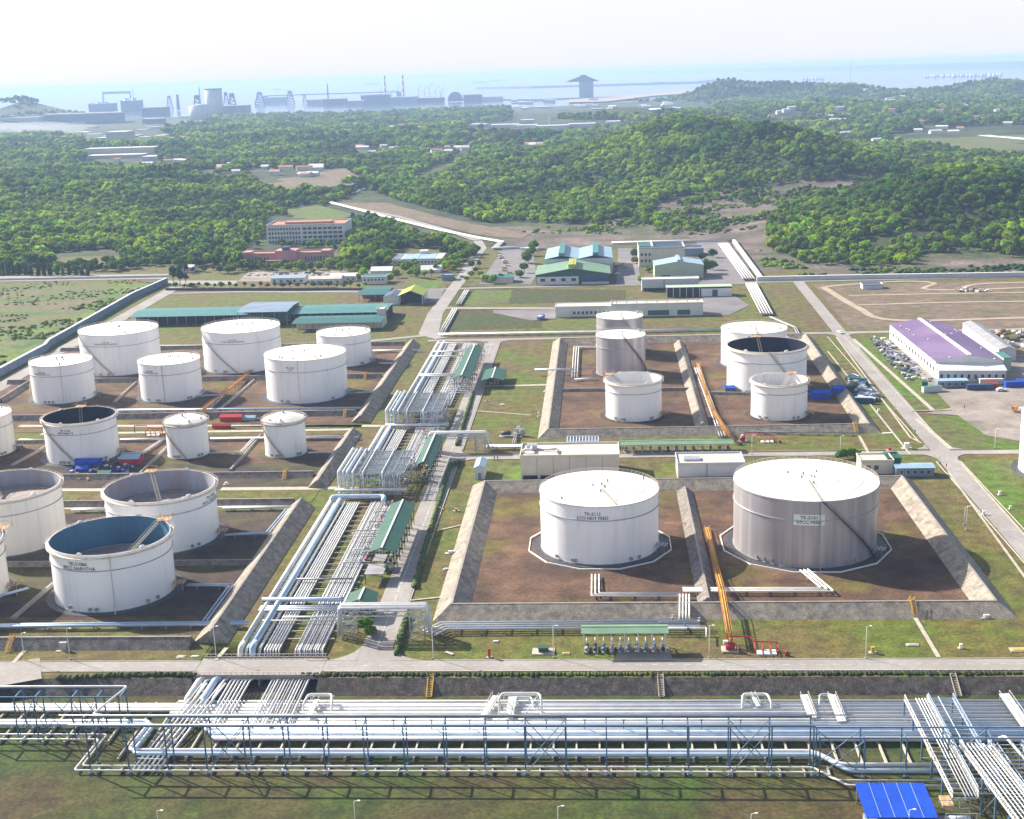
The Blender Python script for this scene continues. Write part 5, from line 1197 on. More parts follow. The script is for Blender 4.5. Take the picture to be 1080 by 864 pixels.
block(1058, 1066, 392, 378, 14, 'wall_green', 'teal_pale', 'pale green box building at the corner of the purple warehouse', roof='flat', par=0)
r, *_ = block(989, 1020, 409, 402, 5, 'wall_blue', 'blue_pale', 'long blue-grey container office in front of the purple warehouse', name='container_office', cat='container', roof='gable', rise=.4, wins=((.05, .95, .35, .75, 4),))
def container(px, py, L, m, lab, rz=0, h=2.7, w_=2.5, roofm=None):
    X, Y = W(px, py); root = thing('shipping_container', (X, Y, 0), lab, 'container', 'containers and cabins in the yards', rz)
    MB().box(-L/2, L/2, 0, w_, .1, h).build('body', m, root)
    mb = MB(); n = int(L/.6)
    for k in range(n): mb.box(-L/2+.15+k*L/n, -L/2+.4+k*L/n, -.07, -.002, .3, h-.15)
    mb.build('corrugation', m, root); MB().box(-L/2, L/2, 0, w_, h+.003, h+.1).build('roof', roofm or m, root)
container(984, 414, 9, 'wall_pale', 'short pale container with a pale teal roof beside the container office', .2, roofm='teal_pale'); container(978, 408, 4, 'green_roof', 'small green container behind the pale container', 1.4)
container(1034, 412, 12, 'navy', 'dark navy container in the yard before the purple warehouse'); container(1046, 406, 11, 'wall_beige', 'beige container behind the dark navy container', roofm='roof_beige'); container(1046, 411, 6, 'red', 'short red container right of the dark navy container')
container(1072, 409, 10, 'blue', 'bright blue container at the right edge of the yard', .1); container(1084, 407, 10, 'blue', 'second bright blue container beyond the right edge', -.1)
container(904, 405, 8, 'teal', 'teal container in the scrap heap beside the right-hand dike', -.6); container(910, 426, 7, 'navy', 'dark blue container near the bottom of the scrap heap', -.2, roofm='blue_pale'); container(899, 413, 6, 'steel_dark', 'dark container in the scrap heap', .5)
# tarpaulin tents
def tent(px, py, w_, d_, h, m, lab, rz=0, m2=None):
    X, Y = W(px, py); root = thing('tarpaulin_tent', (X, Y, 0), lab, 'tent', 'tarpaulin covers among the tanks', rz); g_ = MB(); gable(g_, 0, w_, 0, d_, h, .9, 'x', .2); g_.build('cover', m, root)
    rnd = random.Random(int(px)); b = MB()
    b.add([(0, 0, 0), (w_, 0, 0), (w_, .05, h), (0, .05, h), (0, d_, 0), (w_, d_, 0), (w_, d_, h), (0, d_, h)], [(0, 1, 2, 3), (5, 4, 7, 6), (4, 0, 3, 7), (1, 5, 6, 2)]); b.build('side_sheet', m2 or m, root)
tent(856, 421, 8.5, 5, 2.8, 'blue', 'large blue tarpaulin tent beside the small open right tank'); tent(879, 418, 5.5, 6, 3.4, 'blue', 'smaller blue tarpaulin tent beside the right-hand dike')
tent(765, 415, 4.5, 4, 2.4, 'blue', 'small dark blue cover at the foot of the dark open right tank', m2='navy')
tent(79, 492.5, 10, 3.5, 2.0, 'blue', 'long blue cover before the dark open left tank'); tent(126, 491, 8, 7, 2.6, 'blue_pale', 'pale blue roof with red sides between the left tanks', m2='red'); tent(80, 498, 5, 3, 1.2, 'blue', 'low blue tarpaulin heap behind the blue-lined tank')
tent(103, 505, 5, 4, 1.8, 'teal', 'dark green cover behind the blue-lined tank'); tent(232, 445, 10, 4, 2, 'red', 'red covered equipment near the large wide white tank'); tent(251, 444, 8, 3, 1.2, 'blue_pale', 'pale grey covered heap right of the red equipment'); tent(224, 452.5, 8, 2, 1.2, 'red', 'low red equipment near the left domed tank')
# long teal sheds at the far left
def lshed(fl, fr, bl, z, lab, m, rise=1.0, front=None, posts=14, roofm2=None):
    a, b, c = W(*fl, z), W(*fr, z), W(*bl, z); w_, d_ = b[0]-a[0], c[1]-a[1]; root = thing('long_shed', (a[0], a[1], 0), lab, 'shed', 'long sheds behind the left tanks')
    gable(MB(), 0, w_, 0, d_, z, rise, 'x', .4).build('roof', m, root)
    MB().box(.5, w_-.5, d_*.35, d_-.3, 0, z-.05).build('back_wall', front or 'dark', root)
    for k in range(posts): MB().box(.3+k*(w_-.6)/(posts-1)-.15, .3+k*(w_-.6)/(posts-1)+.15, .1, .4, 0, z).build('post', 'wall_blue', root)
lshed((136, 335), (264, 334), (146, 326), 6, 'long teal-roofed shed nearest the boundary wall', 'teal_pale'); lshed((302, 331.5), (405, 331.5), (304, 322.5), 6, 'long teal-roofed shed behind the front teal shed', 'teal_pale'); lshed((308, 342), (401, 341), (312, 334), 5, 'teal-roofed shed with a beige end, nearest the small white tank', 'teal', front='wall_beige')
lshed((250, 330), (301, 330), (260, 319.5), 9, 'tall blue-grey roofed shed between the long teal sheds', 'wall_blue', front='teal', posts=5)
r, *_ = block(398, 405.5, 341, 327, 10, 'wall_beige', 'roof_beige', 'beige end block of the long teal sheds', name='end_block')
# fire station and huts north-west
lshed((378, 311.5), (407, 311.5), (381, 303), 4.5, 'teal-roofed red fire engine garage', 'teal', front='red', posts=6)
r, *_ = block(404.5, 421, 321.5, 314, 22, 'wall', 'navy', 'white hall with dark blue solar roof next to the lime-green roof', roof='gable', axis='y', rise=2, name='hall')
a, b, c = W(420, 312.5, 6), W(442, 311, 6), W(435, 299, 6); root = thing('lime_shed', (a[0], a[1], 0), 'open shed with a bright lime-green gable roof', 'shed')
w_, d_ = b[0]-a[0], 26; gable(MB(), 0, w_+3, 0, d_, 6, 3.5, 'y', .5).build('roof', 'lime', root); MB().box(2, w_+1, 8, d_-1, 0, 5.9).build('bay', 'dark', root)
for k in range(4):
    for e in (.3, w_+2.7): MB().beam((e, .4+k*(d_-.8)/3, 0), (e, .4+k*(d_-.8)/3, 6.1), .5).build('post', 'wall_pale', root)
block(382, 407, 300, 293, 14, 'wall', 'teal_pale', 'white two-storey office with teal roof lights behind the fire garage', name='office', wins=((.05, .95, .55, .8, 6),)); block(391, 413, 291, 286, 14, 'wall_pale', 'pipe_white', 'white hip-roofed house behind the white office', name='house', roof='gable', rise=2.5)
block(444, 465, 288, 285, 13, 'wall', 'pipe_white', 'white low house among trees left of the north road', name='house', roof='gable', rise=3); block(466, 478, 296, 291, 10, 'wall_blue', 'wall_blue', 'grey-blue gatehouse canopy beside the north road', name='gatehouse')
r, X0, Y, w_, z = block(414, 466, 279, 274, 34, 'wall', 'pipe_white', 'white office block with a blue solar roof among trees', name='office', wins=((.02, .98, .3, .7, 14),))
MB().box(w_*.18, w_*.5, 3, 31, z+.3, z+.5).build('solar_array', 'blue_pale', r); MB().box(w_*.52, w_*.84, 3, 31, z+.3, z+.5).build('solar_array', 'blue_pale', r); MB().box(w_*.02, w_*.14, 3, 31, z+.3, z+.5).build('solar_array', 'solar', r); MB().box(w_*.45, w_*.62, 32, 40, 0, z+3).build('stair_tower', 'wall', r)
# institute: white four-storey block with terracotta roof
r, X0, Y, w_, z = block(282, 364, 257, 238, 40, 'wall', 'terracotta', 'white four-storey office block with a terracotta roof in the forest edge', name='office_block', par=1.2)
for fl in range(4): bwindows(r, w_*.42, z*(.06+fl*.235), z*(.2+fl*.235), 11, x0=w_*.02, fr=.6); bwindows(r, w_*.52, z*(.06+fl*.235), z*(.2+fl*.235), 8, x0=w_*.46, fr=.78)
MB().box(w_*.2, w_*.8, 14, 26, z+.3, z+2.2).build('roof_block', 'terracotta', r); MB().box(w_*.5, w_*.7, -7, -.05, z*.24, z*.29).build('porch_canopy', 'wall', r)
for x in (.51, .69): MB().box(w_*x-.3, w_*x+.3, -6.6, -6, 0, z*.24).build('porch_column', 'wall', r)
r, X0, Y, w_, z = block(257, 349, 279, 268, 16, 'pink', 'terracotta', 'long pink building with a stepped centre in front of the white block', name='pink_building', par=.9, wins=((.02, .3, .25, .75, 8), (.7, .98, .25, .75, 8)))
MB().box(w_*.38, w_*.62, -3, 12, 0, z+3.2).build('centre_block', 'pink', r); MB().box(w_*.46, w_*.54, -2, 4, z+3.21, z+6).build('sign_box', 'navy', r); MB().box(w_*.28, w_*.68, -8, -3.02, 4, 4.6).build('porch_roof', 'terracotta', r)
for x in (.29, .4, .56, .67): MB().box(w_*x-.3, w_*x+.3, -7.8, -7.2, 0, 4).build('porch_column', 'wall', r)
for x in (0, .9): MB().box(w_*x, w_*(x+.1), -2, 10, z+.9, z+2.5).build('corner_block', 'pink', r)
# green warehouse and its neighbours
r, X0, Y, w_, z = block(565.5, 643, 300, 289.5, 46, 'green_roof', 'green_pale', 'large warehouse with a pale green roof and white lower wall', name='warehouse', cat='warehouse', roof='gable', axis='y', rise=4.5, ov=.8)
MB().box(.5, w_*.58, -.3, -.01, 0, z*.8).build('white_cladding', 'wall', r); MB().box(w_*.62, w_-1, -.3, -.01, z*.25, z*.8).build('dark_opening', 'navy', r); MB().box(w_*.62, w_-.5, -.34, -.02, 0, z*.22).build('lower_wall', 'wall_pale', r)
for k in range(4): MB().box(w_*(.06+k*.14), w_*(.06+k*.14)+3.5, -.4, -.31, 2.5, 4.6).build('louvre', 'navy', r)
MB().box(w_*.5-3, w_*.5+2.5, 2, 34, z+3.6, z+7).build('ridge_vent', 'lime', r); MB().box(w_*.5-.5, w_*.5+.5, 2, 33, z+7.01, z+7.2).build('vent_slot', 'rust', r)
Yb = Y+47; r, X0, Y, w_, z = block(572, 644.5, W(600, 300)[1] and 282, 276, 1, 'wall_pale', 'wall_pale', 'x', par=0) if False else (None, 0, 0, 0, 0)
Xa, Xb = ZY(574, 262, Yb)[0], ZY(646, 262, Yb)[0]; root = thing('warehouse', (Xa, Yb, 0), 'twin-ridged pale blue warehouse roof behind the green one', 'warehouse'); w_ = Xb-Xa; zt = 12
MB().box(0, w_, 0, 62, 0, zt).build('wall', 'wall_pale', root)
for k in range(2):
    g_ = MB(); gable(g_, w_*k/2, w_*(k+1)/2, 0, 62, zt, 2.6, 'y', .0); g_.build('roof', 'blue_pale', root); MB().box(w_*(k+.5)/2-2.2, w_*(k+.5)/2+2.2, -.3, 62.3, zt+2.4, zt+4.6).build('ridge_vent', 'teal_pale', root)
r, X0, Y, w_, z = block(674, 722, 281, 262, 34, 'wall_beige', 'solar', 'tall cream building with dark solar panels behind the pale blue shed', name='workshop', par=1.0, wins=((.02, .28, .25, .4, 3), (.02, .28, .6, .75, 3)))
MB().box(w_*.02, w_*.3, 2, 32, z+.3, z+1.6).build('roof_deck', 'teal', r); 
for k in range(6): MB().box(w_*.34, w_*.97, 3+k*5, 3.4+k*5, z+.3, z+.6).build('panel_row', 'blue_pale', r)
MB().box(w_*.28, w_*.31, 0, 33, z+.3, z+2.5).build('divider_wall', 'wall', r)
r, *_ = block(722, 742, 270, 263, 18, 'wall_blue', 'solar', 'lower bay with solar panels right of the cream building', name='annex')
r, X0, Y, w_, z = block(690.5, 742, 294, 280, 26, 'wall_green', 'blue_pale', 'workshop with a pale blue gable roof and ridge vent', name='workshop', roof='gable', axis='y', rise=3, ridge=(2.6, 1.3, 'blue_pale'), wins=((.05, .4, .1, .3, 1),))
r, X0, Y, w_, z = block(677, 737, 307, 295, 10, 'wall_pale', 'pipe_white', 'pale long building on stilts before the blue-roofed workshop', name='workshop', par=.4)
MB().box(1, w_-1, -.1, -.003, .2, z*.3).build('lower_opening', 'dark', r); MB().box(w_*.38, w_*.4, -.12, -.004, z*.3, z).build('wall_joint', 'pipe_grey', r)
r, X0, Y, w_, z = block(703, 772, 313, 303, 10, 'dark', 'wall_green', 'long beige-roofed carport with a green door at its right end', name='carport', par=0)
MB().box(w_*.53, w_, -.3, -.01, 0, z*.85).build('white_wall', 'wall', r); MB().box(w_*.7, w_*.78, -.4, -.31, 0, z*.7).build('door', 'green_roof', r)
for k in range(6): MB().box(k*w_*.1, k*w_*.1+.4, -.3, -.02, 0, z).build('post', 'wall', r)
r, X0, Y, w_, z = block(586, 645, 334, 324, 14, 'wall', 'roof_beige', 'long white control building, left half with small square windows', name='control_building', par=.4, wins=((.3, .98, .25, .55, 9),)); MB().box(0, w_*.28, -1.5, -.01, 0, z+1).build('entrance_block', 'wall', r)
r, X0, Y, w_, z = block(645, 741.5, 333.5, 321, 12, 'wall', 'roof_beige', 'long white control building, right half with dark glazed bays', name='control_building', par=.6)
for (a, b) in ((.18, .28), (.4, .63), (.72, .86)): MB().box(w_*a, w_*b, -.1, -.003, z*.08, z*.5).build('glazed_bay', 'teal', r)
for k in range(9): MB().cyl((w_*(k+.5)/9, 6), z+.3, z+1.4, .3, n=8).build('roof_vent', 'pipe_grey', r)
block(519, 541, 299, 293, 14, 'wall_beige', 'teal_pale', 'small yellowish house with a pale teal roof near the parking', name='house', roof='gable', rise=1.5); block(507, 521, 297.5, 293, 12, 'wall_beige', 'green_pale', 'small house with a pale green roof beside the north road', name='house', roof='gable', rise=1.5)
r, *_ = block(910, 931, 305, 301, 9, 'wall_pale', 'navy', 'small pale hut with a dark roof alone in the cleared dirt plot', name='hut')
# palm garden houses
for i, (px, py, w_, m, lab) in enumerate(((304, 299, 26, 'blue_pale', 'white building with a bright blue roof in the gardens'), (343, 300, 24, 'roof_beige', 'beige roofed building in the gardens'), (362, 297, 20, 'pipe_white', 'white roofed building at the end of the gardens'), (195, 287.5, 14, 'roof_beige', 'small cream hut near the bend of the boundary road'))):
    X, Y = W(px, py); root = thing('garden_building', (X-w_/2, Y, 0), lab, 'building'); MB().box(0, w_, 0, 12, 0, 4).build('wall', 'wall', root); gable(MB(), 0, w_, 0, 12, 4, 1.6, 'x', .5).build('roof', m, root)
    for k in range(5): MB().box(w_*(k+.3)/5, w_*(k+.6)/5, -.06, -.003, 1, 2.6).build('window', 'glass', root)
# ------------------------------------------------------------------ walls and fences
def wallrun(path, h, t, m, lab, name='boundary_wall', cap=None, px=True, panel=6):
    P = [Vector(W(*p)) if px else Vector(p) for p in path]; root = thing(name, (P[0].x, P[0].y, 0), lab, 'wall'); mb = MB(); cb = MB(); pb = MB()
    for i in range(len(P)-1):
        a, b = P[i]-P[0], P[i+1]-P[0]; d = (b-a).normalized(); a3, b3 = Vector((a.x, a.y, h/2)), Vector((b.x, b.y, h/2)); mb.beam(a3-Vector((d.x, d.y, 0))*t/2, b3+Vector((d.x, d.y, 0))*t/2, t, h)
        cb.beam(Vector((a.x, a.y, h+.12)), Vector((b.x, b.y, h+.12)), t+.35, .2); L = (b-a).length
        for k in range(int(L/panel)+1): c = a+d*k*panel; pb.beam((c.x, c.y, 0), (c.x, c.y, h-.01), t+.3)
    mb.build('wall_panel', m, root); cb.build('coping', cap or m, root); q = pb.build('piers', m, root); q['kind'] = 'stuff'
wallrun([(-200, 506), (0, 396.5), (48, 370.5), (52, 365.5), (82, 348.5), (140, 315), (176, 299)], 4.2, 1.6, 'wall_blue', 'long blue-grey boundary wall stepping along the left road', cap='wall_pale')
wallrun([(175, 306.5), (384, 306.5)], 1.6, .3, 'steel_dark', 'dark fence along the gardens behind the left sheds', name='garden_fence')
wallrun([(800, 296.5), (900, 294.5), (1280, 288.5)], 3.0, 2.4, 'wall_pale', 'long grey-topped culvert wall below the right-hand forest hill', cap='pipe_white')
wallrun([(774, 256), (803, 296)], 2.6, 2.0, 'wall', 'white wall running towards the camera below the eroded slope', cap='pipe_white')
wallrun([(0, 296), (178, 292.5)], 1.6, .5, 'wall_pale', 'low pale wall on the far side of the wild field')
wallrun([(962, 434), (985, 434), (1003, 433)], .3, .5, 'kerb', 'low kerb wall at the end of the bright lawn')
# ------------------------------------------------------------------ vegetation
def crown_mesh(name, seed, R, Hh, nl, nq, qs, m, conical=False):
    rs = np.random.RandomState(seed); lobes = []
    for i in range(nl):
        t = i/max(1, nl-1)
        if conical: z = Hh*(.15+.75*t); r = R*(1-.8*t)*.75; c = (rs.uniform(-.2, .2)*R*(1-t), rs.uniform(-.2, .2)*R*(1-t), z); lobes.append((*c, r, r, Hh*.22))
        else:
            a = rs.uniform(0, 6.28); q = R*.58*math.sqrt(rs.rand()) if i else 0; z = Hh*(.42+.33*rs.rand()) if i else Hh*.55
            s = R*rs.uniform(.42, .66) if i else R*.72; lobes.append((q*math.cos(a), q*math.sin(a), z, s, s, s*rs.uniform(.7, .95)))
    mb = MB(); rn = random.Random(seed)
    for l in lobes: mb.blob(l[:3], l[3]*.86, l[4]*.86, l[5]*.86, 8, 5, .16, rn)
    for k in range(nq):
        l = lobes[rs.randint(len(lobes))]; d = rs.normal(size=3); d[2] = abs(d[2])*.9-.25; d /= np.linalg.norm(d)
        c = np.array(l[:3])+d*np.array(l[3:])*rs.uniform(.85, 1.12); n_ = d+rs.normal(size=3)*.55; n_ /= np.linalg.norm(n_)
        u = np.cross(n_, rs.normal(size=3)); u /= np.linalg.norm(u); v_ = np.cross(n_, u); s = qs*rs.uniform(.6, 1.3); u *= s*.5; v_ *= s*.5
        mb.add([tuple(c-u-v_*.6), tuple(c+u*.9-v_), tuple(c+u+v_*.7), tuple(c-u*.7+v_)], [(0, 1, 2, 3)])
    return mb.mesh(name, m)
CM = [crown_mesh('crown', 1, 4.6, 8.5, 7, 260, 1.5, 'leaf'), crown_mesh('crown', 2, 3.8, 9.5, 6, 240, 1.4, 'leaf'), crown_mesh('crown', 3, 5.2, 8.0, 9, 300, 1.6, 'leaf'), crown_mesh('crown', 4, 3.2, 10.5, 6, 220, 1.3, 'leaf_dark'), crown_mesh('crown', 5, 4.4, 8.8, 7, 260, 1.4, 'leaf_dark')]
CONE = crown_mesh('crown', 6, 2.2, 8.5, 6, 200, 1.1, 'leaf_dark', True)
LIME = crown_mesh('crown', 7, 3.8, 7.5, 7, 240, 1.4, 'leaf_lime')
def trunk_mesh(h, r):
    mb = MB(); mb.tube([(0, 0, -.5), (.1, 0, h*.4), (-.1, .1, h*.75)], r, 6)
    for a in (0, 2.1, 4.2): mb.tube([(0, 0, h*.38), (math.cos(a)*1.2, math.sin(a)*1.2, h*.6)], r*.5, 5)
    return mb.mesh('trunk', 'bark')
TM = trunk_mesh(8, .28)
TN = [0]
def tree(x, y, cm, s, label, group, z=None, name='broadleaf_tree', cat='tree'):
    root = thing(name, (x, y, tz(x, y) if z is None else z), label, cat, group, random.uniform(0, 6.28)); root.scale = (s*random.uniform(.9, 1.15), s*random.uniform(.9, 1.15), s*random.uniform(.85, 1.2))
    a = D.objects.new('trunk', TM); COL.objects.link(a); a.parent = root; b = D.objects.new('crown', cm); COL.objects.link(b); b.parent = root; TN[0] += 1
    return b
# where the forest starts, traced on level ground
FOREST = [(-400, 286), (0, 289), (130, 287), (172, 280), (205, 282), (252, 280), (262, 262), (284, 247), (290, 232), (345, 217), (384, 200), (415, 210), (471, 226), (515, 236), (540, 234), (590, 237), (640, 234), (690, 228), (690, 215), (720, 207), (800, 197), (860, 191), (950, 185), (954, 191), (880, 202), (820, 218), (808, 245), (815, 265), (850, 279), (935, 282), (985, 276), (1059, 270), (1400, 262), (1600, 130), (1300, 82), (500, 106), (-300, 130), (-500, 200)]
LOWF = [(368, 230), (392, 235), (440, 250), (497, 265), (503, 268), (480, 280), (468, 278), (470, 262), (415, 262), (408, 280), (380, 284), (366, 262)]   # trees between institute and the road
CLEAR = [[(262, 186), (300, 179), (368, 179), (378, 190), (360, 200), (330, 205), (290, 203), (262, 195)], [(930, 143), (1010, 134), (1200, 128), (1200, 162), (1060, 168), (1000, 158), (940, 150)], [(-300, 124), (60, 126), (190, 122), (222, 129), (170, 139), (190, 150), (120, 156), (60, 143), (-300, 139)], [(86, 160), (165, 158), (172, 176), (88, 178)],
  [(280, 228), (364, 228), (368, 258), (280, 260)], [(470, 172), (490, 158), (500, 160), (480, 180), (440, 192), (430, 188)], [(490, 131), (565, 127), (655, 127), (658, 137), (600, 142), (490, 140)], [(50, 268), (110, 262), (140, 275), (60, 282)], [(300, 222), (330, 215), (352, 222), (340, 232), (305, 230)],
  [(535, 108), (740, 108), (760, 118), (540, 128)], [(455, 148), (500, 148), (500, 152), (455, 153)], [(200, 141), (250, 142), (250, 146), (200, 146)]]
WF = [WT(*p) if 520 < p[0] < 1060 and p[1] > 185 else W(*p) for p in FOREST]; WL = [W(*p) for p in LOWF]; WC = []
rsv = np.random.RandomState(31); VILLAGE = []
for (cx_, cy_, s_) in [(262, 180, 40), (330, 183, 40), (400, 160, 30), (200, 150, 30), (560, 155, 10), (905, 150, 60), (960, 105, 90), (1040, 120, 60), (830, 120, 50), (1010, 137, 50), (160, 175, 40), (470, 160, 20), (440, 140, 40), (930, 125, 70)]:
    for i in range(7):
        px_, py_ = cx_+rsv.uniform(-s_, s_), cy_+rsv.uniform(-.13, .13)*s_; q_ = WT(px_, py_)
        if not (q_[1] < 2500 and px_ > 420): VILLAGE.append(q_)
def sample(y0, y1, sp, sc):
    pts = []; Y = y0
    while Y < y1:
        hw = Y*.5+60; xs_ = np.arange(-hw-40, hw, sp); x = xs_+RS.uniform(-.45, .45, len(xs_))*sp; yy = Y+RS.uniform(-.45, .45, len(xs_))*sp; pts.append(np.stack([x, yy, np.full(len(x), sc)], 1)); Y += sp
    p = np.concatenate(pts); x, y = p[:, 0], p[:, 1]; u_, v_ = PX(x, y, terr(x, y)); ok = inpoly(u_, v_, FOREST) | inpoly(u_, v_, LOWF) | ((y > 1800) & (v_ < 110) & (v_ > 60))
    for c in CLEAR: ok &= ~inpoly(u_, v_, c)
    for (hx, hy) in VILLAGE: ok &= ~((np.abs(x-hx) < 20) & (y < hy+22) & (y > hy-60-hy*.03))
    ok &= (y < coast(x)-150) & (terr(x, y) > -3)
    p = p[ok]; x, y = p[:, 0], p[:, 1]
    gap = vnoise(x+500, y, 45)*.6+vnoise(x, y+900, 140)*.5; keep = gap > (.2 if y1 < 2500 else .28)
    return p[keep]
def sparse():
    x = RS.uniform(-60, 330, 5200); y = RS.uniform(1200, 1900, 5200); u_, v_ = PX(x, y, terr(x, y)); ok = inpoly(u_, v_, [(560, 246), (560, 234), (690, 222), (720, 207), (950, 185), (954, 193), (880, 204), (822, 224), (806, 244)]) & (vnoise(x, y, 35) > .52)
    return np.stack([x[ok], y[ok], np.full(ok.sum(), .62)], 1)
PT = np.concatenate([sparse(), sample(880, 1700, 7.6, 1.0), sample(1700, 2600, 9.0, 1.2), sample(2600, 4200, 14, 1.7), sample(4200, 6400, 19, 1.8)])
z = terr(PT[:, 0], PT[:, 1]); u, v = PX(PT[:, 0], PT[:, 1], z); vis = (u > -90) & (u < 1170) & (v > 40); PT = PT[vis]; z = z[vis]; u = u[vis]
# nearest of them as single trees
dist = PT[:, 1]; infr = (u > -5) & (u < 1085); cand = np.where(infr & (PT[:, 1] < 1750))[0]
near = cand[np.argsort(dist[cand]+RS.rand(len(cand))*90)][:40]; sel = np.zeros(len(PT), bool); sel[near] = True
LAB = {0: 'green broadleaf tree at the left-hand edge of the forest', 1: 'green broadleaf tree near the offices at the forest edge', 2: 'green broadleaf tree on the foot of the middle wooded hill', 3: 'yellowish green tree on the foot of the right-hand wooded hill'}
protos = {}
for i in near:
    x, y = PT[i, 0], PT[i, 1]; zone = 0 if u[i] < 230 else 1 if u[i] < 520 else 2 if u[i] < 790 else 3
    k = RS.randint(5); s = PT[i, 2]*RS.uniform(.7, 1.15)*(.75 if zone == 3 and y < 1060 else 1)
    tree(x, y, CM[k] if not (zone == 3 and RS.rand() < .25) else LIME, s, LAB[zone], 'forest-edge trees, zone '+['left', 'offices', 'middle hill', 'right hill'][zone], z=float(z[i])-.3)
rest = ~sel; P3 = np.stack([PT[rest, 0], PT[rest, 1], z[rest]-.5], 1).astype(np.float32)
me = D.meshes.new('forest'); me.vertices.add(len(P3)); me.vertices.foreach_set('co', P3.ravel())
at = me.attributes.new('sc', 'FLOAT', 'POINT'); lowveg = (vnoise(P3[:, 0]+77, P3[:, 1], 90) > .62)
at.data.foreach_set('value', (PT[rest, 2]*RS.uniform(.5, 1.4, len(P3))*np.where(lowveg, .75, 1.05)).astype(np.float32)); me.update()
fo = D.objects.new('forest', me); COL.objects.link(fo); tag(fo, 'dense forest covering the hills and plain beyond the site', 'forest', kind='stuff')
ng = D.node_groups.new('scatter_trees', 'GeometryNodeTree'); ng.interface.new_socket('Geometry', in_out='INPUT', socket_type='NodeSocketGeometry'); ng.interface.new_socket('Geometry', in_out='OUTPUT', socket_type='NodeSocketGeometry')
N = ng.nodes; gi, go = N.new('NodeGroupInput'), N.new('NodeGroupOutput'); iop = N.new('GeometryNodeInstanceOnPoints'); gti = N.new('GeometryNodeGeometryToInstance')
first = {}
for o in list(COL.objects):
    if o.name.startswith('crown') and o.data.name not in first: first[o.data.name] = o
for k, o in first.items():
    oi = N.new('GeometryNodeObjectInfo'); oi.inputs['Object'].default_value = o; oi.inputs['As Instance'].default_value = False; oi.transform_space = 'ORIGINAL'
    g1 = N.new('GeometryNodeGeometryToInstance'); ng.links.new(oi.outputs['Geometry'], g1.inputs[0]); ng.links.new(g1.outputs[0], gti.inputs[0]) if False else None
    first[k] = g1
jn = N.new('GeometryNodeJoinGeometry')
for g1 in first.values(): ng.links.new(g1.outputs[0], jn.inputs[0])
ng.links.new(gi.outputs[0], iop.inputs['Points']); ng.links.new(jn.outputs[0], iop.inputs['Instance']); iop.inputs['Pick Instance'].default_value = True
ri = N.new('FunctionNodeRandomValue'); ri.data_type = 'INT'; ri.inputs['Min'].default_value = 0 if 'Min' in ri.inputs else 0
for s_ in ri.inputs:
    if s_.type == 'INT' and s_.name == 'Max': s_.default_value = len(first)-1
    if s_.type == 'INT' and s_.name == 'Min': s_.default_value = 0
outi = [s_ for s_ in ri.outputs if s_.type == 'INT'][0]; ng.links.new(outi, iop.inputs['Instance Index'])
rr = N.new('FunctionNodeRandomValue'); rr.data_type = 'FLOAT_VECTOR'; vi = [s_ for s_ in rr.inputs if s_.type == 'VECTOR']; vi[0].default_value = (0, 0, 0); vi[1].default_value = (0, 0, 6.28)
ng.links.new([s_ for s_ in rr.outputs if s_.type == 'VECTOR'][0], iop.inputs['Rotation'])
na = N.new('GeometryNodeInputNamedAttribute'); na.data_type = 'FLOAT'; na.inputs[0].default_value = 'sc'; ng.links.new(na.outputs[0], iop.inputs['Scale'])
ng.links.new(iop.outputs[0], go.inputs[0]); md = fo.modifiers.new('scatter', 'NODES'); md.node_group = ng
print('forest instances', len(P3), 'single', TN[0])
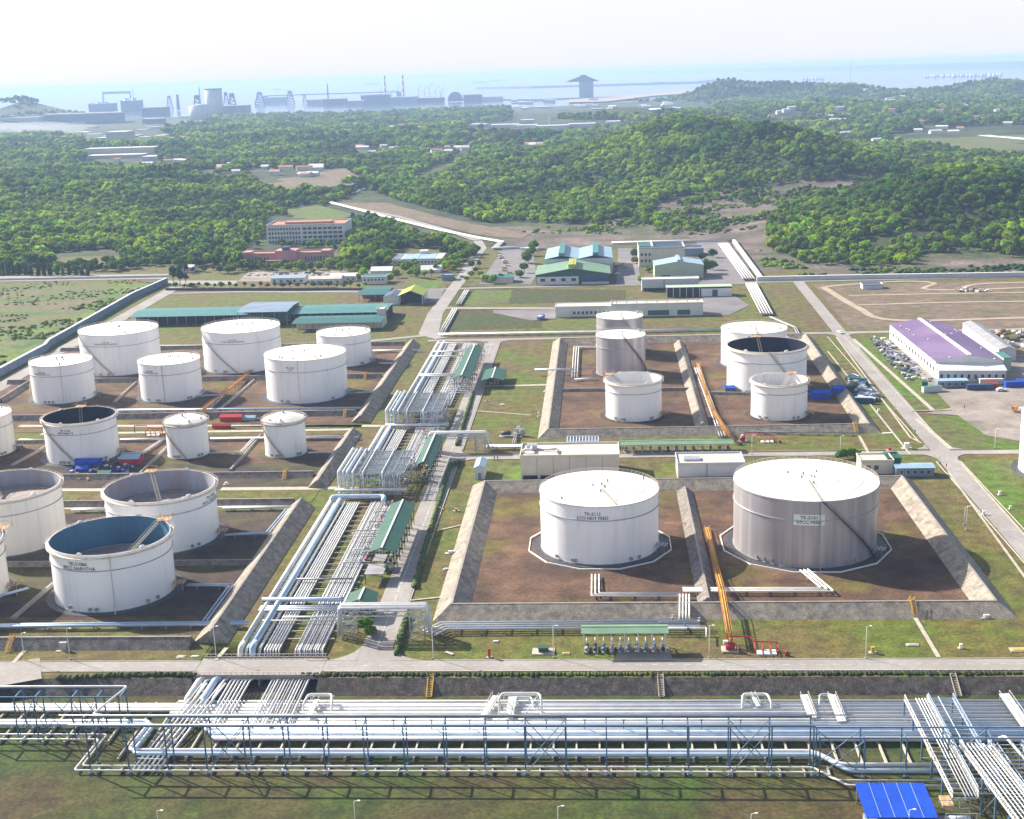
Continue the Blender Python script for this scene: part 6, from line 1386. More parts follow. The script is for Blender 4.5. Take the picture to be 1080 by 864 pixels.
# ------------------------------------------------------------------ far plant, port and sea
def fpos(px, py, z=0): return W(px, py, z)
def far(px0, px1, pyb, pyt, depth, m, lab, name='far_building', cat='building', shape='box', group=None, z0=0, parts=None):
    if pyb < 109 or pyb > 170: Y = W((px0+px1)/2, pyb, z0)[1]
    else: Xq, Y = WT((px0+px1)/2, pyb); z0 = max(0, tz(Xq, Y))
    X0, X1 = ZY(px0, pyb, Y)[0], ZY(px1, pyb, Y)[0]; zt = ZY((px0+px1)/2, pyt, Y)[1]; w_ = X1-X0; h = zt-z0
    root = thing(name, (X0, Y, z0), lab, cat, group); b = MB()
    if shape == 'box': b.box(0, w_, 0, depth, -3, h*.9).build('body', m, root); MB().box(-1, w_+1, -1, depth+1, h*.9+.02, h).build('roof', 'pale_far' if m != 'pale_far' else 'wall_pale', root)
    elif shape == 'cyl': b.cyl((w_/2, w_/2), -3, h*.97, w_/2, n=32).build('body', m, root); MB().cyl((w_/2, w_/2), h*.97+.05, h, w_/2+1, n=32).build('cap', 'coal', root)
    elif shape == 'tank': b.cyl((w_/2, w_/2), -3, h*.88, w_/2, n=32).build('shell', m, root); MB().cyl((w_/2, w_/2), h*.88+.05, h, w_/2, w_*.08, n=32).build('roof', 'pale_far', root)
    elif shape == 'chimney':
        k = 8
        for i in range(k): r0, r1 = w_*(.5-.2*i/k), w_*(.5-.2*(i+1)/k); MB().cyl((0, 0), h*i/k+.05, h*(i+1)/k, r0, r1, n=12).build('band', 'red' if (i % 2 and m == 'red') else ('pale_far' if m == 'red' else m), root)
    elif shape == 'barn': 
        n = 10; P = [(w_/2-w_/2*math.cos(math.pi*i/n), h*math.sin(math.pi*i/n)) for i in range(n+1)]
        b.add([(x, 0, z) for x, z in P]+[(x, depth, z) for x, z in P], [tuple(range(n+1)), tuple(range(2*n+1, n, -1))]+[(i, n+1+i, n+2+i, i+1) for i in range(n)]).build('vault', m, root)
    elif shape == 'gantry':
        b.box(-2, w_+2, 0, 6, h*.86, h).build('girder', m, root)
        for x in (0, w_): 
            l = MB(); l.beam((x, -8, 0), (x, 2, h*.86), w_*.03+1); l.beam((x, 14, 0), (x, 4, h*.86), w_*.03+1); l.build('leg', m, root)
    elif shape == 'lattice':
        for e in (-1, 1): b.beam((w_/2+e*w_/2, 0, 0), (w_/2+e*w_*.12, 0, h), max(1, w_*.12))
        for k in range(5): z_, z2 = h*k/5, h*(k+1)/5; q = .5-.38*k/5; q2 = .5-.38*(k+1)/5; b.beam((w_/2-w_*q, .2, z_), (w_/2+w_*q2, .2, z2), max(.8, w_*.08)); b.beam((w_/2-w_*q, -.2, z_), (w_/2+w_*q, -.2, z_), max(.8, w_*.08))
        b.build('frame', m, root); MB().box(w_*.25, w_*.75, -4, 4, h*.8, h*.95).build('cabin', m, root)
    elif shape == 'crane':
        b.beam((w_/2, 0, 0), (w_/2, 0, h*.7), 2.2).build('tower', m, root); MB().beam((w_/2-w_*.2, 0, h*.66), (w_, 0, h), 1.6).build('jib', m, root); MB().box(w_*.2, w_*.8, -3, 3, 0, h*.12).build('base', m, root)
    return root
far(46, 126, 130.5, 119.5, 70, 'wall_blue', 'long blue-grey mill hall in the haze at far left'); far(94, 121, 119.5, 109, 60, 'coal', 'cluster of dark blue halls behind the long mill')
far(128, 149, 119.5, 105.5, 50, 'coal', 'grey block with vertical ribs beside the hazy gantry crane')
for i, (a, b_, t) in enumerate(((96, 100, 108.5), (102, 107, 108), (110, 115, 108), (131, 136, 104), (139, 144, 103.5))): far(a, b_, 119.3, t, 20, 'pipe_blue', '%s pale silo from the left in front of the dark far halls' % ORD[i], 'far_silo', 'silo', 'cyl', 'pale far silos')
far(110, 139, 116, 96.5, 0, 'pipe_grey', 'large pale gantry crane over the far shipyard at left', 'gantry_crane', 'crane', 'gantry'); far(141.8, 142.6, 112, 92, 1, 'coal', 'thin mast right of the far gantry crane', 'far_mast', 'mast', 'chimney')
far(215.5, 233.5, 124, 93.5, 1, 'wall_pale', 'tall round concrete silo tower in the haze at left', 'silo_tower', 'silo', 'cyl'); far(197, 221, 127, 110, 1, 'wall_pale', 'wide low domed tank in front of the tall silo tower', 'domed_store', 'tank', 'tank')
for i, (a, b_, pb, t, s) in enumerate(((204, 214, 122, 100, 'lattice'), (236, 243, 118, 97, 'lattice'), (241, 251, 120, 98, 'lattice'), (176, 183, 117, 101, 'lattice'), (188.5, 192.5, 118, 99.5, 'chimney'), (212.4, 214, 122, 92, 'chimney'), (269, 280, 111, 97, 'lattice'), (302, 311, 110, 95.5, 'lattice'), (319, 324, 109, 100, 'lattice'))):
    far(a, b_, pb, t, 2, 'coal', '%s conveyor tower from the left in the hazy steel plant' % ORD[i], 'far_tower', 'tower', s, 'towers of the far plant')
for i, (a, b_, pb, t, m) in enumerate(((150, 176, 124, 113, 'coal'), (232, 262, 121, 111, 'coal'), (278, 301, 109, 102.5, 'wall_blue'), (324, 342, 112, 105, 'wall_blue'), (341, 365, 112.5, 104, 'coal'), (366, 384, 113, 106, 'wall_blue'), (381, 411, 112, 99.5, 'coal'), (411, 440, 111, 102, 'wall_blue'), (438, 468, 110, 103, 'coal'), (489, 508, 107, 99.5, 'coal'), (508, 530, 106, 102, 'wall_pale'), (0, 40, 129, 124, 'wall_pale'), (150, 170, 131, 125, 'wall_blue'))):
    far(a, b_, pb, t, 60, m, '%s long hall from the left along the hazy steel plant skyline' % ORD[i], group='halls of the far steel plant')
far(280, 421, 106, 98.5, 4, 'coal', 'long thin raised conveyor line along the hazy skyline', 'far_conveyor', 'conveyor', 'gantry')
far(346.6, 348.6, 112, 88, 1, 'coal', 'single dark chimney left of the red and white pair', 'far_chimney', 'chimney', 'chimney'); far(407, 409.6, 110, 79.5, 1, 'red', 'red and white banded chimney, left one of the far pair', 'far_chimney', 'chimney', 'chimney'); far(426, 428.6, 109, 79, 1, 'red', 'red and white banded chimney, right one of the far pair', 'far_chimney', 'chimney', 'chimney')
for i, (a, b_, t) in enumerate(((401, 404, 90), (412, 415, 94), (418, 422, 90), (438, 446, 89), (444, 452, 91), (449, 458, 87), (455, 464, 90), (460, 470, 92), (465, 468, 95))): far(a, b_, 108, t, 2, 'coal', '%s harbour crane from the left behind the far coal halls' % ORD[i], 'harbour_crane', 'crane', 'crane', 'harbour cranes')
far(472, 487, 107, 97, 90, 'coal', 'dark vaulted coal store in the harbour haze', 'coal_store', 'building', 'barn')
# wide-roofed platform tower in the harbour
Y = W(618, 104)[1]; X0, X1 = ZY(611, 104, Y)[0], ZY(626, 104, Y)[0]; zt = ZY(618, 79, Y)[1]; zc = ZY(618, 86, Y)[1]; root = thing('harbour_tower', (X0, Y, 0), 'pale tower with a wide flared roof standing in the harbour', 'tower'); w_ = X1-X0
MB().box(0, w_, 0, w_*.7, 0, zc).build('body', 'wall_blue', root); ca, cb2 = ZY(596, 87, Y)[0]-X0, ZY(632, 87, Y)[0]-X0
MB().add([(ca, -10, zc), (cb2, -10, zc), (cb2, 60, zc), (ca, 60, zc), (w_*.1, 5, zt-6), (w_*.55, 5, zt-6), (w_*.55, 40, zt-6), (w_*.1, 40, zt-6)], [(0,3,2,1),(4,5,6,7),(0,1,5,4),(1,2,6,5),(2,3,7,6),(3,0,4,7)]).build('flared_roof', 'coal', root); MB().box(w_*.1, w_*.5, 8, 36, zt-6, zt).build('roof_house', 'ship', root)
# harbour basin, quay and breakwater
sheet('harbour_water', [[(478, 104.5), (560, 105), (640, 102), (745, 96.5), (770, 92), (700, 91), (520, 95), (480, 99)], ], 1.0, 'water')
def farland(name, poly, m, z=2): return sheet(name, [poly], z, m)
farland('sand_flat', [(735, 98), (690, 101), (640, 107), (600, 108), (600, 105), (680, 99.5), (740, 94)], 'sand')
mb = MB(); P = [W(*p, 1) for p in ((505, 93.2), (560, 92.3), (640, 90), (735, 87.2), (760, 84.5))]
for i in range(len(P)-1): mb.beam((*P[i], 0), (*P[i+1], 0), 50, 24)
tag(mb.build('breakwater', 'ship'), 'long dark breakwater line across the bay', 'breakwater')
mb = MB(); P = [W(*p, 1) for p in ((-60, 97), (20, 93.8), (60, 92.5), (110, 91.6), (200, 88.6), (290, 84.5), (320, 84.0))]
V2 = [(x, y, -4) for x, y in P]; n = len(V2); hs = [0, 90, 130, 110, 70, 150, 0]
mb.add(V2+[(x, y+2000, h) for (x, y, _), h in zip(V2, hs)]+[(x, y+6000, -4) for x, y, _ in V2], [(i, i+1, n+i+1, n+i) for i in range(n-1)]+[(n+i, n+i+1, 2*n+i+1, 2*n+i) for i in range(n-1)])
o = mb.build('far_coast', 'haze_land'); o['kind'] = 'structure'
def ship(px0, px1, py, lab):
    Y = W((px0+px1)/2, py, -2)[1]; X0, X1 = ZY(px0, py, Y)[0], ZY(px1, py, Y)[0]; L = X1-X0; k = L/200; root = thing('cargo_ship', (X0, Y, -4), lab, 'ship', 'ships out at sea')
    MB().add([(0, 0, 0), (L*.97, 0, 0), (L*.97, 30*k, 0), (0, 30*k, 0), (-2*k, -2*k, 16*k), (L, 15*k, 18*k), (L*.95, 32*k, 16*k), (-2*k, 32*k, 16*k), (L*.95, -2*k, 16*k)], [(0, 1, 8, 4), (1, 2, 6, 5), (1, 5, 8), (2, 3, 7, 6), (3, 0, 4, 7), (4, 8, 5, 6, 7)]).build('hull', 'ship', root); MB().box(4*k, 26*k, 2*k, 28*k, 16*k, 38*k).build('bridge_house', 'wall_pale', root)
    MB().box(40*k, L*.9, 6*k, 24*k, 16.1*k, 20*k).build('deck_cargo', 'ship', root)
for (a, b_, y, lab) in ((499, 514, 87.5, 'hazy cargo ship left of the harbour tower'), (517, 531, 85.5, 'hazy cargo ship farther out left of the harbour tower'), (383, 401, 89.5, 'faint cargo ship near the two banded chimneys'), (288, 298, 95, 'faint small ship left of the single chimney'), (686, 702, 88, 'dark ship by the breakwater left of the headland'), (791, 815, 72, 'long faint ship beyond the headland at right'), (541, 549, 93, 'small ship close to the breakwater')): ship(a, b_, y, lab)
# port sheds and the long white factory
rs = np.random.RandomState(3)
k = 0
for i in range(34):
    px = rs.uniform(535, 730); py = 104+rs.rand()*14+max(0, (600-px))*.03; wd = rs.uniform(4, 15); hh = rs.uniform(1.0, 2.6)
    far(px, px+wd, py, py-hh, rs.uniform(30, 90), rs.choice(['pale_far', 'pale_far', 'wall_pale', 'wall_blue']), 'small pale warehouse in the hazy harbour strip', group='pale warehouses of the far harbour')
for i, (a, b_, pb, t) in enumerate(((497, 512, 134, 131), (518, 546, 135.5, 131.5), (545, 566, 136.5, 132), (549, 563, 132, 126.5), (566, 600, 137, 132.5), (600, 628, 134, 130.5), (640, 654, 131, 128))):
    far(a, b_, pb, t, 50, 'pale_far', '%s hall from the left of the long white factory in the forest' % ORD[i], group='halls of the white factory in the forest')
far(579.6, 580.6, 134, 120, 1, 'pale_far', 'thin white chimney of the factory in the forest', 'far_chimney', 'chimney', 'chimney')
far(457, 470, 145.5, 142.5, 30, 'blue_pale', 'small pale blue shed among the far trees'); far(113, 134.5, 155, 139, 60, 'wall_beige', 'beige cube-shaped plant building in the forest at left', wins=None) if False else far(113, 134.5, 155, 139, 60, 'wall_beige', 'beige cube-shaped plant building in the forest at left')
for i, (a, b_, pb, t) in enumerate(((90, 163, 163, 156), (92, 150, 167, 163.5), (26, 40, 160.5, 158.7), (48, 66, 160.5, 158.7), (150, 168, 170, 165))): far(a, b_, pb, t, 40, 'wall_beige' if i < 2 else 'wall_pale', '%s low flat roof near the beige cube-shaped plant' % ORD[i], group='low roofs near the beige plant')
for i in range(46):
    px = rs.uniform(-5, 215); py = rs.uniform(123, 150) if px < 60 else rs.uniform(122, 156); wd = rs.uniform(3, 15); far(px, px+wd, py, py-rs.uniform(.8, 2.4), rs.uniform(15, 60), ['wall_pale', 'wall_beige', 'coal', 'wall_blue', 'pale_far'][rs.randint(5)], 'low hazy works building on the far left plain', group='low buildings of the far left plain')
# village roofs scattered in the trees
for i, (X, Y) in enumerate(VILLAGE):
    w_ = rs.uniform(10, 26); zz = tz(X, Y); hb = 5 if Y < 3000 else 9
    root = thing('village_house', (X, Y, zz), 'small far house with a %s roof among the trees' % (('pale', 'reddish', 'white')[i % 3]), 'house', 'village houses with %s roofs among the far trees' % (('pale', 'reddish', 'white')[i % 3]), rs.uniform(-.4, .4))
    MB().box(0, w_, 0, 10, -1, hb).build('wall', 'wall', root); gable(MB(), 0, w_, 0, 10, hb, 2.5, 'x', .8).build('roof', ('pale_far', 'terracotta', 'pipe_white')[i % 3], root)
for i in range(26):
    px = 976+i*3.1+rs.uniform(-1, 1); far(px, px+rs.uniform(2.5, 4.5), 82.5-rs.rand()*1.5-.02*(px-976), 78.8-.02*(px-976), 1, 'pale_far', 'small white tank in the hazy tank farm at the far right', 'far_tank', 'storage tank', 'tank', 'white tanks of the far right tank farm')
for i in range(7):
    px = 846+i*3.5; far(px, px+rs.uniform(2.5, 4), 84.5-rs.rand(), 81, 1, 'pale_far', 'small white tank left of the far radio mast', 'far_tank', 'storage tank', 'tank', 'white tanks near the far mast')
far(897, 897.7, 84, 63.5, 1, 'coal', 'very thin far radio mast above the right-hand horizon', 'radio_mast', 'mast', 'chimney')
# fields and river in the far right plain, farmland in the forest at left
farland('far_field', [(930, 146), (1000, 137), (1200, 128), (1200, 160), (1060, 165), (1000, 157), (950, 152)], 'field', 3.2); farland('far_soil', [(1040, 158), (1200, 153), (1200, 166), (1060, 168)], 'soil', 3.6)
strip(spl([W(*p) for p in ((1030, 143.5), (1045, 146), (1065, 147.5), (1085, 149.5), (1130, 151))]), 26, 4.2, 'river', 'pale_far')
farland('farmland', [(262, 184), (300, 176), (372, 177), (380, 190), (362, 201), (330, 206), (290, 203), (264, 194)], 'dirt', 7)
farland('plant_yard', [(-300, 133), (60, 135), (160, 143), (200, 151), (180, 160), (80, 158), (-300, 152)], 'haze_land', 7)
# ------------------------------------------------------------------ plants in and around the site
def tp(px, py, cm, s, lab, grp, name='broadleaf_tree'): X, Y = W(px, py); tree(X, Y, cm, s, lab, grp, z=0, name=name)
for (px, py, k, s) in ((560, 270, 2, .9), (557, 278, 0, 1.0), (553, 288, 1, .9), (562, 263, 2, .8), (549, 293, 0, .8)): tp(px, py, CM[k], s, 'dark green tree in the row left of the green warehouse', 'trees left of the green warehouse')
tp(566, 262, LIME, .7, 'bright lime-green tree at the top of the row left of the green warehouse', None)
for (px, py, s) in ((745, 289, 1.15), (751, 285, 1.0), (741, 292, .8), (740, 276, .8), (752, 272, .8)): tp(px, py, CM[4], s, 'dark round tree right of the blue-roofed workshop', 'trees right of the workshop')
for (px, py, s) in ((668, 272, .8), (671, 278, .7), (684, 287, .5), (689, 286, .45), (677, 299, .6)): tp(px, py, CM[0], s, 'small green tree among the workshop yards', 'trees in the workshop yards')
for (px, py) in ((492, 297), (497, 293), (502, 289), (505, 283), (498, 283), (507, 293), (512, 298), (520, 299), (528, 298)): tp(px, py, CM[RS.randint(5)], RS.uniform(.55, .9), 'green tree along the north road beside the parking ground', 'trees along the north road')
for i in range(16): tp(-6+i*6.6+RS.uniform(-1, 1), 290.5+RS.uniform(-.4, .4), CONE, 1.0, 'dark cone-shaped tree in the row along the far left road', 'cone-shaped trees along the far left road', 'conifer')
for i in range(26): tp(186+i*8+RS.uniform(-1, 1), 303.5+RS.uniform(-.6, .6), CM[3] if i % 2 else CM[4], RS.uniform(.35, .6), 'small dark tree in the hedge row of the gardens', 'garden hedge-row trees')
for i in range(62): tp(RS.uniform(188, 400), RS.uniform(280.5, 289), CM[3+RS.randint(2)], RS.uniform(.5, .9), 'green tree in front of the pink building and gardens', 'garden trees before the pink building')
rs2 = np.random.RandomState(12); cnt = 0
while cnt < 125:
    px, py = rs2.uniform(236, 480), rs2.uniform(258, 288)
    if (255 < px < 352 and 262 < py < 281) or (280 < px < 366 and py < 259) or (410 < px < 470 and 258 < py < 281) or (380 < px < 414 and py > 283) or (442 < px < 468 and py > 284) or (255 < px < 395 and py > 286) or (px > 470 and py < 272): continue
    tp(px, py, CM[rs2.randint(5)], rs2.uniform(.55, .95), 'dark green tree crowding round the offices beyond the gardens', 'trees crowding round the offices'); cnt += 1
for (px, py, s) in ((190, 301, 1.1), (183, 300, 1.3), (196, 299, 1.0)): tp(px, py, CM[3], s, 'tall feathery dark tree at the end of the boundary wall', 'trees at the end of the boundary wall')
for (px, py, s) in ((827, 258, .9), (844, 262, .8), (860, 268, .8), (822, 268, .7), (1068, 272, 1.15), (812, 222, .7), (750, 238, .9), (645, 246, .8), (578, 243, .7)): tp(px, py, LIME if px in (844, 1068) else CM[1], s, 'single %s tree on the open slope at x%s' % ('x', 'x') if False else ('lone bush-like tree on the bare eroded slopes'), 'lone trees on the eroded slopes')
for (px, py, s) in ((383, 292, .8), (418, 293, .8), (425, 288, .9), (432, 291, .7), (440, 293, .8), (412, 297, .6), (448, 294, .8), (455, 292, .7), (460, 287, .7), (470, 284, .8), (478, 287, .8), (482, 281, .8), (378, 298, .7), (372, 293, .9), (368, 289, 1)): tp(px, py, CM[RS.randint(5)], s, 'green tree among the white office houses', 'trees among the office houses')
for (px, py, s) in ((890, 484, .45), (896, 483, .5), (903, 484, .4), (884, 485, .4), (480, 492, .3), (485, 490, .28), (388, 665, .45), (392, 672, .4), (509, 482, .0)): 
    if s: tp(px, py, CM[0], s, 'low green shrub beside the site buildings' if px > 470 else 'leafy shrub beside the front pipe bridge', 'shrubs on the site' if px > 470 else 'shrubs beside the pipe bridge', 'shrub')
# clipped hedges
def hedge(path, w_, h, lab):
    P = [Vector(W(*p)) for p in path]; mb = MB(); L = sum((P[i+1]-P[i]).length for i in range(len(P)-1)); n = int(L/1.6); rn = random.Random(int(L))
    for i in range(len(P)-1):
        m_ = max(2, int((P[i+1]-P[i]).length/.9))
        for k in range(m_): c = P[i].lerp(P[i+1], (k+rn.uniform(-.4, .4))/m_); mb.blob((c.x+rn.uniform(-.15, .15), c.y+rn.uniform(-.2, .2), h*.4), w_*rn.uniform(.45, .7), rn.uniform(.8, 1.6), h*rn.uniform(.45, .75), 6, 5, .3, rn)
    tag(mb.build('hedge', 'hedge' if h > 1 else 'forest_floor'), lab, 'hedge')
hedge([(437, 620), (454, 560), (470, 508), (476, 490)], 1.5, 1.3, 'long clipped hedge on the right side of the road, near part'); hedge([(482, 470), (494, 432), (499, 415)], 1.5, 1.3, 'clipped hedge on the right side of the road, far part')
hedge([(418, 690), (430, 650)], 1.6, 1.5, 'tall yellow-green hedge beside the pipe bridge leg')
hedge([(320, 712.2), (700, 711.3), (1085, 710.4)], 1.0, .55, 'long low hedge along the camera side of the front road'); hedge([(62, 716), (120, 712.8), (210, 712.4)], 1.4, .9, 'low hedge along the bend of the front road at left')
# tufts of rough scrub in the wild field and the slopes: one mass nobody could count
def scrub(name, polys, n, smin, smax, m, lab):
    mb = MB(); rn = random.Random(9); rs = np.random.RandomState(4); WPp = [[W(*p) for p in P] for P in polys]
    for P in WPp:
        a = np.array(P); x0, y0 = a.min(0); x1, y1 = a.max(0); xs_ = rs.uniform(x0, x1, n); ys_ = rs.uniform(y0, y1, n); ok = inpoly(xs_, ys_, P) & (vnoise(xs_, ys_, 22) > .48)
        for x, y in zip(xs_[ok], ys_[ok]):
            s = rs.uniform(smin, smax); mb.blob((x, y, tz(x, y)+s*.25), s*rs.uniform(.8, 1.5), s, s*.6, 6, 4, .3, rn)
    tag(mb.build(name, m), lab, 'scrub', kind='stuff')
scrub('field_scrub', [[(-60, 300), (150, 296), (168, 300), (90, 340), (0, 392), (-60, 400)]], 2200, .4, 1.3, 'grass_bright', 'rough green scrub in the wild field outside the wall')
scrub('bright_scrub', [[(-60, 350), (60, 330), (120, 312), (160, 300), (80, 345), (0, 390), (-60, 410)]], 1500, .6, 1.8, 'leaf_lime', 'bright green scrub along the boundary wall')
scrub('slope_scrub', [[(520, 246), (590, 232), (700, 224), (800, 215), (812, 248), (700, 248)], [(808, 292), (800, 262), (850, 283), (1080, 280), (1080, 288)]], 1500, .8, 2.6, 'leaf_dark', 'sparse dark scrub on the eroded slopes')
# ------------------------------------------------------------------ street furniture, vehicles, small things
def lamp(px, py, h, lab, z=0):
    X, Y = W(px, py, z); root = thing('street_lamp', (X, Y, z), lab, 'street lamp', 'lamp posts of the site')
    MB().cyl((0, 0), 0, h, .13, .07, n=8).build('pole', 'pipe_white', root); MB().tube([(0, 0, h), (.5, 0, h+.15), (.8, 0, h+.2)], .06, 6).build('arm', 'pipe_white', root); MB().box(.7, 1.3, -.18, .18, h+.1, h+.28).build('lamp_head', 'label_white', root); MB().box(-.35, .35, -.35, .35, 0, .3).build('footing', 'concrete', root)
for (px, py, h, lab) in ((913, 695, 9, 'white lamp post on the grass right of the red fire pump'), (74, 696, 9, 'white lamp post beside the equipment on the left verge'), (457, 695, 9, 'lamp post right of the front pipe bridge'), (584, 694, 9, 'lamp post beside the concrete pad with the green box'), (26, 697, 8, 'lamp post near the left edge of the front verge'), (228, 694, 9, 'lamp post at the left end of the road bridge'),
      (748, 694, 9, 'lamp post left of the red fire pump'), (1019, 559, 8, 'lamp post on the right road beside the bright lawn'), (991, 488, 8, 'lamp post at the right-hand junction'), (944, 433, 8, 'lamp post halfway up the right road'), (905, 382, 8, 'lamp post near the top of the right road'), (1049, 473, 8, 'lamp post on the verge beside the yard'), (886, 481, 8, 'lamp post behind the small beige hut'), (793, 480, 8, 'lamp post behind the large grey tank'), (1017, 553, 6, 'short lamp post in the lawn beside the right road')):
    lamp(px, py, h, lab)
for (px, py, lab) in ((375, 870, 'white lamp head standing in the grass left of the bottom middle'), (589, 876, 'white lamp head standing in the grass at the bottom middle'), (792, 884, 'white lamp post at the bottom right of the grass'), (168, 878, 'white lamp post standing in the dark grass at lower left'), (958, 880, 'white lamp post in front of the blue roof')): lamp(px, py, 5.5 if px != 168 else 5, lab, LOWZ)
root = thing('guard_rail', (-70, 314.2, 0), 'low white post rail along the camera side of the front road', 'railing')
mb = MB()
for k in range(90): mb.box(k*2.2-.07, k*2.2+.07, -.07, .07, 0, .75)
q = mb.build('rail_posts', 'label_white', root); q['kind'] = 'stuff'; MB().box(0, 198, -.04, .04, .45, .55).build('rail', 'pipe_grey', root)
# red fire pump and its red pipe frame
X, Y = W(770, 686); root = thing('fire_pump', (X, Y, 0), 'round red fire pump on a pale plinth below the orange pipe bridge', 'fire pump')
MB().box(-2.2, 2.2, -1.8, 1.8, 0, .5).build('plinth', 'kerb', root); MB().tube([(-1.2, -.3, 1.4), (1.2, -.3, 1.4)], .95, 16).build('drum', 'red', root); MB().tube([(0, -.3, 2.2), (0, -.3, 3.6)], .3, 8).build('riser', 'orange', root); MB().tube([(1.6, -1, .2), (1.6, -1, 2.0)], .15, 6).build('stub_pipe', 'red', root); MB().box(-1.8, -.6, -.5, .5, 1.8, 2.8).build('control_box', 'rim', root)
def redframe(pts, lab, s=1.0):
    X, Y = W(*pts); root = thing('red_pipe_frame', (X, Y, 0), lab, 'fire piping', 'red fire piping')
    MB().tube(elbow([(-6*s, 3*s, .4), (-6*s, 3*s, 3.2*s), (-1*s, 3*s, 3.2*s), (0, 1.5*s, 2.4*s), (6*s, 1*s, 2.4*s), (6*s, 1*s, .3)], .3), .2*s, 8).build('main_pipe', 'red', root)
    for k in range(4): MB().tube(elbow([(k*2*s, 2*s, 1.9*s), (k*2*s, -1.6*s, 1.9*s), (k*2*s, -1.6*s, .3)], .3), .17*s, 8).build('branch_pipe', 'red', root)
    MB().box(.5*s, 5.5*s, -2*s, .8*s, 0, .4*s).build('pad', 'label_white', root); MB().cyl((8*s, -2*s), 0, 1.3*s, .4*s, n=10).build('hydrant', 'red', root)
redframe((796, 688), 'bright red pipe frame right of the red fire pump'); redframe((801, 466), 'bright red pipe frame at the toe of the far right basin dike'); redframe((155, 459), 'red pipe frame beside the left domed tank', 1.1); redframe((93, 533), 'red bent pipe between the cream tank and the grey-lined tank', .7)
X, Y = W(783, 466); root = thing('fire_pump', (X, Y, 0), 'small round red pump with a pale top before the far right basin', 'fire pump'); MB().box(-2, 2, -1.5, 1.5, 0, .4).build('plinth', 'kerb', root); MB().tube([(-1, 0, 1.4), (1, 0, 1.4)], 1.0, 14).build('drum', 'red', root); MB().cyl((0, 0), 2.2, 3.0, .5, n=10).build('cap', 'pipe_white', root)
# pads, boxes and hydrants on the lawns
def pad(px, py, w_, d_, h, m, lab, top=None):
    X, Y = W(px, py); root = thing('service_pad', (X, Y, 0), lab, 'service box', 'small service boxes on the lawns'); MB().box(-w_/2, w_/2, 0, d_, 0, .25).build('base', 'kerb', root)
    if h > .3: MB().box(-w_*.22, w_*.22, d_*.3, d_*.7, .25, h).build('cabinet', m, root); MB().box(-w_*.26, w_*.26, d_*.25, d_*.75, h+.003, h+.12).build('lid', top or m, root)
    else: MB().box(-w_*.35, w_*.35, d_*.2, d_*.8, .253, .4).build('cover', m, root)
pad(573, 691, 6, 4, 1.4, 'green_roof', 'concrete pad with a small green box beside the front road')
for i, (px, py, w_, d_, h, m, lab) in enumerate(((516, 695, 1.5, 1.2, 2.6, 'red', 'small red cabinet near the front road right of the hedge'), (523, 678, 1.6, 1, .2, 'label_white', 'small white slab on the lawn left of the front green shed'), (597, 691, 2, 1.4, .2, 'yellow', 'small yellow-rimmed cover beside the green box pad'), (963, 682, 3.2, 1.6, .2, 'kerb', 'pale rectangular cover on the lawn at right'), (921, 690, 2, 1.5, 1.6, 'yellow', 'small yellow stand beside the right lamp post'),
    (1014, 685, 1.4, 1.2, 1.2, 'label_white', 'small white box on the lawn at far right'), (1075, 688, 4, 2.5, .2, 'yellow', 'yellow-rimmed pit cover at the right edge'), (1041, 653, 3, 1.4, .9, 'label_white', 'small white stand at the toe of the front dike'), (66, 688, 4, 2, 2.4, 'steel_pale', 'pale equipment cabinet on the left verge'), (190, 695, 2.4, 1.8, .2, 'kerb', 'tilted pale cover on the left verge'), (205, 694, 2.2, 1, .2, 'label_white', 'white slab on the left verge'),
    (238, 512, 2.2, 1.6, .9, 'label_white', 'white box beside the middle service road'), (346, 493, 2, 1.2, .9, 'label_white', 'small white box behind the middle service road'), (385, 440, 2.6, 1.2, .3, 'label_white', 'white slab behind the far service road'), (568, 440, 1.4, 1.4, 2.0, 'label_white', 'small white post box on the lawn beside the dike'), (1038, 544, 1.6, 1.4, 1.4, 'label_white', 'white box on the bright lawn, upper one'), (1055, 523, 1.6, 1.4, 1.4, 'label_white', 'white box on the bright lawn near the cut-off tank'), (1066, 538, 1.4, 1.2, 1.2, 'label_white', 'white box on the bright lawn, rightmost one'),
    (512, 547, 3.2, 1.4, .9, 'label_white', 'white trough beside the left dike, farthest'), (476, 585, 4.4, 1.6, .9, 'label_white', 'white trough beside the left dike, middle'), (470, 602, 2, 1.2, .5, 'label_white', 'small white cover beside the hedge'), (462, 538, 4, 1.0, .8, 'kerb', 'pale bar crossing the hedge'), (481, 540, 2.2, 1.4, 1.0, 'rust', 'small rusty box beside the hedge'), (530, 428, 2.6, 1.8, .5, 'label_white', 'white slab beside the upper hedge'), (514, 424, 3, 1, .6, 'kerb', 'pale bar across the upper hedge'), (576, 414, 3, 2, .6, 'label_white', 'white twin cover at the dike corner'), (588, 411, 2, 2, .5, 'label_white', 'white cover inside the dike corner'),
    (927, 435, 2.2, 1.5, 1.2, 'label_white', 'white box on the grass right of the dike'), (937, 458, 5, 1.6, .3, 'label_white', 'long white slab at the dike end'), (939, 476, 2.6, 2, 1.0, 'red', 'small red cone-like cover beside the lateral road'), (957, 474, 4, 2.5, 2.2, 'label_white', 'white framed box near the junction'))): pad(px, py, w_, d_, h, m, lab)
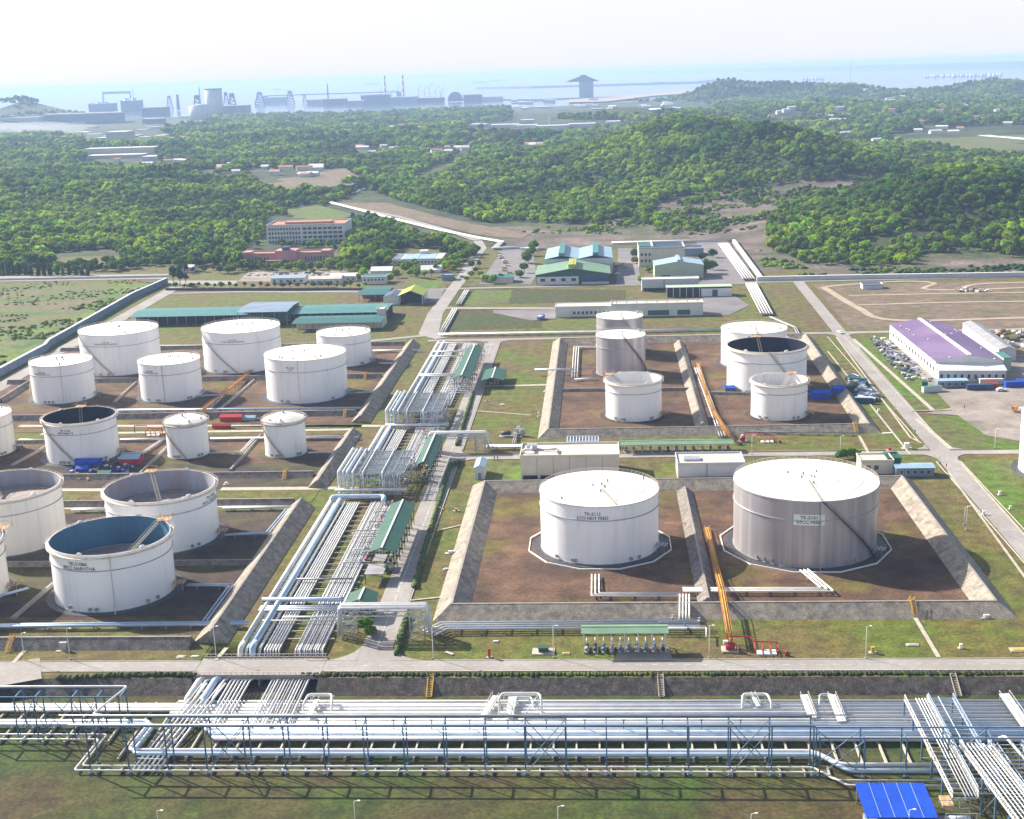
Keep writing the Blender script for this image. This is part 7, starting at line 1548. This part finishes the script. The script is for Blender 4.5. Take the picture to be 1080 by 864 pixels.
# red extinguisher posts
X, Y = W(541, 462); root = thing('lawn_pump', (X, Y, 0), 'grey pump set with pipes standing on the lawn behind the substation', 'pump'); MB().box(-6, 4, 0, 4, 0, .4).build('base', 'concrete', root); MB().tube([(-5, 2, 1.6), (-1, 2, 1.6)], .9, 12).build('motor', 'steel_dark', root); MB().tube(elbow([(-1, 2, 1.4), (3, 2, 1.4), (3, 2, 3), (6, 2, 3)], .4), .25, 8).build('pipe', 'pipe_white', root); MB().box(0, 5, 3, 3.4, .4, 3.2).build('frame', 'steel_pale', root)
# vehicles
def vehicle(px, py, lab, body='label_white', rz=0, kind='car', s=1.0):
    X, Y = W(px, py); root = thing('parked_'+kind, (X, Y, .25), lab, kind, 'vehicles about the site', rz); L, w_ = (4.5, 1.8) if kind == 'car' else (7.5, 2.3); hb = .75 if kind == 'car' else 1.0
    P = [(-L/2, .35), (L/2, .35), (L/2, hb), (L*.28, hb+.12), (L*.12, hb+.65), (-L*.3, hb+.7), (-L*.46, hb+.15), (-L/2, hb)] if kind == 'car' else [(-L/2, .5), (L/2, .5), (L/2, 2.4), (L*.2, 2.5), (L*.2, 1.2), (-L/2, 1.2)]
    mb = MB(); n = len(P); mb.add([(x, -w_/2, z) for x, z in P]+[(x, w_/2, z) for x, z in P], [tuple(range(n)), tuple(range(2*n-1, n-1, -1))]+[((i+1) % n, i, n+i, n+(i+1) % n) for i in range(n)]); mb.build('body', body, root)
    if kind == 'car': MB().box(-L*.28, L*.1, -w_/2-.02, w_/2+.02, hb+.12, hb+.5).build('window', 'glass', root)
    else: MB().box(-L/2+.1, L*.17, -w_/2-.05, w_/2+.05, 1.21, 2.3).build('cargo_box', 'wall_pale', root); MB().box(L*.42, L/2+.02, -w_/2-.02, w_/2+.02, 1.5, 2.2).build('window', 'glass', root)
    for x in (-L*.32, L*.32):
        for y in (-w_/2, w_/2): MB().tube([(x, y-.1, .34), (x, y+.1, .34)], .34, 10).build('wheel', 'steel_dark', root)
vehicle(570.5, 337, 'white truck parked beside the white control building', 'blue', 1.2, 'truck'); vehicle(487, 293, 'dark car driving on the north road', 'steel_dark', 1.2); vehicle(1056, 413, 'white car parked in the yard before the purple warehouse', 'label_white', .1)
vehicle(1077, 436, 'orange and white truck at the right edge of the yard', 'orange', 2.4, 'truck'); vehicle(886, 352, 'white car at the top of the right-hand road', 'label_white', -1.2); vehicle(496, 290, 'white car on the north road near the gatehouse', 'label_white', 1.2); vehicle(653, 281, 'orange truck in the warehouse yard', 'orange', .1, 'truck'); vehicle(659, 283, 'blue-grey car right of the orange truck', 'wall_blue', .4); vehicle(652, 290, 'white van-like car lower in the warehouse yard', 'label_white', .3)
for i in range(16): vehicle(262+i*8.3+rs.uniform(-1, 1), 290.5+rs.uniform(-.5, .5), 'car parked in the long row before the gardens', rs.choice(['label_white', 'wall_pale', 'steel_dark', 'label_white', 'red']), 1.57)
for i in range(9): vehicle(532+i*0.9-rs.rand()*6, 268+i*2.6, 'car parked at the left side of the parking ground', rs.choice(['red', 'orange', 'label_white', 'yellow']), rs.uniform(-.3, .3))
for i in range(4): vehicle(553+i*3.5, 264+i*.3, 'white bus-like truck at the top of the parking ground', 'label_white', 0, 'truck')
for i in range(8): vehicle(1035+i*7, 306+rs.uniform(-3, 3), 'vehicle parked on the cleared dirt plot', rs.choice(['label_white', 'rust', 'steel_dark']), rs.uniform(-.3, .3)) if i < 2 else None
# people: small standing or walking figures
def person(px, py, lab, shirt, z=0, rz=0.0, m2='navy'):
    X, Y = W(px, py, z); me = D.meshes.new('person'); J = [((0, 0, .95), .15), ((0, 0, 1.2), .16), ((0, 0, 1.42), .17), ((0, 0, 1.55), .065), ((0, .02, 1.66), .1), ((0, .02, 1.76), .09), ((.1, 0, .9), .11), ((.12, .08, .5), .08), ((.12, -.02, .08), .055), ((.12, .12, .04), .045), ((-.1, 0, .9), .11), ((-.12, .02, .5), .08), ((-.12, -.12, .08), .055), ((-.12, .02, .04), .045), ((.2, 0, 1.42), .07), ((.27, .02, 1.14), .05), ((.26, .15, .92), .04), ((-.2, 0, 1.42), .07), ((-.27, -.04, 1.14), .05), ((-.27, .05, .9), .04)]
    E = [(0, 1), (1, 2), (2, 3), (3, 4), (4, 5), (0, 6), (6, 7), (7, 8), (8, 9), (0, 10), (10, 11), (11, 12), (12, 13), (2, 14), (14, 15), (15, 16), (2, 17), (17, 18), (18, 19)]
    me.from_pydata([j[0] for j in J], E, []); o = D.objects.new('person', me); COL.objects.link(o); md = o.modifiers.new('s', 'SKIN'); sv = me.skin_vertices[0].data
    for i, j in enumerate(J): sv[i].radius = (j[1], j[1]*.8)
    sv[0].use_root = True; o.modifiers.new('sub', 'SUBSURF').levels = 1; o.location = (X, Y, z+.2); o.rotation_euler.z = rz; me.materials.append(MT[shirt]); tag(o, lab, 'person', 'people about the site'); return o
person(494, 445, 'person in dark clothes walking on the road beside the far tower', 'navy'); person(521.5, 486, 'left one of two people walking on the concrete behind the kiosk', 'steel_dark'); person(525, 486, 'right one of two people walking on the concrete behind the kiosk', 'red'); person(1017, 432, 'person standing alone in the middle of the concrete yard', 'navy'); person(998, 494, 'person on the road at the right-hand junction', 'red'); person(965, 458, 'person walking down the right road above the junction', 'blue')
# scrap heap and yard clutter: nobody could count the pieces
def clutter(name, poly, n, lab, cols, smin=.6, smax=2.4, seed=1):
    rs = np.random.RandomState(seed); P = [W(*p) for p in poly]; a = np.array(P); x0, y0 = a.min(0); x1, y1 = a.max(0); root = None
    mbs = [MB() for _ in cols]; c = 0
    while c < n:
        x, y = rs.uniform(x0, x1), rs.uniform(y0, y1)
        if not inpoly(np.array([x]), np.array([y]), P)[0]: continue
        s = rs.uniform(smin, smax); an = rs.uniform(0, 3.1); q = Vector((math.cos(an), math.sin(an), 0)); mbs[rs.randint(len(cols))].beam(Vector((x, y, s*.3+.2))-q*s*.7, Vector((x, y, s*rs.uniform(.2, .6)+.2))+q*s*.7, s*rs.uniform(.4, 1), s*.6); c += 1
    root = D.objects.new(name, None); COL.objects.link(root); tag(root, lab, 'scrap', kind='stuff')
    for mb, cl in zip(mbs, cols): mb.build('debris', cl, root)
clutter('scrap_heap', [(916, 355), (935, 358), (958, 378), (984, 402), (976, 404), (955, 401), (935, 380)], 230, 'long heap of bagged scrap left of the purple warehouse', ['label_white', 'pipe_grey', 'navy', 'steel_dark', 'pipe_grey', 'wall_blue'], .5, 1.7)
clutter('scrap_pile', [(893, 400), (904, 399), (922, 418), (928, 424), (908, 424), (900, 414)], 150, 'scrap and machinery beside the right-hand dike', ['steel_dark', 'navy', 'pipe_grey', 'label_white', 'teal'], 1, 3, 2)
clutter('yard_clutter', [(1040, 350), (1200, 346), (1200, 380), (1085, 382), (1062, 365)], 300, 'rows of scrap and vehicles in the yard behind the purple warehouse', ['steel_dark', 'steel_dark', 'label_white', 'pipe_grey', 'rust'], 1, 3, 3)
clutter('tank_debris', [(70, 485), (150, 483), (130, 505), (78, 508)], 110, 'loose materials on the ground behind the blue-lined tank', ['steel_dark', 'label_white', 'pipe_grey', 'rust', 'blue'], .3, 1.2, 4)
clutter('yard_things', [(1010, 305), (1040, 306), (1035, 309), (1008, 308)], 30, 'few vehicles and heaps on the cleared plot', ['rust', 'label_white', 'steel_dark'], 1, 2, 5)
# ------------------------------------------------------------------ air
hz = MB(); hz.box(-48000, 48000, -600, 62000, -14, 168)
HZ = D.materials.new('haze_air'); HZ.use_nodes = True; t = HZ.node_tree; t.nodes.remove(t.nodes['Principled BSDF'])
v = t.nodes.new('ShaderNodeVolumePrincipled'); v.inputs['Color'].default_value = (.48, .66, 1.0, 1); v.inputs['Density'].default_value = 0.00008; v.inputs['Anisotropy'].default_value = .1
t.links.new(v.outputs[0], t.nodes['Material Output'].inputs['Volume'])
HZ.cycles.homogeneous_volume = True
o = hz.build('haze', HZ); o['kind'] = 'stuff'; o['label'] = 'thin bluish haze over the plain and the sea'; o['category'] = 'haze'

# faint plume of smoke over the far plain at left
X, Y = W(22, 146); sm = MB(); sm.blob((0, 0, 0), 230, 90, 22, 16, 10, .15); SM = D.materials.new('smoke'); SM.use_nodes = True; t = SM.node_tree; t.nodes.remove(t.nodes['Principled BSDF'])
v = t.nodes.new('ShaderNodeVolumePrincipled'); v.inputs['Color'].default_value = (.93, .95, 1, 1); v.inputs['Density'].default_value = .004; t.links.new(v.outputs[0], t.nodes['Material Output'].inputs['Volume'])
o = sm.build('smoke', SM); o.location = (X, Y, 28); tag(o, 'faint low plume of white smoke over the far plain at left', 'smoke', kind='stuff')
